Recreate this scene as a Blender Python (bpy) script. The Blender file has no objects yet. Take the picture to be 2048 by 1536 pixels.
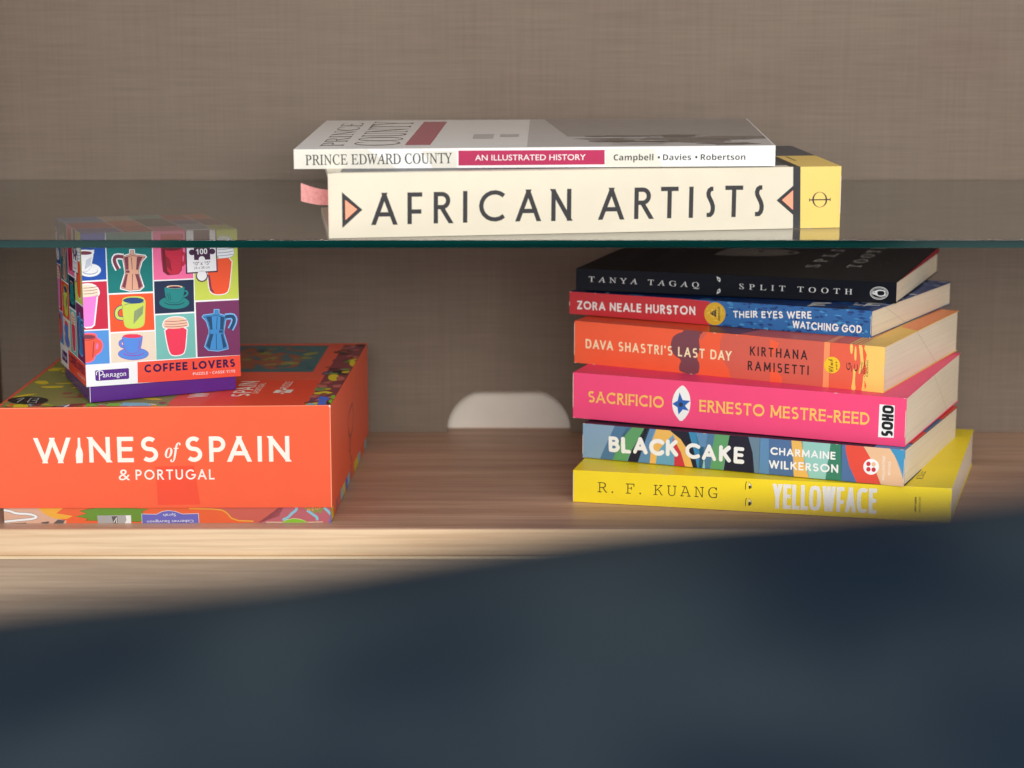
import bpy, bmesh, math, random
import numpy as np
from mathutils import Vector, noise

scene = bpy.context.scene
COL = scene.collection
rad = math.radians

# ------------------------------------------------------------------ camera
cam_data = bpy.data.cameras.new('camera')
cam = bpy.data.objects.new('camera', cam_data); COL.objects.link(cam)
cam.location = (0, 0, 0.372)
cam.rotation_euler = (rad(90 - 11.8247), 0, 0)
cam_data.sensor_width = 36.0
cam_data.lens = 76.99
cam_data.clip_start = 0.02; cam_data.clip_end = 50
cam_data.dof.use_dof = True
cam_data.dof.focus_distance = 1.395
cam_data.dof.aperture_fstop = 6.6
scene.camera = cam

# ------------------------------------------------------------------ light
world = bpy.data.worlds.new('World'); scene.world = world
world.use_nodes = True
bg = world.node_tree.nodes['Background']
bg.inputs['Color'].default_value = (0.92, 0.94, 1.0, 1)
bg.inputs['Strength'].default_value = 0.90

def area(name, loc, target, sx, sy, power, color):
    d = bpy.data.lights.new(name, 'AREA'); d.shape = 'RECTANGLE'
    d.size = sx; d.size_y = sy; d.energy = power; d.color = color
    o = bpy.data.objects.new(name, d); COL.objects.link(o)
    o.location = loc
    o.rotation_euler = (Vector(target) - Vector(loc)).to_track_quat('-Z', 'Y').to_euler()
    return o
area('window_light', (0.35, -1.25, 0.80), (0.0, 1.45, 0.10), 1.9, 1.1, 62, (1.0, 0.965, 0.92))

scene.view_settings.view_transform = 'Standard'
scene.view_settings.look = 'None'
scene.view_settings.exposure = 0.0
scene.view_settings.gamma = 1.0
scene.view_settings.use_curve_mapping = False
scene.render.engine = 'CYCLES'
scene.cycles.use_denoising = True
scene.cycles.max_bounces = 14
scene.cycles.transmission_bounces = 12
scene.cycles.glossy_bounces = 6
scene.cycles.diffuse_bounces = 4

# ------------------------------------------------------------------ materials
def lin(c):
    o = []
    for v in c:
        v /= 255.0
        o.append(v / 12.92 if v <= 0.04045 else ((v + 0.055) / 1.055) ** 2.4)
    return o

class NT:
    def __init__(s, name):
        s.m = bpy.data.materials.new(name); s.m.use_nodes = True
        s.t = s.m.node_tree; s.b = s.t.nodes['Principled BSDF']
    def n(s, kind, **kw):
        x = s.t.nodes.new(kind)
        for k, v in kw.items():
            if k[0] == 'i' and k[1:].isdigit(): x.inputs[int(k[1:])].default_value = v
            elif k in x.inputs: x.inputs[k].default_value = v
            else: setattr(x, k, v)
        return x
    def l(s, a, b): s.t.links.new(a, b)
    def coords(s, scale=(1, 1, 1)):
        tc = s.n('ShaderNodeTexCoord'); mp = s.n('ShaderNodeMapping')
        mp.inputs['Scale'].default_value = scale
        s.l(tc.outputs['Object'], mp.inputs['Vector']); return mp.outputs['Vector']
    def noise(s, vec, scale, detail=4, rough=0.55):
        x = s.n('ShaderNodeTexNoise'); x.inputs['Scale'].default_value = scale
        x.inputs['Detail'].default_value = detail; x.inputs['Roughness'].default_value = rough
        s.l(vec, x.inputs['Vector']); return x.outputs['Fac']
    def ramp(s, fac, stops):
        r = s.n('ShaderNodeValToRGB'); e = r.color_ramp.elements
        while len(e) < len(stops): e.new(0.5)
        for el, (p, c) in zip(e, stops):
            el.position = p; el.color = (*c, 1)
        s.l(fac, r.inputs['Fac']); return r.outputs['Color']
    def mul(s, a, b, fac=1.0):
        x = s.n('ShaderNodeMix', data_type='RGBA', blend_type='MULTIPLY')
        x.inputs[0].default_value = fac
        s.l(a, x.inputs[6]); s.l(b, x.inputs[7]); return x.outputs[2]
    def bump(s, h, strength, dist):
        x = s.n('ShaderNodeBump', Strength=strength, Distance=dist)
        s.l(h, x.inputs['Height']); s.l(x.outputs['Normal'], s.b.inputs['Normal'])
    def done(s, rough=0.5, spec=0.4):
        s.b.inputs['Roughness'].default_value = rough
        s.b.inputs['Specular IOR Level'].default_value = spec
        return s.m

def sh(c, k): return tuple(min(1.0, v * k) for v in c)

def print_mat(name, rgb, rough=0.42, spec=0.4):
    """printed card: a little mottling and paper tooth"""
    t = NT(name); c = lin(rgb)
    v = t.coords()
    f = t.noise(v, 60, 5)
    t.l(t.ramp(f, [(0.3, sh(c, 0.975)), (0.7, sh(c, 1.02))]), t.b.inputs['Base Color'])
    t.bump(t.noise(v, 900, 3), 0.12, 0.0003)
    return t.done(rough, spec)

PAL = {}
def pal(k):
    if k not in PAL:
        PAL[k] = print_mat('print_' + k, COLORS[k], 0.22 if k in GLOSSY else 0.42, 0.18 if k in ('night', 'cind', 'blk2') else 0.4)
    return PAL[k]
GLOSSY = {'white', 'paper2', 'cpurple', 'gray0', 'gray1', 'gray2', 'gray3', 'maroonp'}

def page_mat(name, rgb):
    t = NT(name); c = lin(rgb)
    v = t.coords((2, 2, 700)); w = t.coords((8, 8, 30))
    a = t.ramp(t.noise(v, 3.0, 3), [(0.3, sh(c, 0.89)), (0.62, sh(c, 1.03))])
    b = t.ramp(t.noise(w, 3.0, 4), [(0.3, (0.955, 0.95, 0.94)), (0.65, (1, 1, 1))])
    t.l(t.mul(a, b), t.b.inputs['Base Color'])
    t.bump(t.noise(v, 3.0, 2), 0.2, 0.0004)
    return t.done(0.75, 0.2)

def wood_mat(name, dark, light, rough=0.45):
    t = NT(name)
    v = t.coords((2.2, 30, 30)); w = t.coords((9, 420, 420)); u = t.coords((1.2, 9, 9))
    a = t.ramp(t.noise(v, 2.0, 6, 0.6), [(0.32, lin(dark)), (0.66, lin(light))])
    b = t.ramp(t.noise(w, 1.0, 3), [(0.36, (0.72, 0.68, 0.64)), (0.58, (1, 1, 1))])
    d = t.ramp(t.noise(u, 2.0, 3), [(0.3, (0.86, 0.85, 0.84)), (0.7, (1.06, 1.04, 1.02))])
    t.l(t.mul(t.mul(a, b, 0.5), d), t.b.inputs['Base Color'])
    t.bump(t.noise(w, 1.0, 3), 0.25, 0.0006)
    return t.done(rough, 0.35)

def linen_mat(name):
    t = NT(name)
    h = t.coords((20, 20, 900)); vv = t.coords((900, 900, 20))
    H2 = t.coords((11, 11, 240)); V2 = t.coords((240, 240, 11)); big = t.coords((4, 4, 7))
    a = t.ramp(t.noise(h, 1.0, 3, 0.55), [(0.30, lin((126, 113, 102))), (0.70, lin((136, 123, 111)))])
    b = t.ramp(t.noise(vv, 1.0, 3, 0.55), [(0.30, (0.945, 0.94, 0.935)), (0.70, (1.03, 1.03, 1.03))])
    c = t.ramp(t.noise(H2, 1.0, 3), [(0.30, (0.965, 0.965, 0.965)), (0.70, (1.025, 1.025, 1.025))])
    d = t.ramp(t.noise(V2, 1.0, 3), [(0.30, (0.98, 0.98, 0.98)), (0.70, (1.015, 1.015, 1.015))])
    e = t.ramp(t.noise(big, 1.0, 2), [(0.3, (0.95, 0.91, 0.885)), (0.7, (1.02, 1.045, 1.02))])
    t.l(t.mul(t.mul(t.mul(a, b), t.mul(c, d)), e), t.b.inputs['Base Color'])
    t.bump(t.noise(h, 1.0, 3), 0.15, 0.0006)
    return t.done(0.85, 0.15)

def plaster_mat(name, rgb):
    t = NT(name); c = lin(rgb); v = t.coords()
    t.l(t.ramp(t.noise(v, 14, 5), [(0.3, sh(c, 0.9)), (0.7, sh(c, 1.04))]), t.b.inputs['Base Color'])
    t.bump(t.noise(v, 120, 4), 0.2, 0.001)
    return t.done(0.8, 0.2)

def glass_mat(name):
    t = NT(name)
    t.b.inputs['Base Color'].default_value = (1.0, 1.0, 1.0, 1)
    t.b.inputs['Transmission Weight'].default_value = 1.0
    t.b.inputs['IOR'].default_value = 1.40
    f = t.noise(t.coords((30, 30, 30)), 1.0, 3)
    r = t.n('ShaderNodeMapRange', i1=0.3, i2=0.7, i3=0.0, i4=0.03); t.l(f, r.inputs[0])
    t.l(r.outputs[0], t.b.inputs['Roughness'])
    va = t.n('ShaderNodeVolumeAbsorption'); va.inputs['Color'].default_value = (0.0, 0.76, 0.70, 1)
    va.inputs['Density'].default_value = 6.0
    out = [n for n in t.t.nodes if n.type == 'OUTPUT_MATERIAL'][0]
    t.l(va.outputs[0], out.inputs['Volume'])
    return t.m

def tape_mat(name):
    t = NT(name)
    f = t.noise(t.coords((60, 60, 240)), 1.0, 4)
    t.l(t.ramp(f, [(0.36, lin((84, 30, 126))), (0.48, lin((112, 60, 156))), (0.60, lin((190, 166, 210)))]), t.b.inputs['Base Color'])
    t.bump(t.noise(t.coords((90, 90, 300)), 1.0, 4), 0.8, 0.002)
    return t.done(0.16, 0.6)

def ribbon_mat(name):
    t = NT(name); v = t.coords((300, 300, 300))
    t.l(t.ramp(t.noise(v, 2, 3), [(0.3, lin((228, 150, 146))), (0.7, lin((240, 178, 172)))]), t.b.inputs['Base Color'])
    t.b.inputs['Sheen Weight'].default_value = 0.3
    return t.done(0.35, 0.4)

def upholstery_mat(name):
    t = NT(name)
    v = t.coords((20, 20, 34)); f = t.coords((900, 900, 900))
    a = t.ramp(t.noise(v, 1.25, 1.5, 0.4), [(0.34, lin((14, 25, 37))), (0.48, lin((22, 31, 40))), (0.74, lin((38, 47, 52)))])
    b = t.ramp(t.noise(f, 1.0, 2), [(0.3, (0.75, 0.75, 0.75)), (0.7, (1.1, 1.1, 1.1))])
    t.l(t.mul(a, b), t.b.inputs['Base Color'])
    return t.done(0.9, 0.06)

# ------------------------------------------------------------------ measured layout (metres) and printed artwork (mm on each face)
GEO = {"glass":{"front":1.2848,"top":0.19},"yellow":{"L":[0.04022,1.39721],"R":[0.27869,1.34417],"K":[0.32454,1.49955],"z":0.0003,"tl":0.02143,"tr":0.02275,"zb":0.0003,"zt":0.0252},"cake":{"L":[0.04741,1.42636],"R":[0.2488,1.34758],"K":[0.3082,1.47876],"z":0.02335,"tl":0.02324,"tr":0.02398,"zb":0.0236,"zt":0.0464},"pink":{"L":[0.04108,1.43898],"R":[0.24973,1.35382],"K":[0.31099,1.49074],"z":0.04764,"tl":0.03111,"tr":0.03172,"zb":0.0477,"zt":0.0818},"orange":{"L":[0.04265,1.46818],"R":[0.23734,1.36818],"K":[0.3097,1.49614],"z":0.07966,"tl":0.02896,"tr":0.02994,"zb":0.0825,"zt":0.1106},"eyes":{"L":[0.03968,1.48906],"R":[0.23304,1.39747],"K":[0.30849,1.51894],"z":0.1099,"tl":0.01542,"tr":0.01781,"zb":0.1115,"zt":0.1272},"black":{"L":[0.04382,1.48093],"R":[0.25321,1.42426],"K":[0.30659,1.56015],"z":0.12801,"tl":0.01458,"tr":0.01405,"zb":0.1279,"zt":0.142},"cream":{"L":[-0.10863,1.29007],"R":[0.20148,1.33841],"K":[0.18623,1.46247],"z":0.1902,"tl":0.03879,"tr":0.03771,"zb":0.1902,"zt":0.22825},"white":{"L":[-0.13075,1.31207],"R":[0.15971,1.32881],"K":[0.16315,1.52592],"z":0.22905,"tl":0.01169,"tr":0.01244,"zb":0.22905,"zt":0.24085},"lid":{"FL":[-0.3245,1.3425],"FR":[-0.1141,1.3445],"BR":[-0.1045,1.553],"BL":[-0.3145,1.551],"z0":0.0105,"zl":0.0755,"zr":0.077},"tray":{"FL":[-0.3226,1.3442],"FR":[-0.1152,1.3463],"BR":[-0.1062,1.5515],"BL":[-0.3128,1.5495],"z0":0.0,"z1":0.06},"cbase":{"FL":[-0.26678,1.35218],"FR":[-0.1794,1.39256],"BR":[-0.21211,1.47801],"BL":[-0.29949,1.43763],"z0":0.0768,"z1":0.1},"clid":{"FL":[-0.26806,1.34994],"FR":[-0.17605,1.39246],"BR":[-0.20984,1.48071],"BL":[-0.30185,1.4382],"zfl":0.08744,"zfr":0.08578,"zbl":0.08561,"tfl":0.18077,"tfr":0.17765,"zbr":0.08395,"tbl":0.17894}}
SHEETS = {"yellow.spine":{"c":[[0.04022,1.39721,0.0003],[0.27869,1.34417,0.0003],[0.27869,1.34417,0.02305],[0.04022,1.39721,0.02173]],"prof":0},"yellow.top":{"c":[[0.04022,1.39721,0.02173],[0.27869,1.34417,0.02305],[0.32454,1.49955,0.0252],[0.08607,1.55259,0.0252]],"prof":1},"cake.spine":{"c":[[0.04741,1.42636,0.02335],[0.2488,1.34758,0.02335],[0.2488,1.34758,0.04733],[0.04741,1.42636,0.04659]],"prof":0},"cake.top":{"c":[[0.04741,1.42636,0.04659],[0.2488,1.34758,0.04733],[0.3082,1.47876,0.0464],[0.10681,1.55754,0.0464]],"prof":1},"pink.spine":{"c":[[0.04108,1.43898,0.04764],[0.24973,1.35382,0.04764],[0.24973,1.35382,0.07936],[0.04108,1.43898,0.07875]],"prof":0},"pink.top":{"c":[[0.04108,1.43898,0.07875],[0.24973,1.35382,0.07936],[0.31099,1.49074,0.0818],[0.10234,1.5759,0.0818]],"prof":1},"orange.spine":{"c":[[0.04265,1.46818,0.07966],[0.23734,1.36818,0.07966],[0.23734,1.36818,0.1096],[0.04265,1.46818,0.10862]],"prof":0},"orange.top":{"c":[[0.04265,1.46818,0.10862],[0.23734,1.36818,0.1096],[0.3097,1.49614,0.1106],[0.11501,1.59614,0.1106]],"prof":1},"eyes.spine":{"c":[[0.03968,1.48906,0.1099],[0.23304,1.39747,0.1099],[0.23304,1.39747,0.12771],[0.03968,1.48906,0.12532]],"prof":0},"eyes.top":{"c":[[0.03968,1.48906,0.12532],[0.23304,1.39747,0.12771],[0.30849,1.51894,0.1272],[0.11513,1.61053,0.1272]],"prof":1},"black.spine":{"c":[[0.04382,1.48093,0.12801],[0.25321,1.42426,0.12801],[0.25321,1.42426,0.14206],[0.04382,1.48093,0.14259]],"prof":0},"black.top":{"c":[[0.04382,1.48093,0.14259],[0.25321,1.42426,0.14206],[0.30659,1.56015,0.142],[0.0972,1.61682,0.142]],"prof":1},"cream.spine":{"c":[[-0.10863,1.29007,0.1902],[0.20148,1.33841,0.1902],[0.20148,1.33841,0.22791],[-0.10863,1.29007,0.22899]],"prof":0},"cream.top":{"c":[[-0.10863,1.29007,0.22899],[0.20148,1.33841,0.22791],[0.18623,1.46247,0.22825],[-0.12388,1.41413,0.22825]],"prof":0},"white.spine":{"c":[[-0.13075,1.31207,0.22905],[0.15971,1.32881,0.22905],[0.15971,1.32881,0.24149],[-0.13075,1.31207,0.24074]],"prof":0},"white.top":{"c":[[-0.13075,1.31207,0.24074],[0.15971,1.32881,0.24149],[0.16315,1.52592,0.24085],[-0.12731,1.50918,0.24085]],"prof":0},"lid.front":{"c":[[-0.3245,1.3425,0.0105],[-0.1141,1.3445,0.0105],[-0.1141,1.3445,0.077],[-0.3245,1.3425,0.0755]],"prof":0},"lid.right":{"c":[[-0.1141,1.3445,0.0105],[-0.1045,1.553,0.0105],[-0.1045,1.553,0.077],[-0.1141,1.3445,0.077]],"prof":0},"lid.top":{"c":[[-0.3245,1.3425,0.0755],[-0.1141,1.3445,0.077],[-0.1045,1.553,0.077],[-0.3145,1.551,0.0755]],"prof":0},"tray.front":{"c":[[-0.3226,1.3442,0.0],[-0.1152,1.3463,0.0],[-0.1152,1.3463,0.0112],[-0.3226,1.3442,0.0112]],"prof":0},"cbase.front":{"c":[[-0.26678,1.35218,0.0768],[-0.1794,1.39256,0.0768],[-0.1794,1.39256,0.09],[-0.26678,1.35218,0.09]],"prof":0},"clid.front":{"c":[[-0.26806,1.34994,0.08744],[-0.17605,1.39246,0.08578],[-0.17605,1.39246,0.17765],[-0.26806,1.34994,0.18077]],"prof":0},"clid.left":{"c":[[-0.30185,1.4382,0.08561],[-0.26806,1.34994,0.08744],[-0.26806,1.34994,0.18077],[-0.30185,1.4382,0.17894]],"prof":0},"clid.top":{"c":[[-0.26806,1.34994,0.18077],[-0.17605,1.39246,0.17765],[-0.20984,1.48071,0.17582],[-0.30185,1.4382,0.17894]],"prof":0}}
COLORS = {"cream":[224,214,190],"ink":[44,42,44],"coral":[252,160,125],"gold":[240,205,110],"mint":[150,200,165],"lilac":[150,140,170],"navyd":[38,48,66],"black":[14,14,18],"white":[244,243,238],"slated":[74,76,82],"magenta":[178,16,78],"paper2":[226,222,208],"gray1":[150,146,142],"gray2":[105,100,96],"gray3":[66,62,58],"gray0":[196,194,190],"maroonp":[176,70,96],"night":[9,12,24],"pale":[226,226,222],"dim":[92,88,90],"red2":[160,20,45],"red":[203,45,52],"blue":[42,104,168],"blue2":[28,62,122],"blue3":[74,150,205],"gold2":[222,176,40],"gold3":[245,210,90],"orange":[246,96,54],"dusty":[216,96,76],"plum":[122,66,76],"red3":[236,98,68],"peach":[253,152,96],"yellow2":[252,204,104],"crm":[250,232,186],"brown":[52,20,22],"sun":[250,202,30],"pink":[246,72,122],"mustard":[250,196,92],"star":[36,96,180],"slate":[134,166,190],"steel":[78,120,156],"green":[94,160,104],"blk2":[38,38,52],"stblue":[94,140,180],"mustard2":[238,186,92],"sky":[104,164,196],"red4":[206,52,64],"tan":[212,160,92],"cyan":[54,136,180],"seaf":[150,204,190],"dgreen":[56,130,98],"verm":[232,76,56],"sand":[236,190,146],"gblue":[104,132,150],"dblue":[78,112,156],"lblue":[64,148,190],"yellow":[252,224,38],"ink2":[60,46,24],"verdk":[186,70,48],"vermil":[247,97,57],"vermil2":[243,78,48],"cream2":[250,238,222],"olive":[150,146,80],"maroon":[140,66,70],"blue4":[86,116,214],"lime":[140,200,50],"yel":[236,208,44],"ltgreen":[130,160,90],"violet":[96,76,118],"tealb":[74,112,114],"land":[160,92,68],"blob":[52,44,38],"aqua":[140,200,214],"salmon":[206,110,96],"vermil3":[240,96,68],"vermhi":[255,160,128],"skin":[222,176,148],"orange5":[238,104,56],"grn5":[110,150,50],"gry5":[176,172,168],"gry6":[100,90,88],"purp5":[112,108,190],"rose5":[194,104,112],"amber5":[242,176,60],"wine5":[206,100,84],"cblue":[24,82,176],"cred":[206,36,66],"cltb":[86,152,222],"cteal":[0,122,118],"corg":[246,88,42],"cbeige":[238,220,196],"cpink":[250,112,162],"cnavy":[22,40,72],"cmint":[118,192,182],"clime":[202,216,84],"cplum":[120,46,94],"cband":[244,82,58],"cwhite":[246,246,246],"cpurple":[92,38,136],"cind":[48,28,80],"copper":[228,172,142],"cpl2":[126,56,76],"bubble":[250,134,216],"lidc":[250,228,200],"mugr":[240,92,66],"mugo":[190,48,56],"tealc":[26,132,130],"teald":[10,84,90],"redc":[240,56,88],"moka":[62,144,208],"mokad":[24,72,112],"mokal":[120,186,240],"limec":[206,222,92],"bld":[42,74,128],"cupb":[88,142,226],"cupo":[150,84,182],"gbl":[150,168,190],"redd":[120,16,36],"lils":[250,200,170],"darkv":[70,28,66],"worn":[236,222,204]}
ART = {
"yellow.spine":[
["p","yellow",0,[0.0,0.0,244.3,0.0,244.3,21.43,0.0,21.43]],
["t","R. F. KUANG","slab",[16.48,7.35],[95.54,7.71],6.75,"ink2",2,{"off":-0.012,"track":0.3}],
["l","ink2",2,0.47,0,[114.03,19.45,113.88,18.8,113.57,17.5,113.46,16.18,113.56,14.83,113.61,14.16]],
["p","white",2,[115.97,18.6,116.87,17.57,117.33,16.65,117.35,15.84,116.96,15.68,116.18,16.18,115.72,17.1,115.59,18.45]],
["p","ink2",3,[115.91,16.91,116.85,16.82,117.23,16.34,117.05,15.45,116.68,14.86,116.11,14.56,115.73,15.05,115.53,16.32]],
["l","ink2",3,0.24,0,[115.51,19.39,116.0,18.81,116.97,17.64,117.43,16.58,117.39,15.64,117.36,15.16]],
["l","ink2",2,0.47,0,[114.27,8.78,114.12,8.13,113.81,6.83,113.7,5.5,113.8,4.15,113.85,3.47]],
["p","white",2,[116.21,7.94,117.11,6.91,117.57,5.98,117.59,5.17,117.21,5.02,116.42,5.51,115.96,6.44,115.83,7.78]],
["p","ink2",3,[116.15,6.5,117.1,6.25,117.48,5.67,117.3,4.78,116.77,4.08,115.91,3.56,115.52,4.13,115.62,5.79]],
["l","ink2",3,0.24,0,[115.76,8.73,116.24,8.14,117.21,6.98,117.68,5.92,117.63,4.97,117.61,4.5]],
["t","YELLOWFACE","din",[131.25,2.96],[197.53,3.06],15.89,"white",2,{"w":0.155,"sq":3.4,"sp":0.16}],
["t","wm","script",[222.69,5.81],[222.64,15.22],2.61,"ink2",2,{}],
["t","MORROW","sans",[225.24,5.63],[225.12,15.35],1.17,"ink2",2,{}],
["p","worn",20,[62.53,0.0,63.37,0.26,64.49,0.13,65.33,0.0]],
["p","worn",20,[242.52,0.0,243.06,0.35,243.77,0.17,244.3,0.0]],
["p","worn",20,[242.01,0.0,242.69,0.38,243.61,0.19,244.3,0.0]],
["p","worn",20,[60.5,21.43,61.34,21.13,62.45,21.28,63.29,21.43]],
["p","worn",20,[218.24,21.43,218.69,21.1,219.29,21.26,219.74,21.43]],
["p","worn",20,[105.21,0.0,105.8,0.18,106.59,0.09,107.18,0.0]],
["p","worn",20,[240.89,21.43,241.92,21.16,243.28,21.3,244.3,21.43]],
["p","worn",20,[0.0,0.53,0.35,1.53,0.35,19.23,0.0,20.73]],
["p","worn",20,[243.95,7.85,244.3,8.85,244.3,12.16,243.95,13.66]]],
"yellow.top":[
["p","yellow",0,[0.0,0.0,244.3,0.0,244.3,162.04,0.0,162.04]],
["t","Eliz","serif",[223.88,17.94],[224.25,38.37],4,"ink2",2,{"off":0.002}]],
"cake.spine":[
["p","slate",0,[0.0,0.0,216.25,0.0,216.25,23.24,0.0,23.24]],
["p","steel",1,[22.38,23.24,34.41,23.24,27.89,15.22,20.89,0.0,12.34,0.0,14.09,4.81]],
["p","green",1,[31.03,23.24,44.0,23.24,39.54,13.37,35.24,9.48,31.0,0.0,20.98,-0.0,25.01,12.15]],
["p","blk2",1,[43.11,23.24,46.66,23.24,38.81,0.0,31.56,0.0,34.53,8.0]],
["p","stblue",1,[45.5,23.24,50.71,23.24,48.17,16.91,47.08,0.0,38.64,0.0,41.71,13.56]],
["p","blk2",1,[61.18,23.24,76.13,23.24,81.16,0.0,76.4,0.0,71.9,13.3,62.49,20.88]],
["p","mustard2",2,[51.35,23.24,60.18,23.24,61.02,22.85,68.26,17.87,73.37,10.64,76.8,0.0,70.86,0.0,66.97,9.39,62.84,20.91,59.7,15.76,53.33,8.92,51.66,0.0,47.1,0.0,48.21,14.1]],
["p","sky",3,[62.85,20.56,64.7,16.87,64.33,0.0,51.19,0.0,51.93,5.99,54.03,10.38,58.97,16.4]],
["p","red4",4,[62.38,18.78,64.72,15.48,68.39,9.51,71.5,0.0,63.96,0.0,64.12,8.45]],
["p","cyan",2,[73.52,23.24,79.44,23.24,83.95,15.7,84.55,0.0,79.79,0.0,77.67,9.61]],
["p","steel",2,[78.45,23.24,92.04,23.24,88.59,0.0,80.84,0.0,81.22,9.92]],
["p","stblue",3,[78.57,23.24,86.41,23.24,85.39,14.43,81.14,14.07]],
["p","seaf",4,[83.26,0.0,84.46,7.42,85.14,0.0]],
["p","green",3,[91.33,23.24,102.37,23.24,99.54,12.86,97.34,0.0,88.77,0.0,89.98,14.82]],
["p","blk2",4,[101.35,23.24,114.29,23.24,117.05,12.98,119.18,0.0,97.75,0.0,99.54,12.86]],
["p","gblue",5,[113.97,23.24,121.98,23.24,121.61,0.0,118.45,0.0,117.05,12.98]],
["p","stblue",5,[121.35,0.0,121.61,23.24,128.33,23.24,128.92,0.0]],
["p","dblue",6,[128.23,0.0,127.64,23.24,142.57,23.24,144.77,0.0]],
["p","mustard2",6,[142.3,23.24,149.8,23.24,151.46,9.13,154.81,0.0,144.49,0.0,144.18,11.21]],
["p","seaf",6,[148.99,23.24,169.09,23.24,166.45,10.43,165.6,0.0,155.11,0.0,151.38,11.83]],
["p","dgreen",7,[168.24,23.24,175.52,23.24,175.96,0.0,165.67,-0.0,167.08,11.83]],
["p","dblue",7,[175.61,0.0,174.86,23.24,178.65,23.24,179.13,16.87,186.39,0.0]],
["p","verm",8,[177.96,23.24,189.46,23.24,193.93,16.78,201.7,0.0,185.87,0.0,180.69,10.32,178.23,19.46]],
["p","sand",8,[189.69,23.24,207.61,23.24,211.33,15.61,216.25,3.25,216.25,0.0,201.23,0.0,193.93,16.78]],
["p","lblue",9,[206.53,23.24,216.25,23.24,216.25,6.33,211.28,16.92]],
["t","BLACK","hand",[18.35,5.18],[66.66,6.22],11.02,"white",10,{"w":0.24,"j":0.03,"sp":0.12}],
["t","CAKE","hand",[71.54,5.46],[111.49,5.5],10.6,"white",10,{"w":0.24,"j":0.03,"sp":0.2}],
["t","CHARMAINE","hand",[128.94,12.89],[171.8,13.17],5.04,"white",10,{"w":0.2,"j":0.03,"sp":0.2}],
["t","WILKERSON","hand",[128.13,3.95],[173.76,4.82],5.32,"white",10,{"w":0.2,"j":0.03,"sp":0.2}],
["p","white",10,[199.96,11.19,199.91,10.31,199.72,9.45,199.38,8.62,198.9,7.86,198.31,7.18,197.61,6.62,196.83,6.17,195.99,5.87,195.12,5.72,194.25,5.72,193.4,5.87,192.59,6.17,191.85,6.61,191.21,7.18,190.69,7.86,190.29,8.62,190.03,9.45,189.93,10.32,189.97,11.21,190.17,12.07,190.51,12.9,190.99,13.67,191.59,14.34,192.29,14.9,193.07,15.34,193.9,15.64,194.77,15.79,195.64,15.79,196.5,15.63,197.3,15.33,198.03,14.89,198.67,14.32,199.2,13.65,199.59,12.88,199.85,12.06]],
["p","red4",11,[194.55,12.58,194.48,12.08,194.25,11.62,193.89,11.26,193.44,11.05,192.95,11.01,192.49,11.14,192.1,11.43,191.84,11.85,191.74,12.34,191.81,12.85,192.03,13.31,192.4,13.67,192.85,13.88,193.34,13.92,193.8,13.79,194.19,13.49,194.45,13.07]],
["p","sand",11,[197.9,12.61,197.83,12.1,197.6,11.64,197.24,11.28,196.79,11.07,196.3,11.03,195.84,11.16,195.45,11.46,195.19,11.87,195.09,12.36,195.16,12.87,195.39,13.33,195.75,13.69,196.2,13.9,196.69,13.94,197.15,13.81,197.54,13.51,197.8,13.1]],
["p","red4",11,[194.67,9.14,194.6,8.63,194.37,8.17,194.01,7.81,193.56,7.6,193.07,7.56,192.6,7.69,192.22,7.98,191.96,8.4,191.86,8.89,191.92,9.4,192.15,9.86,192.52,10.22,192.97,10.43,193.46,10.47,193.92,10.34,194.31,10.05,194.57,9.63]],
["p","red4",11,[198.02,9.16,197.95,8.66,197.73,8.2,197.36,7.84,196.91,7.63,196.42,7.59,195.96,7.72,195.57,8.01,195.32,8.43,195.21,8.92,195.28,9.43,195.51,9.89,195.87,10.24,196.32,10.46,196.81,10.5,197.27,10.37,197.66,10.07,197.92,9.66]],
["t","BALLANTINE","sans",[203.67,2.89],[203.77,18.4],1.6,"white",10,{}],
["t","BOOKS","sans",[207.34,6.54],[207.36,15.0],1.46,"white",10,{}],
["p","worn",20,[0.0,23.24,0.68,22.89,1.58,23.06,2.25,23.24]],
["p","worn",20,[0.0,0.0,0.84,0.27,1.96,0.13,2.81,0.0]],
["p","worn",20,[83.51,23.24,84.12,22.87,84.92,23.05,85.53,23.24]],
["p","worn",20,[171.3,23.24,172.08,23.02,173.13,23.13,173.91,23.24]],
["p","worn",20,[5.42,23.24,6.39,23.08,7.67,23.16,8.64,23.24]],
["p","worn",20,[212.93,23.24,213.92,22.99,215.25,23.12,216.25,23.24]],
["p","worn",20,[201.09,23.24,201.73,22.9,202.59,23.07,203.22,23.24]],
["p","worn",20,[0.0,2.17,0.35,3.17,0.35,14.59,0.0,16.09]],
["p","worn",20,[215.9,2.03,216.25,3.03,216.25,16.72,215.9,18.22]]],
"cake.top":[
["p","blk2",0,[0.0,0.0,216.25,0.0,216.25,144.0,0.0,144.0]],
["p","verm",1,[202.25,25.0,216.25,20.0,216.25,55.0,202.25,60.0]],
["p","steel",1,[202.25,60.0,216.25,55.0,216.25,100.0,202.25,100.0]],
["p","verm",1,[202.25,100.0,216.25,100.0,216.25,144.0,202.25,144.0]],
["p","lblue",1,[196.25,0.0,216.25,0.0,216.25,18.0,196.25,18.0]]],
"pink.spine":[
["p","pink",0,[0.0,0.0,225.36,0.0,225.36,31.11,0.0,31.11]],
["t","SACRIFICIO","flare",[10.77,11.55],[64.2,11.8],7.71,"mustard",3,{"w":0.17,"sp":0.14}],
["t","ERNESTO MESTRE-REED","flare",[88.61,11.5],[202.05,12.07],7.93,"mustard",3,{"w":0.17,"sp":0.14}],
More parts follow.
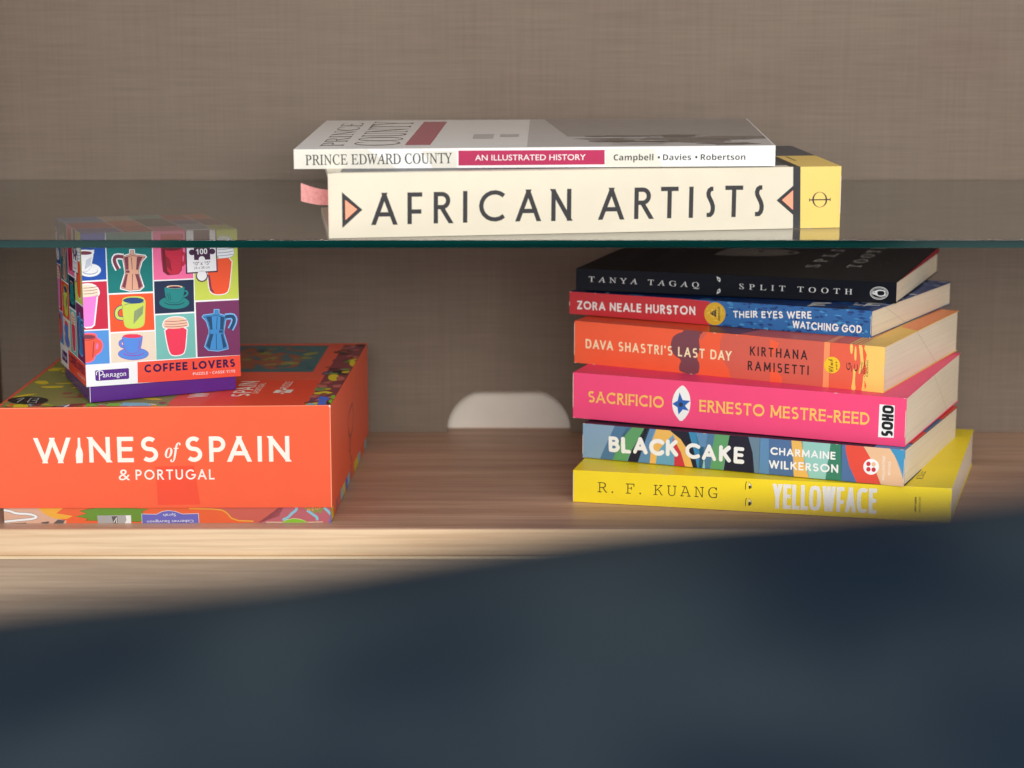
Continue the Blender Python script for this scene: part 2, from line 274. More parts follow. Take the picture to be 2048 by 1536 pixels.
["p","white",2,[77.7,27.79,78.97,26.7,80.16,25.19,81.27,23.26,82.01,21.1,82.37,18.69,82.44,16.08,82.2,13.27,81.54,10.78,80.47,8.59,79.01,6.46,77.18,4.38,75.47,4.15,73.89,5.77,72.51,7.49,71.33,9.32,70.48,11.44,69.97,13.85,69.88,16.29,70.2,18.76,70.89,21.09,71.93,23.26,73.07,24.99,74.31,26.27,75.46,27.27,76.53,27.97]],
["p","star",3,[74.85,23.28,77.09,18.3,82.4,18.17,78.73,14.67,81.51,11.41,77.34,12.04,74.37,8.3,73.57,13.13,69.94,15.21,73.65,17.61]],
["p","navyd",4,[77.28,15.25,77.2,14.72,76.96,14.23,76.59,13.86,76.12,13.64,75.62,13.6,75.15,13.74,74.76,14.06,74.5,14.5,74.41,15.01,74.49,15.55,74.73,16.03,75.1,16.4,75.57,16.62,76.07,16.66,76.54,16.52,76.93,16.21,77.19,15.76]],
["p","white",2,[208.08,25.92,217.84,25.89,217.94,5.26,207.89,4.86]],
["t","SOHO","din",[217.25,5.8],[217.45,25.73],7.47,"black",3,{"w":0.25,"sq":3.2,"sp":0.1}],
["p","worn",20,[37.96,31.11,38.22,30.87,38.56,30.99,38.82,31.11]],
["p","worn",20,[8.01,0.0,8.4,0.2,8.94,0.1,9.34,0.0]],
["p","worn",20,[178.3,31.11,179.35,30.8,180.75,30.96,181.8,31.11]],
["p","worn",20,[0.0,0.0,0.65,0.26,1.52,0.13,2.18,0.0]],
["p","worn",20,[223.7,31.11,224.2,30.73,224.86,30.92,225.36,31.11]],
["p","worn",20,[223.13,31.11,223.8,30.9,224.69,31.01,225.36,31.11]],
["p","worn",20,[224.07,31.11,224.37,30.83,224.77,30.97,225.06,31.11]],
["p","worn",20,[0.0,6.97,0.35,7.97,0.35,29.55,0.0,31.05]],
["p","worn",20,[225.01,5.55,225.36,6.55,225.36,22.33,225.01,23.83]]],
"pink.top":[
["p","pink",0,[0.0,0.0,225.36,0.0,225.36,150.03,0.0,150.03]]],
"orange.spine":[
["p","orange",0,[0.0,0.0,218.87,0.0,218.87,28.96,0.0,28.96]],
["p","plum",1,[94.21,28.96,92.27,26.69,91.32,22.98,91.96,18.53,91.66,15.04,90.4,12.5,90.45,10.07,91.8,7.76,92.13,4.83,91.45,1.29,88.45,0.0,83.92,0.0,81.26,0.18,77.77,1.43,77.36,3.5,77.7,5.63,78.79,7.83,77.91,9.5,75.07,10.65,72.97,12.57,71.61,15.25,71.18,18.19,71.69,21.38,72.78,23.74,74.45,25.27,76.59,26.49,79.2,27.39,80.67,28.9,80.68,28.96]],
["p","dusty",1,[108.68,28.69,129.15,28.26,134.3,28.96,168.85,28.96,176.78,28.7,179.07,0.0,114.22,0.0,112.86,5.66,108.31,11.46,106.33,18.18,106.56,24.4]],
["p","dusty",1,[92.04,28.96,97.43,28.96,93.26,23.32,92.15,23.23]],
["p","dusty",2,[141.9,0.0,141.14,28.96,178.83,28.96,178.44,0.0]],
["p","orange",3,[141.17,27.86,147.71,25.69,144.28,19.32,141.53,14.34]],
["p","orange",3,[141.9,0.0,141.7,7.56,143.83,9.11,150.46,3.6,149.81,-0.0]],
["p","peach",3,[178.09,0.0,178.43,28.96,182.66,28.96,182.34,0.0]],
["p","red3",3,[182.12,-0.0,182.29,28.96,204.78,28.96,206.39,0.0]],
["p","yellow2",4,[205.66,28.96,218.87,28.96,218.87,0.0,206.2,0.0,207.35,3.48,205.8,7.97,207.34,13.38,206.14,17.89,206.99,23.22,205.13,27.01]],
["p","yellow2",4,[195.96,28.96,197.32,28.96,197.73,27.73,197.64,25.08,197.35,23.41,196.86,22.71,196.38,23.0,195.91,24.28,195.68,26.08,195.67,28.39]],
["p","yellow2",4,[199.11,27.84,199.63,27.88,200.0,25.94,200.2,22.0,200.11,19.6,199.72,18.74,199.3,18.87,198.85,19.99,198.68,22.37,198.8,26.0]],
["p","yellow2",4,[201.86,28.96,203.34,28.96,204.18,26.93,204.49,23.01,204.86,19.92,205.28,17.65,204.77,14.97,203.32,11.87,202.38,10.47,201.95,10.76,202.09,12.59,202.81,15.95,203.0,18.94,202.67,21.55,202.18,24.47,201.55,27.71]],
["p","yellow2",4,[198.72,14.03,199.61,13.61,199.94,11.57,199.71,7.91,199.83,4.44,200.3,1.17,199.81,0.0,197.83,0.0,197.32,1.55,197.9,4.93,198.21,8.52,198.26,12.33]],
["p","yellow2",4,[205.36,10.57,206.05,10.63,206.28,9.16,206.04,6.17,206.14,3.21,206.59,0.27,206.48,0.0,204.57,0.0,204.22,1.04,204.66,3.4,204.91,6.07,204.98,9.05]],
["p","sun",5,[189.37,15.12,189.32,14.21,189.11,13.3,188.75,12.44,188.24,11.65,187.61,10.94,186.87,10.35,186.04,9.89,185.15,9.58,184.23,9.41,183.3,9.41,182.39,9.57,181.53,9.88,180.76,10.34,180.08,10.93,179.52,11.63,179.1,12.43,178.83,13.29,178.72,14.2,178.77,15.12,178.98,16.02,179.35,16.89,179.86,17.68,180.5,18.39,181.24,18.97,182.07,19.43,182.96,19.74,183.89,19.9,184.81,19.9,185.72,19.74,186.57,19.43,187.35,18.97,188.02,18.38,188.58,17.68,189.0,16.88,189.26,16.02]],
["t","Club","script",[185.26,10.1],[184.42,18.68],3.24,"brown",6,{"off":0.0}],
["t","car","script",[187.87,12.0],[187.34,17.27],2.11,"brown",6,{}],
["t","G","gill",[196.39,12.42],[196.44,17.06],2.78,"brown",6,{}],
["t","C","gill",[201.28,12.06],[201.33,16.42],2.49,"brown",6,{}],
["l","brown",6,0.28,0,[197.19,15.47,197.12,11.49]],
["t","GRAND","gill",[204.51,11.15],[204.39,18.53],1.25,"brown",6,{}],
["t","CENTRAL","gill",[206.45,9.21],[206.23,19.21],1.25,"brown",6,{}],
["t","PUBLISHING","gill",[208.39,9.26],[208.15,19.9],1.24,"brown",6,{}],
["t","DAVA SHASTRI'S LAST DAY","din",[8.48,10.78],[114.57,11.32],6.34,"crm",5,{"w":0.165,"sq":2.8,"sp":0.3}],
["t","KIRTHANA","din",[127.56,16.07],[167.04,16.53],6.0,"brown",5,{"w":0.155,"sq":2.8,"sp":0.42}],
["t","RAMISETTI","din",[126.19,6.38],[168.39,6.79],6.02,"brown",5,{"w":0.155,"sq":2.8,"sp":0.42}],
["p","worn",20,[216.55,28.96,217.25,28.78,218.17,28.87,218.87,28.96]],
["p","worn",20,[101.6,28.96,102.3,28.58,103.24,28.77,103.95,28.96]],
["p","worn",20,[117.78,28.96,118.12,28.63,118.59,28.8,118.93,28.96]],
["p","worn",20,[0.0,0.0,0.53,0.37,1.23,0.18,1.75,0.0]],
["p","worn",20,[13.84,0.0,14.66,0.32,15.76,0.16,16.59,0.0]],
["p","worn",20,[217.4,28.96,217.84,28.8,218.43,28.88,218.87,28.96]],
["p","worn",20,[85.39,0.0,86.19,0.38,87.26,0.19,88.06,0.0]],
["p","worn",20,[0.0,5.15,0.35,6.15,0.35,26.71,0.0,28.21]],
["p","worn",20,[218.52,10.18,218.87,11.18,218.87,17.0,218.52,18.5]]],
"orange.top":[
["p","yellow2",0,[0.0,0.0,218.87,0.0,218.87,147.02,0.0,147.02]],
["p","orange",1,[0.0,0.0,111.27,0.0,98.7,147.02,0.0,147.02]],
["p","plum",2,[98.7,0.0,118.45,0.0,125.62,20.0,107.68,40.0,89.73,20.0]],
["p","dusty",1,[111.27,0.0,179.46,0.0,179.46,147.02,98.7,147.02]],
["p","red3",1,[179.46,0.0,202.73,0.0,202.73,147.02,179.46,147.02]],
["p","peach",2,[179.46,0.0,183.46,0.0,183.46,40.0,179.46,40.0]],
["p","yellow2",2,[195.13,0.0,196.53,0.0,196.93,60.0,194.93,60.0]],
["p","yellow2",2,[197.66,0.0,199.06,0.0,199.46,60.0,197.46,60.0]],
["p","yellow2",2,[200.44,0.0,201.84,0.0,202.24,60.0,200.24,60.0]],
["p","peach",2,[204.73,70.0,218.87,62.0,218.87,147.02,204.73,147.02]]],
"eyes.spine":[
["p","blue",0,[0.0,0.0,213.96,0.0,213.96,15.42,0.0,15.42]],
["p","blue2",1,[173.7,11.96,172.81,12.51,171.72,12.78,170.55,12.21,171.01,11.6,171.69,11.5,172.69,11.61]],
["p","blue",2,[192.49,12.21,190.97,13.05,188.55,13.36,186.41,12.64,187.4,11.77,188.88,11.23,190.54,11.79]],
["p","blue3",3,[120.69,0.02,120.7,0.03,120.38,0.34,119.28,0.59,118.93,0.18,118.61,0.02]],
["p","blue2",2,[183.71,13.53,183.36,13.74,182.03,13.98,180.66,13.76,180.84,13.29,182.11,13.15,183.73,13.1]],
["p","blue2",3,[125.5,0.02,126.53,0.53,125.0,1.21,123.38,1.33,122.36,0.82,122.35,0.21,122.88,0.02]],
["p","blue",1,[125.37,12.01,124.03,12.81,121.72,12.67,119.27,12.41,120.85,11.67,122.0,11.15,123.46,11.29]],
["p","blue3",2,[135.81,3.03,135.44,3.26,133.66,3.34,131.44,3.22,131.8,2.85,133.35,2.61,135.85,2.76]],
["p","blue2",3,[124.27,11.79,124.04,12.03,122.94,12.0,122.0,11.92,121.52,11.66,122.9,11.39,124.23,11.51]],
["p","blue2",1,[159.16,4.01,158.78,4.57,157.69,4.97,157.31,4.28,156.96,3.67,157.69,3.51,158.58,3.61]],
["p","blue2",2,[158.9,0.51,158.53,0.84,157.37,0.88,156.78,0.72,156.31,0.3,157.31,0.06,158.57,0.08]],
["p","blue2",3,[143.95,11.72,143.08,12.03,141.05,12.01,139.31,11.8,138.65,11.62,141.01,11.47,142.78,11.42]],
["p","blue",1,[164.21,5.67,164.39,6.38,162.51,6.44,160.81,6.03,160.56,5.25,162.38,5.08,164.28,5.08]],
["p","blue2",2,[161.33,15.13,161.51,15.4,157.63,15.4,156.58,15.3,156.96,15.02,158.88,14.79,161.73,14.96]],
["p","blue3",3,[201.66,3.9,201.33,4.32,200.04,4.23,199.09,4.14,199.19,3.64,199.89,3.44,201.09,3.47]],
["p","blue",1,[179.96,7.35,178.92,8.1,178.17,8.31,177.4,7.61,177.01,6.92,178.21,6.34,179.04,6.72]],
["p","blue",2,[114.1,12.09,112.74,12.53,111.67,12.59,109.88,12.44,110.66,11.83,111.66,11.35,112.75,11.64]],
["p","blue3",3,[194.59,11.55,192.22,11.9,190.77,11.9,188.71,11.69,189.12,11.38,190.45,11.27,192.78,11.22]],
["p","blue3",1,[184.19,11.53,184.22,12.01,183.26,11.97,182.46,11.75,182.38,11.19,183.26,10.7,184.13,10.94]],
["p","blue2",2,[209.52,3.49,207.54,3.81,205.87,3.92,203.46,3.66,203.75,3.15,205.84,2.74,208.69,2.92]],
["p","blue2",3,[143.61,15.37,143.59,15.4,141.66,15.4,141.28,15.21,142.36,15.13,143.25,15.02]],
["p","blue",1,[180.93,5.23,180.75,5.87,178.98,6.02,177.41,5.39,178.4,4.87,178.99,4.52,181.14,4.83]],
["p","blue",2,[177.54,0.93,176.35,1.58,175.2,1.83,173.48,1.31,173.87,0.53,175.13,0.02,175.25,0.02,176.68,0.36]],
["p","blue2",3,[159.34,0.02,159.65,0.49,158.98,0.82,158.29,1.12,157.46,0.74,157.85,0.17,158.04,0.02]],
["p","blue2",1,[202.7,6.23,202.39,6.74,201.49,6.84,200.57,6.52,201.05,5.7,201.39,5.11,202.48,5.32]],
["p","blue3",2,[149.19,7.0,148.49,7.64,147.6,8.03,146.73,7.49,146.93,6.67,147.73,6.39,148.8,6.22]],
["p","blue",3,[199.83,4.97,199.93,5.37,198.74,5.52,198.23,5.28,198.38,4.71,198.77,4.34,199.7,4.72]],
["p","blue2",1,[131.01,12.98,131.12,13.47,129.88,13.72,129.57,13.49,129.49,12.45,129.95,12.2,130.98,12.34]],
["p","blue2",2,[143.03,12.96,142.4,13.25,140.54,13.37,139.47,13.17,138.64,12.78,140.84,12.62,142.55,12.45]],
["p","blue3",3,[197.23,7.05,196.14,7.72,194.87,7.74,193.69,7.22,193.81,6.75,194.72,6.37,196.66,6.76]],
["p","blue2",1,[108.87,7.6,108.01,8.25,106.81,8.62,106.03,7.86,106.25,7.22,106.88,7.06,108.01,7.0]],
["p","blue",2,[126.16,12.66,125.95,12.99,125.46,12.95,125.1,12.85,124.94,12.44,125.4,12.29,126.12,12.37]],
["p","blue3",3,[211.97,3.39,211.33,3.83,210.43,4.53,209.79,3.83,209.61,3.09,210.48,2.81,211.5,2.83]],
["p","blue",1,[210.74,14.83,210.05,15.21,208.65,15.14,207.35,15.02,206.75,14.71,208.71,14.58,209.89,14.48]],
["p","blue",2,[211.54,4.24,210.63,4.59,210.01,4.91,209.27,4.45,208.98,3.97,209.95,3.6,211.13,3.78]],
["p","blue2",3,[209.69,14.62,208.61,15.39,208.49,15.4,206.25,15.4,204.58,14.82,205.01,14.34,206.44,13.8,208.61,14.05]],
["p","blue",1,[164.48,10.89,163.72,11.45,162.17,11.45,161.16,11.23,160.97,10.57,162.32,10.51,163.86,10.6]],
["p","blue",2,[138.94,12.46,138.72,12.97,136.3,12.87,135.81,12.65,135.38,12.08,136.64,11.85,138.61,12.06]],
["p","blue2",3,[212.83,9.16,211.11,9.59,209.86,9.89,208.21,9.4,208.82,8.74,209.85,8.54,211.25,8.6]],
["p","blue",1,[160.17,7.03,159.94,7.51,157.62,7.54,155.69,7.35,156.75,6.7,157.97,6.37,159.93,6.47]],
["p","blue2",2,[210.36,10.87,208.39,11.49,207.27,11.72,205.54,11.17,205.27,10.65,207.03,10.48,208.5,10.25]],
["p","blue2",3,[201.07,12.59,200.5,12.74,198.69,12.77,196.74,12.72,197.67,12.47,198.96,12.28,200.79,12.33]],
["p","blue3",1,[209.53,2.95,208.77,3.82,207.87,3.74,207.2,3.24,207.33,2.62,207.96,2.15,208.93,2.1]],
["p","blue3",2,[117.79,14.87,117.52,15.4,115.52,15.4,114.77,15.11,114.68,14.42,116.0,14.19,117.01,13.96]],
["p","blue",3,[169.28,12.58,169.28,12.98,168.05,12.93,167.11,12.81,167.19,12.36,168.12,12.35,168.97,12.34]],
["p","blue",1,[167.37,14.15,167.13,14.91,166.11,14.71,165.17,14.59,165.49,13.88,166.13,13.43,167.04,13.59]],
["p","blue3",2,[157.35,5.91,156.69,6.33,155.96,6.27,154.9,6.1,155.54,5.73,156.03,5.38,157.02,5.7]],
["p","blue3",3,[184.91,2.03,184.23,2.48,182.62,3.08,180.65,2.36,181.6,1.76,182.67,1.47,184.96,1.25]],
["p","blue2",1,[168.24,14.32,167.83,14.78,166.59,14.73,165.45,14.61,166.24,14.15,166.57,13.91,167.79,13.94]],
["p","blue2",2,[166.41,11.53,166.12,11.95,165.17,12.72,164.51,11.85,164.46,11.27,165.25,10.44,166.1,10.78]],
["p","blue",3,[142.13,8.48,141.52,8.82,141.08,8.88,140.73,8.67,140.48,8.34,141.07,8.04,141.68,8.19]],
["p","blue",1,[111.67,8.17,111.7,8.7,109.7,8.93,108.15,8.44,107.25,7.73,109.76,7.53,112.26,7.46]],
["p","blue",2,[132.39,5.02,132.01,5.28,130.69,5.39,129.72,5.22,129.52,4.85,130.55,4.66,132.1,4.75]],
["p","blue2",3,[145.54,0.28,145.3,0.58,144.46,0.65,143.95,0.38,143.58,0.14,144.45,0.02,144.59,0.02,145.47,0.13]],
["p","blue3",1,[119.15,13.53,118.89,13.88,117.12,13.8,115.89,13.72,116.43,13.33,117.35,13.15,118.82,13.24]],
["p","blue2",2,[146.49,9.07,146.32,9.27,145.26,9.36,144.09,9.17,144.33,8.95,145.24,8.8,146.38,8.78]],
["p","blue2",3,[124.94,7.62,124.6,8.08,123.07,8.27,122.09,7.8,121.79,7.46,122.88,6.99,124.16,6.98]],
["p","blue2",1,[107.73,11.15,107.55,11.61,106.61,11.62,106.2,11.38,105.99,10.92,106.64,10.7,107.31,10.93]],
["p","blue",2,[113.73,3.03,113.37,3.46,112.05,3.32,110.11,3.27,111.29,2.77,112.06,2.46,114.23,2.79]],
["p","blue",3,[160.86,5.27,160.28,5.64,159.5,5.77,158.7,5.38,158.77,5.15,159.5,4.71,160.44,4.99]],
["p","blue2",1,[125.91,10.83,126.08,11.01,123.59,11.23,122.59,11.0,121.64,10.66,123.67,10.51,125.11,10.64]],
["p","blue",2,[118.63,8.37,118.34,9.08,117.29,8.88,116.42,8.77,116.74,8.13,117.29,7.76,118.3,7.7]],
["p","blue2",3,[149.31,12.82,148.85,13.36,148.03,13.29,147.6,13.13,147.39,12.66,148.18,12.52,148.76,12.36]],
["p","blue2",1,[139.89,8.5,139.85,8.83,138.22,9.03,137.25,8.75,137.71,8.33,138.21,8.18,139.23,8.1]],
["p","blue",2,[201.0,4.97,198.52,5.78,197.07,5.49,194.78,5.39,194.9,4.71,196.88,4.32,199.12,4.22]],
["p","blue2",3,[208.36,12.92,207.45,13.35,205.9,13.22,205.16,13.08,204.02,12.68,205.82,12.66,206.86,12.56]],
["p","blue",1,[153.22,10.66,152.45,11.18,151.84,11.2,151.52,10.87,151.56,10.43,151.97,10.21,152.46,10.21]],
["p","blue3",2,[176.77,3.31,175.39,3.77,173.72,4.48,171.88,3.54,171.57,3.0,173.71,2.1,175.65,2.89]],
["p","blue",3,[190.01,8.05,189.65,8.47,188.84,8.65,188.62,8.57,188.4,7.63,188.95,7.31,189.97,7.25]],
["p","blue",1,[177.76,2.22,175.71,2.82,174.17,3.41,172.91,2.56,172.39,1.8,174.34,1.31,175.96,1.34]],
["p","blue",2,[150.83,0.7,150.44,1.08,149.62,1.52,148.73,1.06,149.04,0.49,149.68,0.24,150.77,0.34]],
["p","blue2",3,[174.71,1.53,173.83,1.85,171.76,2.2,170.82,1.77,169.82,1.35,171.71,0.86,173.21,1.15]],
["p","blue2",1,[199.6,8.02,199.38,8.35,197.36,8.57,196.64,8.24,196.43,7.78,197.51,7.23,198.91,7.64]],
["p","blue2",2,[118.88,0.56,116.39,1.03,114.51,1.19,112.34,0.81,111.71,0.37,114.43,0.09,117.25,0.27]],
["p","blue",3,[128.75,12.32,127.09,12.56,125.21,12.7,123.51,12.43,123.49,12.13,124.96,11.88,127.91,12.03]],
["p","blue2",1,[208.36,7.27,208.71,7.77,207.12,7.96,206.0,7.68,205.78,6.78,207.18,6.76,208.05,6.64]],
["p","blue2",2,[144.19,8.61,143.56,9.47,141.72,9.69,139.84,8.88,140.67,8.16,141.5,8.08,143.43,7.76]],
["p","blue2",3,[175.29,4.37,175.17,4.86,174.46,5.05,173.68,4.68,174.04,4.08,174.52,3.94,175.36,3.83]],
["p","blue2",1,[119.97,11.25,119.61,11.67,118.15,11.82,117.51,11.66,116.97,10.96,118.28,10.5,119.31,10.76]],
["p","blue2",2,[202.27,13.74,201.52,14.49,199.65,14.48,197.7,14.05,197.82,13.35,199.45,13.13,201.89,13.25]],
["p","blue3",3,[196.04,7.34,194.06,7.86,192.45,8.43,191.63,7.85,190.0,7.09,192.42,6.3,194.41,6.6]],
["p","blue",1,[163.67,9.52,162.9,9.98,162.22,9.86,161.2,9.78,161.5,9.33,162.1,8.99,162.85,9.26]],
["p","blue2",2,[155.47,0.02,155.53,0.12,155.37,0.91,153.78,0.97,153.21,0.56,153.26,0.02]],
["p","blue",3,[181.7,15.16,181.27,15.4,178.32,15.4,178.95,14.91,179.69,14.49,180.87,14.66]],
["p","blue2",1,[181.79,10.19,180.95,10.7,179.85,10.99,178.8,10.56,179.26,9.93,179.9,9.55,181.68,9.7]],
["p","blue3",2,[198.58,15.07,198.47,15.4,196.7,15.4,196.98,14.7,197.39,14.53,198.37,14.56]],
["p","blue",3,[157.85,2.0,156.97,2.61,156.25,2.71,155.1,2.2,155.87,1.7,156.34,1.37,157.45,1.57]],
["p","blue2",1,[193.7,10.65,192.5,11.21,191.51,11.19,189.94,10.89,190.2,10.29,191.42,10.19,192.98,10.26]],
["p","blue",2,[134.03,8.53,133.94,8.98,132.77,8.96,131.77,8.74,131.7,8.27,132.76,8.01,134.11,8.17]],
["p","blue2",3,[132.8,7.98,132.63,8.53,130.98,8.36,129.78,8.29,129.81,7.63,130.7,7.21,132.07,7.42]],
["p","blue2",1,[205.43,0.98,205.05,1.21,203.18,1.48,201.34,1.13,201.1,0.76,203.02,0.71,204.93,0.62]],
["p","blue",2,[141.74,4.96,141.47,5.25,140.61,5.22,140.14,5.14,140.01,4.75,140.7,4.5,141.37,4.77]],
["p","blue2",3,[160.53,7.54,160.56,8.08,159.31,7.92,158.47,7.72,158.62,7.29,159.29,7.23,160.38,7.14]],
["p","blue3",1,[162.04,2.7,161.62,3.65,159.41,3.39,157.02,3.17,157.82,2.44,159.53,1.7,161.42,2.2]],
["p","blue2",2,[133.97,3.13,133.29,3.67,132.0,4.36,131.13,3.46,131.39,2.67,132.18,2.0,133.59,2.41]],
["p","blue2",3,[133.34,3.55,131.72,3.88,129.6,4.02,128.39,3.81,127.09,3.43,129.55,3.24,131.97,3.17]],
["p","blue2",1,[149.56,12.96,148.73,13.69,147.0,13.87,144.79,13.31,144.65,12.66,146.8,12.25,149.2,12.62]],
["p","blue3",2,[144.25,0.62,143.48,1.16,141.49,1.11,140.85,0.83,140.58,0.43,141.87,0.07,143.8,0.29]],
["p","blue2",3,[140.87,2.72,140.03,3.35,138.9,3.33,137.24,3.08,137.5,2.31,138.8,1.93,140.03,2.04]],
["p","blue2",1,[206.88,4.14,206.49,4.5,205.43,4.89,205.0,4.59,204.3,3.89,205.65,3.57,207.04,3.73]],
["p","blue2",2,[115.87,6.99,115.27,7.62,114.42,7.4,113.66,7.33,113.7,6.69,114.37,6.45,115.42,6.48]],
["p","blue2",3,[192.75,14.86,191.17,15.27,188.98,15.37,187.55,15.07,186.81,14.67,189.06,14.57,191.5,14.61]],
["p","blue",1,[128.2,4.85,126.83,5.01,125.7,5.23,124.49,4.94,124.99,4.76,125.84,4.67,127.54,4.58]],
["p","blue",2,[116.98,10.0,115.81,10.25,114.73,10.67,113.58,10.28,113.64,9.81,114.87,9.53,115.91,9.72]],
["p","blue2",3,[160.65,10.4,160.9,10.86,159.49,10.95,158.66,10.62,158.55,10.2,159.62,9.94,160.5,9.96]],
["p","blue3",1,[147.26,2.96,146.93,3.15,146.5,3.33,145.75,3.16,145.63,2.85,146.44,2.58,147.15,2.76]],
["p","blue",2,[205.29,11.59,204.45,11.75,202.24,11.95,201.55,11.69,201.25,11.44,202.53,11.32,204.2,11.44]],
["p","blue2",3,[146.54,6.5,145.8,7.23,144.98,7.06,144.45,6.8,144.48,6.13,145.02,5.62,146.07,5.99]],
["p","blue2",1,[200.56,3.07,200.73,3.31,199.01,3.44,197.9,3.27,197.61,2.97,199.09,2.85,200.33,2.87]],
["p","blue3",2,[119.09,14.41,118.46,14.66,117.65,14.69,116.87,14.57,117.11,14.21,117.67,14.05,118.36,14.05]],
["p","blue3",3,[136.84,12.1,136.36,12.61,135.21,12.79,134.65,12.48,134.18,11.85,135.34,11.47,136.64,11.68]],
["p","blue2",2,[150.24,14.02,150.0,14.79,149.12,14.59,148.19,14.27,148.3,13.69,149.09,13.28,149.96,13.25]],
["p","blue2",3,[192.72,8.23,191.07,8.54,189.45,8.57,188.03,8.39,187.94,8.07,189.21,7.89,190.87,7.94]],
["p","blue2",1,[155.19,12.79,154.84,13.36,154.05,13.45,153.78,12.96,153.37,12.63,154.08,12.37,155.01,12.45]],
["p","blue2",2,[166.48,0.02,167.3,0.45,166.32,1.39,164.57,1.44,162.85,0.73,162.7,0.02]],
["p","blue",3,[187.17,5.35,185.96,5.98,184.5,6.16,183.44,5.73,183.39,5.01,184.48,4.71,186.25,4.65]],
["p","blue2",1,[178.92,9.73,178.21,10.45,176.83,10.2,175.3,9.94,175.98,9.27,176.69,9.04,178.14,9.3]],
["p","blue3",2,[114.84,2.71,112.53,2.94,110.86,2.94,109.24,2.85,109.64,2.55,111.05,2.31,112.53,2.38]],
["p","blue2",3,[152.61,9.0,152.66,9.43,150.08,9.5,149.48,9.15,148.39,8.75,150.23,8.43,152.25,8.48]],
["p","blue3",1,[140.73,4.91,140.16,5.06,137.99,5.16,136.74,5.0,137.46,4.73,138.02,4.61,139.28,4.7]],
["p","blue",2,[115.18,3.12,113.04,3.81,111.66,3.82,110.59,3.4,109.11,2.65,111.67,2.31,113.0,2.47]],
["p","blue3",3,[158.16,2.2,158.5,2.38,156.79,2.65,155.82,2.38,155.72,2.1,156.9,1.78,158.2,1.98]],
["p","blue3",1,[127.5,1.75,126.44,2.39,125.01,2.57,123.49,2.01,124.03,1.43,125.09,1.13,126.5,1.36]],
["p","blue2",2,[194.71,6.13,194.9,6.64,193.89,7.21,193.19,6.54,193.44,5.74,193.91,5.25,194.58,5.62]],
["p","blue",3,[146.76,11.0,146.41,11.4,145.06,11.67,144.46,11.32,144.24,10.78,145.14,10.1,146.04,10.41]],
["p","blue2",1,[108.59,13.6,107.78,14.02,106.57,14.26,105.45,13.9,105.49,13.28,106.38,13.06,107.57,13.16]],
["p","blue2",2,[111.65,12.53,111.28,12.94,110.16,13.08,109.32,12.81,109.36,12.41,110.06,12.01,111.21,12.03]],
["p","blue3",3,[204.65,8.57,204.45,8.89,203.83,9.02,203.48,8.84,203.01,8.36,203.87,8.24,204.55,8.32]],
["p","blue3",1,[206.21,10.26,204.99,10.53,203.45,10.64,202.43,10.41,201.76,10.14,203.41,10.08,205.13,10.06]],
["p","blue",2,[194.34,11.15,193.75,11.84,192.47,11.82,190.8,11.44,191.25,10.75,192.54,10.6,194.09,10.49]],
["p","blue3",3,[108.74,7.04,108.34,7.8,107.4,8.18,106.53,7.48,106.23,6.52,107.38,5.99,108.38,6.22]],
["p","blue2",1,[132.22,15.04,131.71,15.4,130.02,15.4,129.7,15.3,129.01,14.82,130.34,14.24,131.47,14.72]],
["p","blue2",2,[134.18,7.73,132.81,8.24,131.63,8.58,129.94,8.09,130.05,7.39,131.54,6.94,133.49,7.02]],
["p","blue2",3,[194.67,9.68,194.27,9.94,192.89,10.03,191.08,9.95,191.63,9.53,192.84,9.39,194.67,9.37]],
["p","blue2",1,[140.46,14.87,139.96,15.08,138.9,15.2,138.0,15.11,137.63,14.66,138.84,14.59,140.1,14.54]],
["p","blue3",2,[119.31,11.85,118.78,12.39,116.62,12.36,115.75,12.02,115.49,11.58,116.87,11.53,118.62,11.37]],
["p","blue2",3,[125.26,9.01,125.0,9.15,123.91,9.38,123.4,9.1,123.61,8.9,123.97,8.66,125.1,8.86]],
["p","blue3",1,[192.04,2.84,191.25,3.59,189.73,3.91,188.25,3.19,188.24,2.39,189.41,2.11,192.07,1.94]],
["p","blue3",2,[183.26,13.04,182.02,13.42,180.47,13.64,179.23,13.31,178.49,12.91,180.6,12.48,181.92,12.74]],
["p","blue2",3,[139.33,11.87,139.27,12.28,136.46,12.68,135.46,12.21,135.62,11.65,136.7,11.23,139.17,11.4]],
["p","blue2",1,[164.42,7.43,164.23,7.95,162.83,8.24,161.48,7.67,161.83,7.16,162.87,6.78,164.64,6.92]],
["p","blue2",2,[128.33,14.69,127.79,15.02,126.89,15.04,125.53,14.89,125.62,14.56,126.91,14.12,127.98,14.41]],
["p","blue3",3,[110.07,0.96,109.56,1.56,108.28,1.53,106.68,1.15,107.24,0.81,108.25,0.22,109.84,0.58]],
["p","blue3",1,[213.94,12.16,212.88,12.33,212.4,11.72,212.35,11.06,212.97,10.79,213.94,10.85]],
["p","blue",2,[195.46,6.09,195.03,6.89,193.23,7.02,191.94,6.55,190.37,5.64,193.14,5.3,195.36,5.62]],
["p","blue2",3,[176.24,6.69,175.41,7.09,174.25,7.3,173.3,6.95,173.19,6.45,174.28,6.11,175.51,6.33]],
["p","blue2",1,[147.31,3.06,146.39,3.55,144.54,3.88,142.94,3.49,143.7,2.79,144.37,2.22,146.78,2.6]],
["p","blue2",2,[178.52,13.87,178.28,14.34,176.24,14.19,174.43,14.12,174.35,13.73,176.26,13.43,178.02,13.51]],
["p","blue2",3,[140.84,1.26,140.68,1.54,139.57,1.56,138.61,1.43,138.76,1.12,139.61,1.02,140.34,1.02]],
["p","red",4,[0.0,0.0,0.0,15.42,86.31,15.42,102.64,14.85,101.97,11.52,105.75,7.82,102.19,0.99,102.4,0.0]],
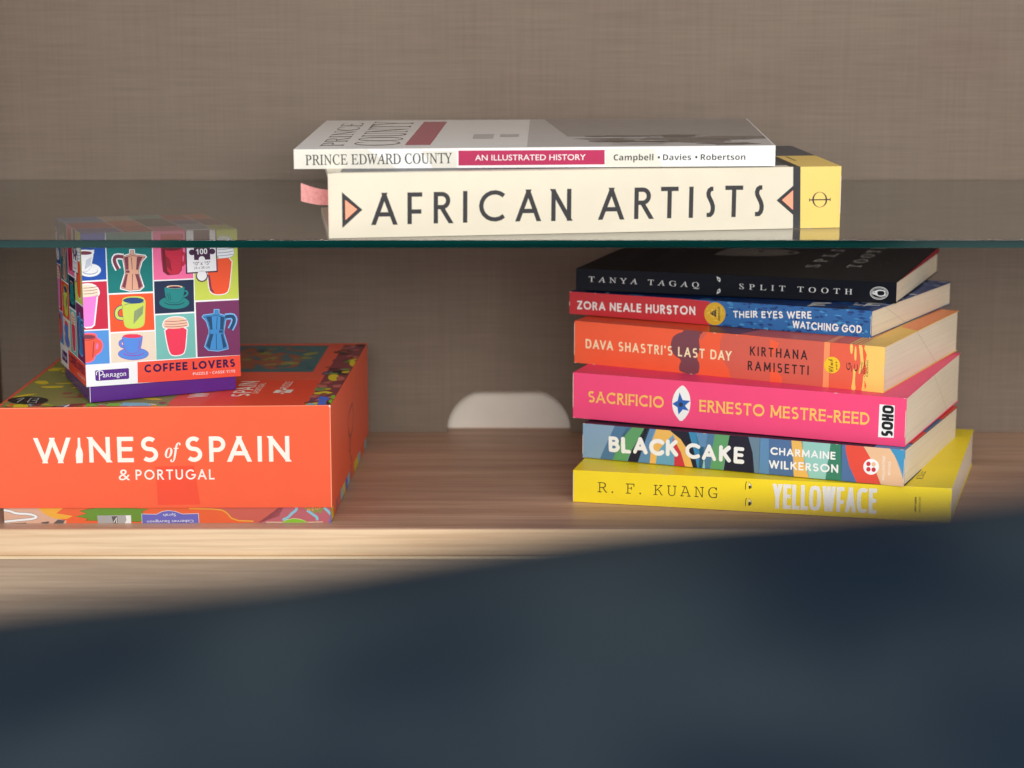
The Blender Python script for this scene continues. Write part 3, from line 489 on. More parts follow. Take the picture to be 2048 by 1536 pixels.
["p","gold2",5,[113.87,7.82,113.8,6.69,113.55,5.58,113.12,4.51,112.53,3.51,111.78,2.6,110.9,1.8,109.91,1.14,108.83,0.63,107.69,0.28,106.51,0.11,105.33,0.11,104.17,0.3,103.07,0.65,102.05,1.17,101.13,1.85,100.34,2.66,99.7,3.59,99.22,4.61,98.92,5.7,98.81,6.84,98.88,7.98,99.13,9.1,99.56,10.18,100.16,11.19,100.91,12.1,101.8,12.9,102.8,13.55,103.88,14.05,105.02,14.38,106.2,14.53,107.38,14.51,108.53,14.32,109.63,13.95,110.64,13.42,111.55,12.74,112.34,11.93,112.97,11.01,113.45,10.0,113.75,8.93]],
["p","gold3",6,[104.55,7.68,104.38,7.4,104.04,7.38,103.86,7.63,104.03,7.9,104.37,7.93]],
["p","gold3",6,[107.5,5.58,107.31,5.33,106.93,5.3,106.73,5.53,106.92,5.79,107.3,5.81]],
["p","gold3",6,[108.62,10.25,108.42,9.96,108.01,9.93,107.8,10.2,108.0,10.49,108.41,10.52]],
["p","gold3",6,[106.19,11.61,105.92,11.33,105.37,11.3,105.08,11.55,105.35,11.83,105.91,11.86]],
["p","gold3",6,[111.13,10.42,110.94,9.96,110.54,9.93,110.33,10.37,110.52,10.84,110.92,10.87]],
["p","gold3",6,[106.93,8.87,106.66,8.43,106.08,8.39,105.78,8.8,106.06,9.24,106.64,9.27]],
["p","gold3",6,[105.57,8.03,105.32,7.6,104.81,7.57,104.54,7.96,104.79,8.39,105.3,8.42]],
["p","gold3",6,[105.59,7.31,105.3,6.96,104.73,6.92,104.43,7.23,104.71,7.58,105.29,7.61]],
["p","gold3",6,[102.43,7.78,102.16,7.33,101.6,7.3,101.31,7.71,101.58,8.15,102.14,8.19]],
["p","gold3",6,[107.0,9.71,106.66,9.18,105.95,9.13,105.59,9.62,105.93,10.15,106.64,10.19]],
["p","gold3",6,[108.99,6.85,108.72,6.43,108.18,6.4,107.9,6.78,108.16,7.19,108.71,7.23]],
["p","gold3",6,[108.98,8.76,108.74,8.23,108.23,8.2,107.97,8.69,108.21,9.22,108.72,9.25]],
["p","gold3",6,[106.37,6.58,106.07,6.31,105.45,6.27,105.14,6.49,105.44,6.76,106.06,6.8]],
["p","gold3",6,[105.51,5.81,105.31,5.5,104.9,5.47,104.68,5.75,104.89,6.06,105.3,6.09]],
["p","gold3",6,[108.91,8.06,108.71,7.56,108.29,7.53,108.07,8.0,108.27,8.5,108.69,8.52]],
["p","gold3",6,[107.53,8.33,107.35,7.93,106.98,7.9,106.79,8.29,106.97,8.69,107.34,8.72]],
["p","gold3",6,[105.34,9.89,105.03,9.54,104.4,9.5,104.08,9.81,104.39,10.16,105.02,10.2]],
["p","gold3",6,[105.67,4.97,105.48,4.59,105.09,4.57,104.89,4.92,105.08,5.3,105.47,5.33]],
["p","gold3",6,[104.0,6.7,103.68,6.27,103.01,6.22,102.67,6.62,103.0,7.05,103.66,7.1]],
["p","gold3",6,[108.11,3.16,107.82,2.72,107.21,2.68,106.9,3.07,107.19,3.51,107.8,3.55]],
["p","gold3",6,[102.82,8.23,102.67,7.83,102.33,7.8,102.16,8.19,102.32,8.6,102.65,8.62]],
["p","gold3",6,[109.15,5.82,108.84,5.54,108.21,5.5,107.89,5.74,108.2,6.01,108.83,6.05]],
["p","gold3",6,[107.27,9.46,107.04,8.94,106.54,8.91,106.28,9.4,106.52,9.93,107.02,9.96]],
["p","gold3",6,[107.02,9.16,106.85,8.69,106.49,8.66,106.3,9.11,106.47,9.59,106.83,9.61]],
["p","gold3",6,[111.39,11.57,111.16,11.32,110.68,11.29,110.43,11.51,110.66,11.76,111.15,11.79]],
["p","gold3",6,[110.64,7.37,110.33,6.93,109.69,6.89,109.37,7.29,109.68,7.73,110.31,7.77]],
["p","gold3",6,[105.04,9.54,104.73,9.03,104.09,8.99,103.76,9.46,104.07,9.98,104.71,10.02]],
["p","gold3",6,[109.37,9.83,109.15,9.32,108.69,9.29,108.45,9.78,108.67,10.29,109.13,10.32]],
["p","gold3",6,[111.39,8.83,111.18,8.34,110.74,8.31,110.51,8.77,110.72,9.26,111.16,9.29]],
["p","gold3",6,[104.42,9.92,104.21,9.5,103.79,9.47,103.57,9.86,103.77,10.28,104.2,10.31]],
["p","gold3",6,[106.39,9.15,106.13,8.64,105.59,8.6,105.3,9.08,105.56,9.6,106.11,9.63]],
["p","gold3",6,[107.33,7.75,107.14,7.33,106.75,7.3,106.55,7.7,106.73,8.12,107.12,8.14]],
["p","gold3",6,[101.3,7.02,101.11,6.66,100.71,6.63,100.51,6.97,100.7,7.34,101.1,7.36]],
["p","gold3",6,[104.82,5.67,104.56,5.32,104.04,5.29,103.77,5.6,104.02,5.95,104.55,5.98]],
["p","gold3",6,[109.57,10.8,109.3,10.45,108.75,10.41,108.47,10.74,108.73,11.09,109.28,11.13]],
["p","gold3",6,[106.61,3.24,106.36,2.88,105.86,2.85,105.6,3.17,105.84,3.54,106.35,3.57]],
["p","gold3",6,[108.24,7.15,107.97,6.76,107.42,6.72,107.14,7.08,107.41,7.47,107.96,7.51]],
["p","gold3",6,[101.64,10.14,101.43,9.65,100.99,9.62,100.76,10.09,100.97,10.58,101.41,10.61]],
["p","gold3",6,[112.37,7.84,112.23,7.33,111.93,7.31,111.77,7.8,111.91,8.3,112.21,8.32]],
["p","gold3",6,[109.84,12.16,109.66,11.68,109.27,11.66,109.07,12.11,109.25,12.6,109.64,12.62]],
["p","black",7,[103.3,8.06,104.12,8.11,104.15,6.67,103.34,6.61]],
["p","black",7,[104.33,8.7,105.14,8.75,105.19,6.26,104.38,6.21]],
["p","black",7,[105.35,9.42,106.16,9.47,106.24,5.8,105.43,5.74]],
["p","black",7,[106.37,9.99,107.18,10.04,107.28,5.45,106.47,5.4]],
["t","AMISTAD","sansb",[110.14,3.19],[109.79,12.0],1.48,"black",7,{}],
["t","ZORA NEALE HURSTON","hand",[5.76,3.5],[92.44,5.35],5.79,"white",5,{"w":0.19,"j":0.06,"sp":0.2}],
["t","THEIR EYES WERE","hand",[119.43,5.71],[173.58,8.74],4.27,"white",5,{"w":0.2,"j":0.06,"sp":0.2}],
["t","WATCHING GOD","hand",[160.58,2.12],[207.61,2.21],4.5,"white",5,{"w":0.19,"j":0.06,"sp":0.2}],
["p","worn",20,[0.0,15.42,0.44,15.09,1.04,15.25,1.48,15.42]],
["p","worn",20,[0.0,15.42,0.2,15.13,0.46,15.28,0.66,15.42]],
["p","worn",20,[0.0,15.42,0.63,15.18,1.48,15.3,2.11,15.42]],
["p","worn",20,[212.73,0.0,213.1,0.38,213.59,0.19,213.96,0.0]],
["p","worn",20,[133.42,0.0,133.77,0.23,134.23,0.11,134.58,0.0]],
["p","worn",20,[143.14,0.0,143.4,0.3,143.74,0.15,143.99,0.0]],
["p","worn",20,[19.02,15.42,19.35,15.15,19.8,15.29,20.13,15.42]],
["p","worn",20,[0.0,5.18,0.35,6.18,0.35,7.8,0.0,9.3]],
["p","worn",20,[213.61,1.8,213.96,2.8,213.96,12.1,213.61,13.6]]],
"eyes.top":[
["p","blue2",0,[0.0,0.0,213.97,0.0,213.97,143.01,0.0,143.01]],
["p","blue2",1,[100.58,35.64,98.66,37.94,93.7,37.55,91.42,36.63,92.2,34.7,94.33,34.25,98.34,34.4]],
["p","blue2",2,[112.61,19.03,109.57,20.5,103.67,19.93,100.55,19.42,97.86,18.18,103.76,17.72,107.99,17.93]],
["p","blue2",3,[102.55,23.52,103.44,25.52,98.04,27.18,92.98,25.05,93.24,21.94,97.65,21.66,103.42,20.6]],
["p","navyd",1,[71.59,59.42,69.05,60.93,64.73,60.34,60.18,60.1,61.43,58.87,64.77,58.38,69.49,58.4]],
["p","navyd",2,[203.9,42.35,200.46,43.89,197.44,43.79,193.64,42.93,195.82,41.95,197.49,40.63,200.63,40.82]],
["p","navyd",3,[196.25,3.59,197.05,6.9,191.17,7.89,188.51,4.39,187.66,1.73,190.65,0.21,196.83,1.91]],
["p","blue3",1,[201.54,0.02,202.29,1.37,202.49,3.61,198.38,3.55,195.03,2.08,194.89,0.67,197.94,0.02]],
["p","blue2",2,[58.02,45.73,57.07,48.7,53.42,49.57,49.5,46.66,49.69,44.37,53.28,42.1,56.06,44.01]],
["p","blue3",3,[24.69,21.39,25.59,23.26,18.15,24.12,10.59,22.37,11.12,19.72,18.12,19.17,24.8,18.26]],
["p","navyd",1,[38.28,59.63,35.66,60.97,31.14,60.78,26.98,60.31,27.59,58.99,30.98,58.59,34.4,58.22]],
["p","navyd",2,[164.17,49.8,162.25,51.23,159.82,51.21,156.9,50.61,157.09,48.77,159.99,47.21,163.79,48.29]],
["p","blue2",3,[38.55,0.02,39.3,1.79,40.27,4.5,35.04,4.91,30.73,2.87,32.35,0.02]],
["p","blue3",1,[35.78,37.51,32.03,39.12,24.79,39.22,19.92,38.3,17.3,36.94,24.17,35.62,32.38,35.65]],
["p","blue2",2,[81.32,50.33,79.15,50.94,75.59,51.83,71.03,51.0,71.34,49.64,74.97,48.73,78.42,49.4]],
["p","blue3",3,[130.2,58.25,128.7,60.13,125.7,60.46,123.12,58.97,123.89,57.15,125.36,56.91,129.41,56.79]],
["p","blue3",1,[149.98,45.43,145.75,46.29,138.13,46.9,131.4,45.93,136.12,44.69,139.4,44.26,146.55,44.55]],
["p","blue2",2,[62.43,31.73,61.62,34.33,59.18,33.68,57.38,33.39,56.57,29.83,58.95,29.19,61.93,28.61]],
["p","blue",3,[32.54,46.26,28.77,47.6,23.18,49.15,16.79,46.99,18.4,45.56,22.41,43.58,28.61,44.04]],
["p","blue3",1,[113.29,33.35,112.38,35.37,109.51,35.19,108.51,34.53,108.69,31.74,109.67,31.11,112.93,31.4]],
["p","navyd",2,[122.08,33.32,119.89,35.08,114.94,35.37,109.86,34.49,110.99,32.1,115.4,31.64,121.22,30.75]],
["p","navyd",3,[85.8,24.13,84.72,25.56,82.52,25.87,81.0,24.63,81.74,23.28,82.86,22.84,85.4,22.63]],
["p","blue3",1,[190.83,51.5,186.52,53.19,181.32,52.94,175.06,52.51,177.87,51.02,181.86,49.31,185.95,50.45]],
["p","blue3",2,[102.87,4.61,100.7,6.8,96.56,6.69,95.23,5.69,93.5,3.55,96.53,0.47,99.63,2.07]],
["p","blue3",3,[213.56,38.2,212.37,40.31,209.57,40.17,206.86,38.77,204.99,37.44,209.13,36.99,213.84,36.07]],
["p","blue3",1,[18.84,30.93,17.05,31.88,12.83,31.79,9.01,31.46,11.71,30.52,12.77,30.3,15.61,29.95]],
["p","navyd",2,[50.29,17.17,48.65,20.13,41.69,21.45,35.14,18.4,36.38,15.4,42.86,14.69,50.61,15.29]],
["p","blue",3,[174.29,5.78,171.87,7.71,169.9,8.37,167.76,6.57,167.41,5.02,170.0,3.17,171.59,3.91]],
["p","blue2",1,[14.48,53.24,9.13,55.06,4.28,56.19,0.02,55.42,0.02,51.8,0.05,51.78,3.81,49.51,9.4,51.18]],
["p","blue3",2,[17.81,42.65,16.0,44.87,13.71,45.51,12.41,43.38,12.26,41.36,13.69,40.17,17.87,40.56]],
["p","navyd",3,[148.43,12.49,149.42,13.9,143.89,14.31,139.84,12.97,141.65,11.74,144.46,11.33,148.66,10.53]],
["p","blue2",1,[23.45,54.47,23.21,56.17,17.14,56.88,11.47,55.05,14.9,53.73,17.09,52.3,24.81,53.01]],
["p","blue2",2,[103.0,52.73,100.2,54.14,94.75,54.8,91.04,54.09,91.1,51.49,94.83,50.08,100.97,50.9]],
["p","navyd",3,[176.6,25.71,171.63,27.98,166.39,27.73,164.1,27.24,164.39,24.37,167.28,22.39,172.2,24.21]],
["p","blue2",1,[57.11,8.62,56.23,10.15,53.63,10.49,52.15,9.63,52.7,7.47,53.71,7.08,55.21,7.57]],
["p","navyd",2,[119.28,23.08,115.57,24.87,112.9,25.62,109.8,23.88,109.6,22.3,112.77,20.51,116.67,21.9]],
["p","blue2",3,[147.1,56.82,144.55,57.77,136.87,58.35,132.12,57.49,131.68,56.52,137.22,55.79,141.82,55.72]],
["p","navyd",1,[185.97,43.54,185.56,45.3,182.57,44.84,180.08,44.57,178.76,42.48,182.47,41.71,186.22,41.18]],
["p","blue",2,[213.95,34.81,213.37,35.45,209.96,35.07,206.35,34.2,204.98,31.14,209.98,30.18,213.95,29.43]],
["p","blue3",3,[100.98,22.54,98.5,24.01,92.78,25.74,85.23,23.94,86.47,21.49,93.4,20.3,99.3,20.09]],
["p","navyd",1,[13.67,33.9,11.58,35.66,7.89,36.8,3.51,34.58,5.0,33.18,7.71,32.52,10.88,31.87]],
["p","blue",2,[204.1,11.4,201.37,13.24,195.6,15.06,193.02,12.78,193.54,10.42,195.9,8.62,200.85,9.93]],
["p","navyd",3,[113.01,19.05,113.47,19.96,108.14,19.86,102.77,19.49,104.59,18.43,107.44,18.15,111.75,17.86]],
["p","blue",1,[112.7,12.37,110.65,14.43,109.07,16.32,106.05,13.88,107.33,11.09,109.03,9.79,111.12,9.79]],
["p","blue",2,[137.13,59.5,133.84,60.8,131.13,60.85,129.39,60.4,128.1,58.32,131.14,56.59,135.1,57.55]],
["p","blue3",3,[186.41,29.68,182.25,31.12,179.23,31.06,176.9,30.53,176.9,29.29,179.3,28.62,183.9,29.0]],
["p","blue2",1,[163.7,21.49,162.39,23.22,157.0,23.62,150.75,22.12,152.87,20.74,157.49,20.33,164.02,19.84]],
["p","navyd",2,[32.53,11.25,31.41,13.88,27.41,13.27,23.36,12.79,24.55,10.11,26.93,7.94,32.27,8.24]],
["p","navyd",3,[186.92,0.02,186.94,0.5,187.76,2.73,182.69,2.79,178.66,1.62,178.94,0.02]],
["p","blue2",1,[42.62,59.04,41.85,60.22,39.08,60.57,37.06,59.92,36.04,58.13,39.04,57.56,42.02,57.73]],
["p","navyd",2,[150.1,27.05,147.67,30.06,144.89,31.17,141.85,28.48,142.61,25.14,145.38,24.78,147.07,25.55]],
["p","blue",3,[207.85,44.94,207.25,47.54,204.21,48.34,201.48,46.57,201.37,43.95,204.26,42.59,207.2,42.01]],
["p","blue2",1,[180.12,51.38,174.78,53.85,170.63,54.91,166.02,52.16,167.49,50.19,170.98,48.78,175.62,49.45]],
["p","blue3",2,[149.93,58.43,149.04,59.67,141.83,61.41,137.43,60.0,134.5,57.26,141.95,56.6,150.22,55.62]],
["p","blue2",3,[213.95,35.58,213.95,36.08,213.51,37.67,208.59,39.22,205.35,36.43,205.08,34.9,208.98,31.79,212.13,33.73]],
["p","blue",1,[189.27,27.69,189.04,29.04,183.44,28.85,178.84,28.57,180.92,26.88,183.54,26.22,189.16,26.12]],
["p","blue2",2,[139.63,14.09,137.89,15.65,135.25,16.32,132.44,15.26,132.79,13.39,135.25,11.82,137.26,11.96]],
["p","blue3",3,[53.92,0.02,54.7,1.48,52.81,3.17,46.94,5.0,42.31,2.69,42.66,0.27,43.39,0.02]],
["p","navyd",1,[12.68,32.87,11.48,34.65,7.09,35.01,4.63,33.8,2.95,32.04,6.7,31.19,11.09,31.37]],
["p","blue",2,[37.2,6.99,34.07,7.69,27.42,8.24,22.48,7.43,21.73,6.53,28.16,5.97,32.28,6.24]],
["p","blue2",3,[202.44,23.58,200.96,25.02,194.74,26.25,187.76,24.81,191.87,22.28,195.03,21.91,200.58,22.45]],
["p","blue2",1,[206.13,129.81,204.99,132.2,202.18,133.13,199.41,130.68,201.17,128.84,202.24,127.52,205.24,128.43]],
["p","navyd",2,[185.59,127.59,186.51,128.69,182.04,128.59,179.32,128.03,178.3,126.8,182.33,126.56,184.92,126.65]],
["p","blue2",3,[202.94,45.58,201.38,46.58,198.24,47.74,196.42,46.52,194.91,44.67,198.13,43.37,201.58,44.16]],
["p","blue2",1,[185.5,21.92,183.23,23.04,180.72,24.43,178.75,23.03,178.58,21.35,180.95,19.01,184.33,20.5]],
["p","navyd",2,[201.35,67.61,200.63,68.26,199.17,69.24,198.67,67.95,198.53,67.0,199.15,66.0,200.89,66.81]],
["p","blue",3,[212.78,118.93,212.55,122.24,211.31,121.56,210.42,120.21,209.94,117.99,211.2,116.69,212.96,116.94]],
["p","white",1,[200.58,20.19,200.54,21.64,196.09,21.7,193.62,21.69,192.72,19.23,196.57,18.5,199.01,18.35]],
["p","blue",2,[183.87,38.57,182.95,39.45,180.15,40.29,177.13,39.11,176.93,38.08,179.96,37.32,183.4,36.94]],
["p","blue",3,[184.64,51.32,183.68,53.65,180.69,53.74,178.57,52.24,178.94,50.04,180.55,49.72,183.5,48.49]],
["p","blue2",1,[192.5,118.61,191.19,120.92,189.76,121.06,189.08,119.45,188.93,116.83,189.88,115.79,190.88,116.77]],
["p","blue2",2,[190.11,134.04,187.93,134.91,184.88,134.81,180.61,134.42,182.13,133.34,184.77,133.17,188.1,132.65]],
["p","blue",3,[188.84,38.25,188.46,39.22,187.24,40.54,186.07,39.19,186.37,37.21,187.2,36.7,188.96,36.74]],
["p","blue",1,[204.12,123.34,202.56,125.16,200.36,124.56,197.99,124.0,198.83,122.79,200.22,121.38,202.6,122.43]],
["p","navyd",2,[183.68,114.21,181.89,115.81,177.84,115.77,174.11,115.16,176.18,113.6,178.11,112.12,182.21,112.87]],
["p","white",3,[213.95,54.41,213.95,55.51,212.96,57.84,211.16,56.83,209.32,55.63,209.87,53.23,210.96,52.09,212.32,53.06]],
["p","white",1,[196.71,53.41,193.26,54.6,191.03,54.94,187.04,53.84,187.94,52.71,190.88,52.05,193.56,52.42]],
["p","navyd",2,[206.48,38.67,206.35,41.36,204.07,42.66,201.68,40.33,202.31,37.64,204.2,36.71,206.77,35.65]],
["p","blue2",1,[184.89,54.89,184.14,56.85,181.31,56.96,179.34,55.85,177.64,54.35,181.06,52.37,185.54,53.68]],
["p","navyd",2,[196.75,56.23,195.62,59.08,194.17,58.12,192.5,57.11,192.91,55.07,194.38,52.64,195.77,54.54]],
["p","blue",3,[212.39,120.91,208.7,122.91,205.18,122.2,201.97,121.85,201.25,120.08,205.67,119.45,210.02,119.09]],
["p","blue2",1,[182.33,41.21,182.33,43.7,179.95,43.06,178.27,42.22,178.36,40.32,179.98,38.66,182.53,40.1]],
["p","white",2,[193.25,106.7,192.14,108.46,190.07,108.29,187.84,107.69,186.62,105.63,189.84,104.73,192.76,105.14]],
["p","white",3,[192.22,104.41,190.51,105.82,188.94,106.22,187.25,105.17,188.29,103.41,189.29,103.19,190.65,102.75]],
["p","navyd",1,[204.83,63.83,204.05,65.53,202.16,66.49,201.0,64.64,200.34,62.41,202.22,60.66,203.86,62.44]],
["p","blue",2,[187.56,23.17,186.21,24.21,184.88,24.33,183.42,23.83,182.89,22.44,184.93,22.06,186.57,22.0]],
["p","blue2",3,[193.27,100.21,191.63,101.63,189.33,101.11,186.73,100.81,186.85,99.47,189.49,98.44,191.19,99.48]],
["p","white",1,[202.01,128.85,200.99,130.14,198.43,131.12,196.64,129.76,197.08,127.84,198.55,127.59,201.14,127.2]],
["p","white",2,[200.27,30.97,199.23,32.07,197.17,32.29,194.23,31.72,194.12,30.31,196.96,29.39,199.78,30.34]],
["p","navyd",3,[185.44,102.98,184.64,104.38,180.2,104.1,178.16,103.67,177.47,102.54,180.53,101.87,183.56,101.71]],
["p","navyd",1,[181.39,127.5,179.99,129.14,177.52,130.28,175.79,128.58,176.53,126.77,177.77,124.55,180.22,125.76]],
["p","blue2",3,[196.31,90.75,195.22,93.42,192.49,93.95,191.13,91.77,191.06,89.56,192.13,87.32,194.97,87.4]],
["p","blue",1,[192.74,121.64,191.3,123.88,186.1,125.86,184.38,122.73,183.7,120.47,185.74,119.14,191.37,119.54]],
["p","blue2",2,[207.83,104.44,207.47,106.02,206.58,106.13,205.12,105.27,205.1,103.86,206.44,102.58,207.6,103.34]],
["p","blue2",1,[200.48,37.16,199.01,38.72,195.0,39.22,193.21,38.43,191.38,36.45,194.74,34.96,200.29,34.86]],
["p","blue",2,[202.36,66.52,201.42,68.49,198.92,69.3,197.28,67.25,196.77,64.97,198.91,62.93,201.18,63.87]],
["p","blue",3,[192.15,94.9,191.1,95.76,189.41,96.48,187.58,95.53,188.38,94.12,189.12,92.76,191.42,93.96]],
["p","blue2",1,[202.2,60.25,200.59,62.19,197.97,62.23,194.3,61.02,193.26,59.46,198.17,57.85,201.9,57.98]],
["p","navyd",2,[196.26,105.36,195.62,106.42,194.23,106.42,193.79,105.95,192.87,105.03,194.54,104.49,195.89,104.76]],
["p","white",3,[194.5,26.72,193.76,27.89,192.46,27.99,191.31,27.2,191.38,26.02,192.44,25.33,193.76,25.89]],
["p","blue2",1,[202.35,24.96,200.01,25.52,197.6,25.75,196.2,25.45,196.17,24.43,197.84,23.88,200.04,24.29]],
["p","white",2,[213.95,137.66,213.95,137.81,211.51,138.93,209.33,139.81,206.53,138.26,207.24,136.84,209.25,136.56,211.79,136.78]],
["p","white",3,[212.99,122.04,212.59,123.6,209.55,124.12,207.98,122.71,207.84,121.11,209.86,119.94,213.11,121.02]],
["p","navyd",1,[211.74,32.21,209.31,33.18,204.91,33.72,201.09,32.77,199.76,31.36,204.61,31.06,209.17,30.67]],
["p","blue2",2,[198.3,40.07,196.05,41.79,192.15,42.03,189.89,40.75,190.5,39.04,192.26,37.63,197.01,38.92]],
["p","white",1,[213.95,28.71,211.8,28.83,209.4,28.68,207.01,27.61,211.82,26.37,213.95,26.6]],
["p","white",2,[213.95,78.77,212.97,79.11,208.76,79.48,205.2,78.57,204.95,77.17,208.93,76.03,213.95,76.26]],
["p","blue2",3,[206.88,59.69,205.51,60.58,204.46,61.63,203.21,60.7,202.53,58.95,204.47,57.61,205.85,58.09]],
["p","navyd",1,[202.11,85.88,199.11,87.43,195.28,87.56,193.9,86.68,190.81,85.11,195.65,83.77,201.19,84.7]],
["p","blue",2,[209.47,63.87,207.71,64.71,204.89,64.88,202.04,64.39,203.03,63.36,205.28,62.16,207.82,62.72]],
["p","blue2",3,[206.21,133.32,205.17,135.07,202.98,136.07,200.16,134.15,200.81,131.53,203.08,131.51,205.22,131.66]],
["p","blue",1,[213.8,70.65,213.38,71.48,212.15,71.85,210.34,71.39,210.49,70.05,212.11,69.03,213.56,69.82]],
["p","navyd",2,[200.05,121.4,197.07,122.75,194.77,123.58,191.6,122.38,192.55,120.1,194.8,119.7,198.47,120.25]],
["p","navyd",3,[207.28,42.74,206.74,44.4,201.3,46.73,199.04,43.89,198.26,41.41,201.4,39.51,205.71,39.85]],
["p","white",5,[169.93,0.56,166.91,18.35,177.68,21.69,178.92,17.89,171.32,13.08,172.4,9.72,177.68,11.55,178.92,7.79,172.28,5.85]],
["p","white",5,[201.57,14.5,198.77,32.77,209.42,36.26,210.61,32.36,203.07,27.38,204.1,23.93,209.32,25.84,210.5,21.98,203.94,19.95]],
["p","white",5,[26.44,0.0,24.98,4.61,27.51,4.21,29.02,0.0]]],
"black.spine":[
["p","night",0,[0.0,0.0,216.92,0.0,216.92,14.58,0.0,14.58]],
["t","TANYA TAGAQ","serif",[8.85,5.93],[85.63,5.1],3.61,"pale",2,{"off":0.002,"track":0.78}],
["t","SPLIT TOOTH","serif",[112.67,5.37],[188.08,5.03],3.61,"pale",2,{"off":0.002,"track":0.85}],
["p","pale",2,[97.11,13.46,99.54,12.28,99.85,10.99,99.31,9.53,97.73,10.76]],
["p","night",3,[99.06,11.39,99.0,11.1,98.83,10.88,98.58,10.79,98.33,10.86,98.15,11.06,98.07,11.35,98.14,11.64,98.31,11.86,98.56,11.94,98.81,11.88,98.99,11.68]],
["p","pale",2,[97.35,1.07,99.73,2.48,99.99,3.79,99.4,5.21,97.86,3.84]],
["p","night",3,[99.22,3.32,99.16,3.03,98.98,2.81,98.74,2.72,98.49,2.79,98.3,2.99,98.23,3.28,98.29,3.57,98.47,3.79,98.71,3.88,98.96,3.81,99.15,3.61]],
["p","pale",2,[211.67,6.98,211.62,6.28,211.42,5.59,211.09,4.93,210.62,4.31,210.02,3.75,209.32,3.26,208.53,2.85,207.68,2.54,206.77,2.34,205.83,2.24,204.89,2.25,203.97,2.37,203.09,2.6,202.28,2.93,201.54,3.35,200.92,3.86,200.4,4.43,200.02,5.06,199.78,5.74,199.68,6.43,199.74,7.13,199.93,7.82,200.27,8.49,200.75,9.11,201.34,9.67,202.04,10.16,202.83,10.56,203.69,10.87,204.6,11.07,205.54,11.17,206.47,11.16,207.39,11.04,208.27,10.81,209.08,10.48,209.81,10.06,210.44,9.56,210.95,8.98,211.33,8.35,211.57,7.68]],
["p","night",3,[211.26,6.97,211.21,6.33,211.03,5.71,210.72,5.11,210.28,4.55,209.72,4.04,209.07,3.6,208.34,3.23,207.54,2.95,206.69,2.76,205.82,2.67,204.94,2.68,204.08,2.79,203.26,3.0,202.5,3.29,201.82,3.67,201.24,4.13,200.76,4.65,200.41,5.22,200.18,5.82,200.09,6.45,200.14,7.08,200.33,7.71,200.64,8.31,201.08,8.87,201.64,9.38,202.29,9.82,203.03,10.18,203.83,10.46,204.68,10.65,205.55,10.74,206.43,10.73,207.28,10.62,208.1,10.42,208.85,10.12,209.53,9.74,210.12,9.29,210.59,8.77,210.95,8.2,211.17,7.59]],
["p","pale",4,[210.85,6.95,210.81,6.38,210.64,5.82,210.35,5.29,209.94,4.78,209.43,4.33,208.82,3.93,208.14,3.61,207.4,3.36,206.61,3.19,205.8,3.11,204.99,3.11,204.2,3.21,203.44,3.39,202.73,3.65,202.1,3.99,201.56,4.4,201.12,4.86,200.79,5.37,200.58,5.91,200.5,6.47,200.55,7.04,200.72,7.59,201.01,8.13,201.42,8.63,201.94,9.08,202.54,9.48,203.23,9.81,203.97,10.06,204.76,10.23,205.56,10.31,206.38,10.3,207.17,10.2,207.93,10.02,208.63,9.76,209.26,9.42,209.8,9.02,210.24,8.56,210.56,8.05,210.77,7.51]],
["p","night",5,[210.58,6.93,210.54,6.41,210.38,5.9,210.1,5.41,209.71,4.94,209.23,4.52,208.65,4.16,208.01,3.86,207.3,3.63,206.56,3.47,205.79,3.39,205.02,3.4,204.27,3.49,203.55,3.65,202.89,3.89,202.29,4.2,201.78,4.58,201.36,5.0,201.05,5.47,200.85,5.97,200.78,6.48,200.82,7.0,200.98,7.52,201.26,8.01,201.65,8.47,202.14,8.89,202.71,9.25,203.36,9.56,204.06,9.79,204.81,9.94,205.57,10.02,206.34,10.01,207.09,9.93,207.81,9.76,208.47,9.52,209.07,9.21,209.58,8.84,210.0,8.41,210.31,7.95,210.5,7.45]],
["p","pale",6,[201.2,7.17,201.52,7.8,202.02,8.13,202.7,8.16,203.38,8.37,204.05,8.76,204.89,9.05,205.91,9.24,206.93,9.22,207.96,8.98,208.85,8.73,209.61,8.48,209.93,8.02,209.82,7.37,209.88,6.69,210.1,5.97,209.85,5.39,209.12,4.92,208.24,4.55,207.23,4.29,206.17,4.31,205.07,4.62,204.09,4.97,203.22,5.37,202.44,5.62,201.76,5.73,201.32,6.06,201.13,6.59]],
["p","night",7,[204.96,8.08,206.04,8.35,207.16,8.36,208.33,8.13,208.99,7.73,209.14,7.16,209.13,6.54,208.95,5.88,208.32,5.42,207.23,5.16,206.18,5.14,205.15,5.38,204.58,6.12,204.47,7.34]],
["p","night",7,[202.8,7.3,202.73,7.08,202.53,6.94,202.27,6.93,202.06,7.05,201.98,7.26,202.05,7.47,202.25,7.61,202.5,7.63,202.71,7.5]]],
"black.top":[
["p","night",0,[0.0,0.0,216.92,0.0,216.92,146.0,0.0,146.0]],
["p","gray2",1,[72.68,79.81,72.54,93.51,74.2,111.83,103.38,114.57,116.15,111.56,123.96,107.19,128.51,101.39,127.67,95.18,121.36,87.97,111.83,81.99,100.18,79.69,85.23,77.5]],
["p","night",2,[102.15,102.04,102.43,100.21,102.31,98.65,101.79,97.65,100.99,97.42,100.06,98.0,99.18,99.28,98.53,101.0,98.24,102.83,98.37,104.4,98.88,105.4,99.69,105.63,100.62,105.05,101.5,103.76]],
["p","night",2,[124.73,101.39,124.92,99.56,124.58,97.95,123.78,96.88,122.67,96.56,121.48,97.06,120.43,98.27,119.74,99.96,119.55,101.8,119.88,103.42,120.69,104.5,121.8,104.81,123.0,104.31,124.04,103.09]],
["t","SPLIT","serif",[155.15,41.09],[156.77,142.53],9,"gray0",2,{"off":0.012,"track":0.8}],
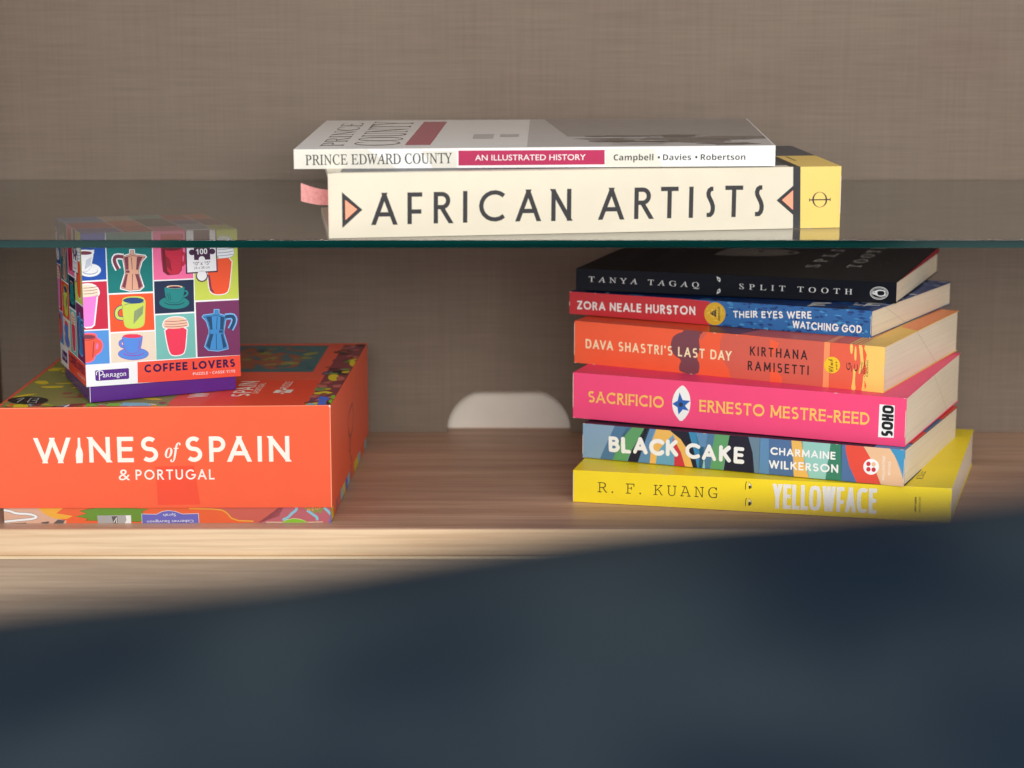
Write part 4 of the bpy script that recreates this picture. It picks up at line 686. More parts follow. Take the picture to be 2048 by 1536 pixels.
["t","TOOTH","serif",[182.23,45.53],[181.86,142.33],9,"gray0",2,{"off":0.012,"track":0.6}],
["t","TANYA","serif",[23.38,43.54],[22.35,101.43],9,"dim",2,{"off":0.002,"track":1.2}],
["t","TAGAQ","serif",[49.22,48.59],[45.16,96.73],9,"dim",2,{"off":0.002,"track":1.0}],
["l","dim",2,0.48,0,[194.13,52.49,194.54,136.51]],
["l","dim",2,0.49,0,[196.31,65.72,197.21,141.67]],
["l","dim",2,0.49,0,[198.53,79.13,199.9,146.85]]],
"cream.spine":[
["p","cream",0,[0.0,0.0,313.86,0.0,313.86,38.79,0.0,38.79]],
["p","ink",1,[8.09,27.49,20.1,16.74,8.0,5.97]],
["p","coral",2,[9.94,22.83,17.0,17.05,9.92,10.76]],
["t","A","deco",[25.71,7.48],[40.5,7.36],19.27,"ink",1,{"w":0.138}],
["t","F","deco",[46.86,7.56],[55.78,7.49],19.1,"ink",1,{"w":0.138}],
["t","R","deco",[62.58,7.67],[73.66,7.58],18.99,"ink",1,{"w":0.138}],
["t","I","deco",[80.24,7.75],[82.72,7.73],19.23,"ink",1,{"w":0.138}],
["t","C","deco",[89.91,8.16],[106.04,8.03],19.09,"ink",1,{"w":0.138}],
["t","A","deco",[112.4,7.88],[127.15,7.76],19.44,"ink",1,{"w":0.138}],
["t","N","deco",[133.78,7.71],[146.03,7.64],19.61,"ink",1,{"w":0.138}],
["t","A","deco",[163.02,7.89],[178.19,7.77],19.68,"ink",1,{"w":0.138}],
["t","R","deco",[184.7,7.91],[196.03,7.82],19.49,"ink",1,{"w":0.138}],
["t","T","deco",[201.03,8.04],[211.95,7.95],19.56,"ink",1,{"w":0.138}],
["t","I","deco",[218.6,7.96],[221.25,7.94],19.44,"ink",1,{"w":0.138}],
["t","$","deco",[228.38,7.95],[234.97,7.9],19.48,"ink",1,{"w":0.138}],
["t","T","deco",[241.01,7.98],[252.22,7.89],19.71,"ink",1,{"w":0.138}],
["t","$","deco",[258.66,7.9],[265.57,7.84],19.96,"ink",1,{"w":0.138}],
["p","ink",1,[273.44,17.93,283.74,26.96,284.22,8.5]],
["p","coral",2,[276.86,18.06,283.81,24.2,284.14,11.55]],
["p","ink",3,[284.27,0.0,283.42,38.79,288.03,38.79,288.91,0.0]],
["p","gold",2,[288.82,0.0,287.93,38.79,313.86,38.79,313.86,0.0]],
["p","ink",4,[305.48,17.82,305.44,16.97,305.25,16.15,304.92,15.38,304.47,14.68,303.9,14.09,303.24,13.61,302.5,13.26,301.71,13.05,300.89,12.99,300.06,13.08,299.26,13.32,298.5,13.7,297.81,14.2,297.21,14.82,296.71,15.53,296.34,16.31,296.11,17.14,296.01,17.99,296.06,18.84,296.25,19.66,296.57,20.43,297.03,21.12,297.59,21.72,298.26,22.19,298.99,22.54,299.78,22.75,300.6,22.81,301.43,22.72,302.23,22.49,302.99,22.11,303.68,21.61,304.28,21.0,304.78,20.29,305.15,19.51,305.39,18.68]],
["p","gold",5,[304.46,17.84,304.43,17.04,304.28,16.26,304.03,15.53,303.68,14.88,303.24,14.31,302.72,13.86,302.14,13.53,301.52,13.33,300.88,13.27,300.23,13.35,299.6,13.58,299.0,13.93,298.46,14.4,297.98,14.98,297.59,15.65,297.3,16.39,297.11,17.17,297.03,17.97,297.06,18.78,297.21,19.55,297.46,20.28,297.81,20.93,298.26,21.49,298.77,21.95,299.35,22.28,299.97,22.47,300.61,22.53,301.26,22.45,301.89,22.23,302.48,21.88,303.03,21.41,303.5,20.83,303.89,20.17,304.19,19.43,304.38,18.65]],
["l","ink",6,0.74,0,[294.16,17.84,307.43,17.88]],
["l","ink",6,0.37,0,[294.13,18.95,294.19,16.73]],
["l","ink",6,0.37,0,[307.4,18.99,307.47,16.77]],
["p","worn",20,[293.2,0.0,294.03,0.35,295.13,0.17,295.95,0.0]],
["p","worn",20,[0.0,38.79,0.91,38.45,2.13,38.62,3.04,38.79]],
["p","worn",20,[77.16,38.79,77.44,38.52,77.81,38.66,78.09,38.79]],
["p","worn",20,[311.59,38.79,312.27,38.64,313.18,38.71,313.86,38.79]],
["p","worn",20,[0.0,38.79,0.98,38.45,2.28,38.62,3.26,38.79]],
["p","worn",20,[0.0,38.79,0.72,38.53,1.67,38.66,2.39,38.79]],
["p","worn",20,[0.0,38.79,0.85,38.4,1.99,38.59,2.84,38.79]],
["p","worn",20,[0.0,4.49,0.35,5.49,0.35,36.69,0.0,38.19]],
["p","worn",20,[313.51,8.37,313.86,9.37,313.86,32.29,313.51,33.79]]],
"cream.top":[
["p","slated",0,[0.0,0.0,313.86,0.0,313.86,125.0,0.0,125.0]],
["p","cream",1,[0.0,0.0,313.86,0.0,313.86,9.0,0.0,9.0]],
["p","mint",1,[28.0,9.0,261.37,9.0,261.37,60.0,28.0,60.0]],
["p","lilac",1,[15.0,9.0,28.0,9.0,28.0,60.0,15.0,60.0]],
["p","cream",1,[0.0,9.0,15.0,9.0,15.0,200.0,0.0,200.0]],
["p","ink",2,[281.37,0.0,287.44,0.0,287.44,60.0,281.37,60.0]],
["p","gold",2,[287.44,0.0,313.86,0.0,313.86,62.0,287.44,62.0]],
["p","ink",3,[292.44,34.0,294.44,34.0,294.44,37.0,292.44,37.0]],
["p","ink",3,[292.44,39.0,294.44,39.0,294.44,42.0,292.44,42.0]],
["p","ink",3,[292.44,44.0,294.44,44.0,294.44,47.0,292.44,47.0]],
["p","ink",3,[292.44,49.0,294.44,49.0,294.44,52.0,292.44,52.0]],
["p","ink",3,[292.44,54.0,294.44,54.0,294.44,57.0,292.44,57.0]]],
"white.spine":[
["p","white",0,[0.0,0.0,290.94,0.0,290.94,11.69,0.0,11.69]],
["p","paper2",1,[0.0,0.0,0.0,11.49,44.32,11.29,61.17,0.24,29.61,0.0]],
["p","paper2",1,[76.57,10.19,97.84,10.19,97.79,0.18,83.3,0.1]],
["t","PRINCE EDWARD COUNTY","serif",[6.91,2.28],[94.82,2.87],6.11,"black",3,{"off":0.006}],
["p","magenta",2,[98.69,10.27,187.0,10.02,187.08,1.52,98.65,1.43]],
["t","AN ILLUSTRATED HISTORY","gill",[108.73,4.36],[175.42,4.23],3.25,"white",3,{}],
["t","Campbell","sansb",[192.48,3.86],[216.6,3.79],3.4,"black",3,{"off":-0.006}],
["t","Davies","sansb",[222.48,3.75],[239.61,3.72],3.38,"black",3,{"off":-0.006}],
["t","Robertson","sansb",[245.41,3.69],[272.69,3.59],3.37,"black",3,{"off":-0.006}],
["p","black",3,[220.67,5.45,220.58,5.07,220.33,4.8,219.97,4.7,219.61,4.8,219.35,5.08,219.25,5.46,219.34,5.84,219.6,6.12,219.95,6.22,220.31,6.12,220.57,5.83]],
["p","black",3,[243.42,5.38,243.33,5.01,243.07,4.73,242.72,4.63,242.36,4.73,242.09,5.01,241.99,5.39,242.08,5.77,242.33,6.05,242.69,6.15,243.05,6.04,243.31,5.76]],
["p","paper2",1,[187.44,10.44,216.77,10.47,222.27,0.29,187.53,0.49]]],
"white.top":[
["p","white",0,[0.0,0.0,290.94,0.0,290.94,197.14,0.0,197.14]],
["t","PRINCE","serif",[27.64,18.1],[27.64,175],14,"gray3",2,{"off":-0.004}],
["t","COUNTY","serif",[61.0,19.91],[61.0,185],27,"gray3",2,{"off":-0.004}],
["p","maroonp",1,[65.0,21.11,80.61,21.36,83.48,184.5,67.7,183.53]],
["p","gray0",1,[140.0,4.0,289.94,3.0,289.94,196.14,140.0,196.14]],
["p","gray1",2,[165.0,70.0,289.94,60.0,289.94,196.14,150.0,196.14]],
["p","gray0",2,[105.0,60.0,118.0,60.0,118.0,90.0,105.0,90.0]],
["p","gray0",2,[122.0,70.0,134.0,70.0,134.0,88.0,122.0,88.0]],
["p","gray1",3,[221.17,16.71,226.58,18.81,219.29,19.33,210.7,19.94,204.35,19.32,199.21,19.5,191.2,17.33,192.44,15.63,200.55,13.67,205.85,12.29,214.98,13.99,221.29,13.8,224.56,15.86]],
["p","gray1",4,[243.08,71.4,232.38,76.64,225.18,80.89,214.67,80.69,204.16,80.02,196.42,76.41,184.29,72.44,190.44,66.97,196.78,63.37,207.36,63.85,221.0,64.43,235.14,63.97,236.28,69.18]],
["p","gray2",5,[266.6,30.84,266.07,36.09,263.0,37.58,253.17,38.5,244.18,37.14,234.84,37.83,227.93,32.36,229.18,28.46,240.99,21.71,247.26,22.08,258.8,21.12,268.06,24.98,267.0,28.28]],
["p","gray1",6,[220.22,48.92,219.07,52.84,217.94,55.0,211.44,54.65,205.4,53.79,204.61,53.65,199.96,50.17,200.48,46.42,203.67,44.23,209.16,40.81,213.31,40.33,218.7,44.89,218.9,47.05]],
["p","gray2",3,[207.75,37.38,200.87,41.22,198.69,43.9,193.79,48.74,189.02,43.64,180.73,43.19,177.38,38.62,178.83,33.8,183.65,29.28,190.48,30.43,195.95,26.44,203.82,29.13,203.73,34.52]],
["p","gray2",4,[275.95,44.32,281.26,47.12,272.26,52.67,259.24,50.02,246.66,49.86,235.85,49.45,241.97,45.21,236.08,41.47,241.67,36.94,253.84,38.93,265.12,38.99,275.99,40.06,281.73,41.78]],
["p","gray3",5,[245.8,67.12,247.14,70.74,241.85,71.78,236.25,75.21,231.02,75.61,226.08,70.74,225.43,68.37,224.98,65.2,226.85,60.18,233.88,59.41,238.64,58.5,242.76,62.54,246.39,64.38]],
["p","gray2",6,[228.03,69.52,220.52,72.0,210.61,75.19,198.27,76.21,186.36,73.3,176.15,72.48,177.0,70.37,175.85,67.25,182.69,64.35,192.75,65.31,203.94,65.54,209.76,65.11,221.27,68.01]],
["p","gray3",3,[238.51,29.07,231.78,31.41,230.68,33.18,225.08,33.15,217.9,32.66,214.93,31.59,213.11,29.55,212.36,27.3,217.08,26.22,221.45,24.84,227.71,25.78,234.69,26.79,237.47,27.86]],
["p","gray2",4,[221.16,51.97,225.2,54.55,211.07,56.88,197.83,56.61,183.19,55.49,178.94,55.87,167.36,52.89,177.55,49.74,173.88,48.87,190.81,45.88,202.75,46.29,217.16,47.65,224.95,50.23]],
["p","gray2",5,[276.64,55.73,279.86,58.29,271.33,59.15,265.53,59.49,259.01,58.53,255.49,58.38,249.35,56.38,252.63,53.82,254.82,53.13,262.24,50.34,269.37,50.58,274.65,53.03,274.34,54.7]],
["p","gray2",6,[268.24,40.99,256.93,42.07,253.31,43.69,244.6,44.43,234.51,42.99,229.36,43.09,226.59,41.54,228.86,40.07,226.98,38.49,238.56,37.78,247.69,38.67,256.64,39.31,264.8,40.35]],
["p","gray1",3,[262.68,57.04,264.07,59.33,255.81,63.61,248.69,63.01,238.79,64.09,233.85,60.61,229.58,57.69,225.8,55.43,231.76,53.19,244.35,49.51,253.96,51.88,261.44,52.59,268.14,55.59]],
["p","gray2",4,[289.94,63.33,283.93,64.67,275.03,64.5,260.37,66.82,249.61,60.15,243.67,57.09,241.86,52.19,256.91,46.85,266.5,47.32,281.87,44.45,289.94,46.16]],
["p","gray2",5,[250.16,74.18,246.88,75.79,240.45,76.38,234.49,77.87,226.18,77.4,224.66,76.62,216.48,74.63,224.06,72.85,223.48,71.61,231.51,70.66,236.73,71.18,241.91,72.13,250.96,73.17]],
["p","gray2",6,[276.8,51.09,275.02,52.96,269.94,53.93,262.08,55.42,255.31,54.02,248.74,53.32,241.3,51.58,242.92,49.37,248.31,48.32,257.36,47.95,265.03,48.28,271.65,48.19,277.79,49.92]],
["p","gray3",3,[205.89,74.11,207.29,76.03,202.85,76.23,197.87,77.27,191.58,76.49,190.07,76.45,189.18,74.7,188.56,72.93,189.71,71.06,195.54,70.28,199.6,70.59,202.55,71.46,205.36,73.36]],
["p","gray2",4,[266.97,51.04,255.46,55.69,248.4,56.28,240.55,61.64,227.22,59.5,223.35,57.34,214.12,52.23,213.23,47.56,225.12,44.27,234.39,43.64,245.51,43.39,251.13,43.62,257.23,48.88]],
["p","gray1",5,[219.84,47.3,220.7,51.73,214.67,52.91,210.77,53.37,206.43,52.75,199.17,52.28,195.94,48.33,202.17,45.02,201.57,42.1,207.92,40.66,212.84,40.87,217.38,43.23,217.47,44.91]],
["p","gray3",6,[222.59,31.48,226.91,32.54,220.48,33.6,208.82,33.61,198.43,33.99,194.04,33.35,186.32,31.81,187.65,30.61,192.62,29.18,203.64,28.19,214.65,28.08,223.05,29.3,225.0,30.61]],
["p","gray2",3,[260.55,33.78,262.94,35.83,253.11,36.48,237.18,38.06,227.2,38.16,209.85,35.61,202.87,34.45,209.42,32.32,220.58,31.51,229.75,28.96,241.21,29.95,251.11,30.59,266.68,32.39]],
["p","gray3",4,[284.21,12.92,276.66,16.72,275.4,19.98,266.95,18.81,259.56,18.28,256.86,17.76,249.82,13.69,255.91,9.84,254.22,7.44,263.11,7.71,270.36,6.71,274.45,8.76,281.66,11.44]],
["p","gray2",5,[206.65,38.36,203.13,39.75,200.91,40.54,196.1,40.85,190.18,40.78,186.26,40.41,186.08,38.77,186.93,37.0,188.85,35.77,193.59,34.85,197.59,35.18,202.91,35.93,205.2,37.38]],
["p","gray2",6,[233.42,48.16,225.38,50.89,225.05,55.39,213.23,55.41,203.02,53.76,192.78,51.59,196.97,49.01,189.19,45.46,201.25,42.95,206.44,41.97,217.28,43.15,229.09,42.02,232.41,46.54]],
["p","gray2",3,[240.32,51.9,234.45,55.12,226.99,56.97,221.95,58.81,215.81,59.35,211.93,55.6,206.87,52.95,203.37,49.87,211.81,47.64,217.93,45.89,224.9,44.51,232.14,47.94,232.69,49.9]],
["p","gray2",4,[261.0,15.99,262.09,17.58,256.9,18.62,253.05,20.32,248.05,19.75,245.76,17.94,243.33,16.36,243.92,14.4,246.87,13.75,250.01,13.23,254.76,13.36,258.83,13.47,262.38,14.82]],
["p","gray0",7,[260.94,24.0,278.94,22.0,276.94,27.0,262.94,29.0]]],
"lid.front":[
["p","vermil",0,[0.0,0.0,210.41,0.0,210.41,65.0,0.0,65.0]],
["t","W","deco",[23.56,29.11],[46.01,29.23],16.39,"cream2",2,{"w":0.165,"sp":0.3}],
["t","NES","deco",[57.78,29.53],[101.24,29.54],16.34,"cream2",2,{"w":0.165,"sp":0.3}],
["t","SPAIN","deco",[118.42,29.57],[184.03,29.45],16.24,"cream2",2,{"w":0.165,"sp":0.3}],
["p","cream2",2,[50.99,45.41,52.43,45.52,52.56,39.76,53.54,37.3,53.92,34.84,53.45,29.31,49.48,29.09,49.35,34.62,49.69,37.08,50.75,39.53]],
["t","of","ital",[105.42,32.33],[115.5,32.27],9.78,"cream2",2,{}],
["t","PORTUGAL","deco",[86.55,18.2],[136.36,18.23],6.51,"cream2",2,{"w":0.15,"sp":0.3}],
["t","&","italamp",[75.84,18.0],[83.06,17.97],6.89,"cream2",2,{}],
["p","vermhi",3,[209.71,0.0,210.26,0.0,210.31,64.0,209.81,64.0]],  # pale lid edges: highlight line put into the colour, with corner wear
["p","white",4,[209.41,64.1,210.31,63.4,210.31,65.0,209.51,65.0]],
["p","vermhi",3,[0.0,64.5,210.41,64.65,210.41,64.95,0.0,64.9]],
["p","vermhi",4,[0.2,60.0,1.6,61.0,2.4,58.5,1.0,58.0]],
["p","vermil2",1,[99.1,26.61,123.75,27.09,126.86,2.06,100.08,1.88]]],
"lid.right":[
["p","vermil",0,[0.0,0.0,208.72,0.0,208.72,66.5,0.0,66.5]],
["l","verdk",1,2.43,0,[114.05,43.04,109.07,42.49,99.1,41.38,92.26,38.96,88.55,35.2,88.5,30.61,92.11,25.17,98.33,22.75,107.16,23.34,113.53,25.85,117.44,30.3,118.06,35.16,115.39,40.41,114.05,43.04]],
["l","verdk",1,2.37,0,[90.54,29.82,91.99,28.5,94.89,25.85,97.77,22.86,100.61,19.54,100.73,16.21,98.12,12.85,95.39,12.84,92.57,16.17,92.37,18.86,94.8,20.93,96.01,21.96]],
["l","verdk",1,2.4,0,[96.81,11.18,99.84,9.1,105.91,4.96,107.66,1.53,105.1,-1.18,102.39,-0.85,99.53,2.53,98.1,4.22]]],
"lid.top":[
["p","vermil3",0,[0.0,0.0,210.41,0.0,210.41,208.74,0.0,208.74]],
["p","olive",1,[2.44,208.74,2.26,3.01,106.56,3.03,108.81,49.99,100.85,206.66,56.54,208.74]],
["p","violet",2,[38.17,128.94,34.72,131.8,32.08,133.92,27.19,137.01,26.26,135.83,21.99,136.75,27.07,133.45,30.87,130.64,36.31,128.32]],
["p","olive",3,[96.3,36.95,96.56,38.29,94.33,40.72,91.55,41.49,89.76,41.93,89.17,41.22,90.23,39.67,92.23,38.12,94.83,36.65]],
["p","ltgreen",4,[85.08,7.93,87.91,8.3,90.67,8.67,94.15,11.15,96.82,14.47,95.4,16.23,91.23,14.57,88.13,12.56,85.79,10.18]],
["p","ltgreen",2,[17.87,203.1,22.35,203.46,26.18,203.78,30.86,206.79,30.81,208.24,21.48,208.24,20.86,207.21]],
["p","ltgreen",3,[47.84,145.39,47.99,143.66,52.55,147.05,57.19,150.97,57.76,153.29,56.57,153.73,54.51,153.79,50.16,149.72,48.52,147.11]],
["p","olive",4,[56.48,197.92,59.68,194.06,61.76,191.53,64.84,189.28,69.25,186.04,69.39,187.67,68.17,190.39,63.54,194.82,59.18,197.3]],
["p","land",2,[33.52,30.58,37.44,29.41,42.61,28.49,49.17,29.2,50.04,30.52,54.61,31.87,49.08,32.72,42.6,32.78,36.39,32.04]],
["p","maroon",3,[42.87,5.64,42.59,2.32,47.72,1.3,51.46,4.61,53.91,6.91,55.6,10.44,50.52,11.1,45.81,10.58,40.95,8.47]],
["p","olive",4,[88.97,118.07,89.06,116.19,91.39,115.26,93.64,114.67,95.8,115.45,96.59,117.35,95.3,119.53,92.32,120.83,89.77,119.77]],
["p","maroon",2,[31.75,63.12,32.69,61.51,34.42,60.08,36.39,60.11,38.06,59.91,39.31,60.59,37.45,61.97,35.73,63.07,33.09,63.97]],
["p","yel",3,[12.57,10.4,11.06,11.27,11.3,7.85,11.13,5.4,11.91,2.44,13.42,3.1,13.83,5.94,14.57,8.23,13.51,9.91]],
["p","olive",4,[60.59,35.87,60.56,34.34,61.7,32.13,64.08,30.18,65.38,30.63,66.46,30.97,66.84,32.57,64.47,35.39,61.47,37.15]],
["p","yel",2,[3.0,31.69,3.15,29.1,8.32,34.34,13.05,38.25,15.78,42.78,12.27,41.7,9.64,41.35,5.37,36.93,3.36,33.65]],
["p","violet",3,[38.95,101.54,38.41,99.44,43.45,100.2,46.57,100.99,49.67,102.26,48.06,103.47,46.83,104.94,42.23,104.94,40.51,102.87]],
["p","land",4,[22.54,187.68,21.66,190.41,17.75,189.56,15.11,189.2,11.37,187.62,12.25,184.65,15.2,182.81,18.83,183.85,21.53,185.29]],
["p","land",2,[46.67,29.25,47.46,30.16,46.34,34.31,45.1,38.42,43.27,41.5,42.3,40.77,42.46,37.57,43.82,33.21,45.64,28.62]],
["p","ltgreen",3,[90.03,170.64,86.12,171.39,81.06,170.48,75.87,167.47,76.41,164.82,76.55,162.86,79.35,161.98,84.07,164.13,89.98,167.34]],
["p","olive",4,[10.5,64.32,11.89,64.36,11.98,70.42,12.36,75.46,11.6,80.43,10.06,80.5,9.51,74.37,8.71,69.93,9.6,66.49]],
["p","ltgreen",2,[9.42,195.95,8.99,193.81,12.17,193.89,14.74,195.1,17.04,196.8,16.03,198.56,13.53,198.97,10.75,199.15,8.91,197.4]],
["p","olive",3,[83.29,138.95,84.13,140.58,84.97,143.38,84.25,147.4,83.26,148.77,82.19,150.1,81.33,147.59,81.95,143.64,82.27,140.08]],
["p","land",4,[79.06,171.82,80.26,169.29,84.04,171.82,87.37,173.67,89.0,176.96,85.91,177.62,83.7,178.74,79.66,177.33,79.15,174.05]],
["p","ltgreen",2,[39.21,116.14,40.7,115.25,45.03,115.11,49.7,116.55,53.72,117.98,51.95,118.86,49.26,119.31,44.16,119.06,41.06,117.43]],
["p","violet",3,[60.07,180.79,58.88,179.55,57.46,176.54,56.15,171.89,56.28,168.91,56.97,166.8,58.9,171.73,60.06,175.85,60.93,180.16]],
["p","maroon",4,[67.81,10.61,67.13,8.26,72.19,13.04,75.03,16.04,79.8,20.9,76.6,19.41,73.93,17.85,70.36,14.73,65.45,10.06]],
["p","ltgreen",2,[48.6,151.25,48.71,150.13,53.84,151.82,59.01,153.1,61.19,154.91,61.59,156.22,56.75,155.07,52.83,154.03,49.15,152.36]],
["p","olive",3,[8.07,17.02,8.7,18.44,3.67,17.46,0.5,15.73,0.5,12.77,4.53,14.23,8.75,16.22]],
["p","yel",4,[17.36,100.04,17.8,99.15,20.19,99.09,22.75,99.48,25.04,100.48,24.15,101.48,22.14,101.83,19.8,101.67,17.79,100.95]],
["p","land",2,[97.92,140.28,100.59,141.99,93.7,144.59,88.04,147.57,83.25,147.37,84.52,144.52,85.64,141.59,92.06,139.58,98.74,137.3]],
["p","yel",3,[19.76,73.73,21.04,72.84,23.88,72.07,28.2,72.83,30.56,74.09,32.21,75.7,28.55,76.62,23.89,75.45,18.56,75.14]],
["p","olive",4,[18.67,27.98,21.12,28.76,20.69,31.55,18.81,32.96,16.87,34.94,15.13,33.1,14.8,31.04,14.33,28.43,16.59,26.72]],
["p","olive",2,[23.67,101.31,26.88,99.64,29.12,98.45,32.56,97.75,36.76,97.58,34.97,99.44,32.48,100.61,29.8,101.45,25.88,102.19]],
["p","maroon",3,[88.28,32.22,85.95,34.21,82.64,35.57,79.44,33.77,75.42,32.35,76.13,29.6,79.55,28.33,83.21,28.59,85.23,30.32]],
["p","olive",4,[71.64,49.63,73.59,49.11,74.36,51.76,74.98,54.34,73.55,56.02,71.81,55.41,69.93,54.99,69.1,52.36,70.68,50.92]],
["p","ltgreen",2,[50.7,138.95,50.16,137.37,52.47,136.35,55.24,135.38,56.33,137.06,57.2,138.48,55.72,140.05,53.26,141.31,50.17,141.11]],
["p","olive",3,[61.69,57.35,61.76,54.19,67.73,52.74,73.68,52.89,77.78,54.96,77.32,57.94,73.92,60.46,68.23,60.73,63.84,59.57]],
["p","olive",4,[71.55,146.61,69.81,146.81,69.06,143.37,68.78,139.54,70.55,138.62,71.96,138.16,73.63,139.56,74.33,143.45,73.31,146.8]],
["p","olive",2,[79.36,127.79,82.11,126.75,84.02,125.4,86.65,126.27,87.44,128.58,86.21,130.22,84.95,131.72,82.34,132.14,79.55,130.62]],
["p","violet",3,[58.98,208.24,54.17,208.24,52.35,205.44,52.28,201.58,51.78,198.07,53.54,196.69,56.53,198.09,57.53,202.82,59.33,207.17]],
["p","olive",4,[0.5,193.11,5.9,193.46,13.1,193.26,18.3,195.65,17.2,197.87,10.67,198.09,5.12,197.58,0.5,196.47]],
["p","yel",2,[101.04,21.0,98.15,23.51,95.6,25.54,92.02,25.7,89.06,25.52,87.54,24.01,90.4,21.85,94.15,19.69,98.57,19.58]],
["p","yel",3,[52.97,122.7,51.11,120.3,49.11,117.44,48.31,112.38,48.73,108.98,50.15,107.63,52.12,111.97,53.15,116.14,53.08,119.07]],
["p","land",4,[66.6,128.11,69.25,129.27,67.95,133.51,65.87,137.22,63.11,136.91,61.07,136.3,60.35,133.63,62.45,130.96,64.23,128.04]],
["p","ltgreen",2,[59.35,45.98,61.58,44.35,63.83,42.4,69.42,41.01,72.32,41.86,72.19,43.44,70.41,45.52,65.09,46.3,61.99,46.35]],
["p","land",3,[67.05,34.31,65.68,32.06,63.79,29.97,64.06,25.44,65.28,23.3,66.72,23.94,67.99,25.76,68.56,29.23,68.89,34.12]],
["p","ltgreen",4,[15.43,59.5,18.38,58.65,21.66,57.76,27.23,58.17,28.02,59.56,30.31,60.8,27.06,61.85,21.23,61.9,17.21,60.74]],
["p","land",2,[38.23,41.41,37.98,43.75,37.39,46.45,34.75,45.94,32.08,45.57,31.85,42.74,31.83,39.99,34.05,38.08,36.64,39.54]],
["p","land",3,[39.87,134.49,42.71,132.84,47.83,132.04,53.62,131.41,57.63,132.44,56.96,134.1,51.79,134.9,47.84,136.03,42.56,135.78]],
["p","olive",4,[76.13,86.82,74.65,85.62,74.65,83.0,77.04,82.08,78.67,80.8,79.95,81.89,81.08,83.59,79.68,85.85,77.83,86.88]],
["p","maroon",2,[82.59,159.9,80.74,161.73,76.86,163.32,70.47,162.03,67.38,158.64,71.07,156.71,72.87,154.38,78.67,154.59,82.93,157.3]],
["p","olive",3,[23.17,174.99,20.58,174.4,22.06,171.66,23.39,169.42,25.58,169.5,28.1,169.65,27.6,172.49,27.19,175.2,24.74,177.48]],
["p","maroon",4,[20.82,5.68,23.33,5.17,26.44,4.02,27.87,6.97,28.3,10.1,26.17,12.68,22.98,12.28,20.02,11.27,19.75,8.15]],
["p","olive",2,[13.76,30.08,16.07,31.59,19.05,35.59,21.32,39.97,21.84,42.64,20.76,42.77,18.83,41.5,16.36,37.29,14.55,33.4]],
["p","olive",3,[49.13,85.36,47.94,83.74,46.9,80.82,47.56,77.88,47.6,73.84,48.87,75.72,49.87,77.15,50.65,80.63,49.81,82.93]],
["p","violet",4,[37.69,153.06,37.49,154.64,36.71,156.9,33.97,156.8,31.18,156.97,30.73,154.91,31.16,152.42,34.33,151.08,37.74,150.47]],
["p","ltgreen",2,[28.73,137.78,27.21,135.21,25.85,132.37,27.44,129.08,29.44,127.99,31.99,126.37,32.78,129.98,33.45,133.8,30.75,135.29]],
["p","yel",3,[15.93,208.24,18.71,206.23,24.76,205.29,31.34,203.45,32.53,205.61,37.63,207.03,35.08,208.24]],
["p","violet",4,[35.75,208.24,35.82,207.53,35.97,204.1,37.35,201.49,38.61,201.73,38.26,205.56,38.51,208.24]],
["p","violet",2,[79.2,186.93,76.81,185.59,75.15,182.33,76.81,179.26,78.15,177.77,80.15,175.78,82.08,178.31,82.2,182.0,81.19,185.03]],
["p","olive",3,[96.45,187.52,93.75,188.1,90.16,182.82,88.14,178.39,85.99,172.64,88.55,171.41,92.59,174.88,95.51,179.85,98.02,185.32]],
["p","olive",4,[42.26,204.08,42.91,206.09,41.78,208.21,41.72,208.24,37.14,208.24,36.54,206.91,36.87,204.95,38.19,202.89,40.26,203.89]],
["p","white",5,[56.55,1.14,57.81,1.17,58.78,3.11,58.52,5.73,57.14,6.28,55.95,7.19,55.07,5.39,55.35,3.42,55.23,0.98]],
["p","ltgreen",6,[66.5,6.02,66.62,6.54,66.23,7.81,64.88,8.83,63.43,10.3,62.91,9.93,63.73,8.33,64.98,7.09,66.33,5.31]],
["p","lime",7,[8.31,4.08,9.93,4.02,12.0,5.48,14.22,7.29,15.13,9.54,14.19,10.66,11.86,10.14,10.15,7.52,8.9,5.9]],
["p","white",5,[80.15,3.08,81.03,4.1,78.29,6.28,76.41,8.17,73.63,9.6,74.22,7.49,74.11,5.97,76.69,4.19,79.19,2.3]],
["p","vermil",6,[9.7,4.81,8.62,5.51,7.02,5.54,4.89,5.1,4.87,3.69,5.23,2.78,6.13,1.73,8.34,2.21,9.42,3.61]],
["p","white",7,[93.19,7.69,91.99,7.01,95.61,5.38,98.97,4.67,102.81,3.88,101.85,5.27,99.83,6.67,96.54,7.72,94.24,7.99]],
["p","yel",5,[106.96,2.04,107.22,3.53,105.71,5.77,103.64,6.72,101.36,8.28,101.62,6.49,101.37,5.15,103.36,3.41,105.28,2.19]],
["p","ltgreen",6,[7.45,0.5,8.58,0.5,8.7,0.96,7.56,2.93,6.33,4.43,4.51,6.32,3.88,5.36,5.03,3.21,5.84,1.69,6.98,0.83]],
["p","ltgreen",7,[103.39,2.16,104.54,2.49,103.25,5.05,102.29,7.48,100.81,8.19,99.1,8.79,99.35,6.21,100.58,3.18,102.36,2.3]],
["p","maroon",5,[28.74,6.09,31.32,4.09,33.36,2.6,36.28,1.38,38.98,0.71,38.59,1.83,38.06,3.2,34.33,4.5,32.28,5.03]],
["p","white",6,[18.8,9.71,18.73,8.25,18.61,6.64,20.12,5.5,21.22,4.47,22.04,4.8,22.09,6.21,21.22,7.98,20.03,9.11]],
["p","maroon",7,[22.7,6.42,23.02,7.02,22.47,8.74,21.44,10.8,19.85,13.01,19.76,11.43,20.19,9.75,20.99,7.95,22.13,6.2]],
["p","aqua",5,[38.65,4.34,39.29,3.94,41.54,4.72,43.92,5.31,45.03,6.31,43.86,6.45,43.2,6.87,41.0,5.94,39.48,5.13]],
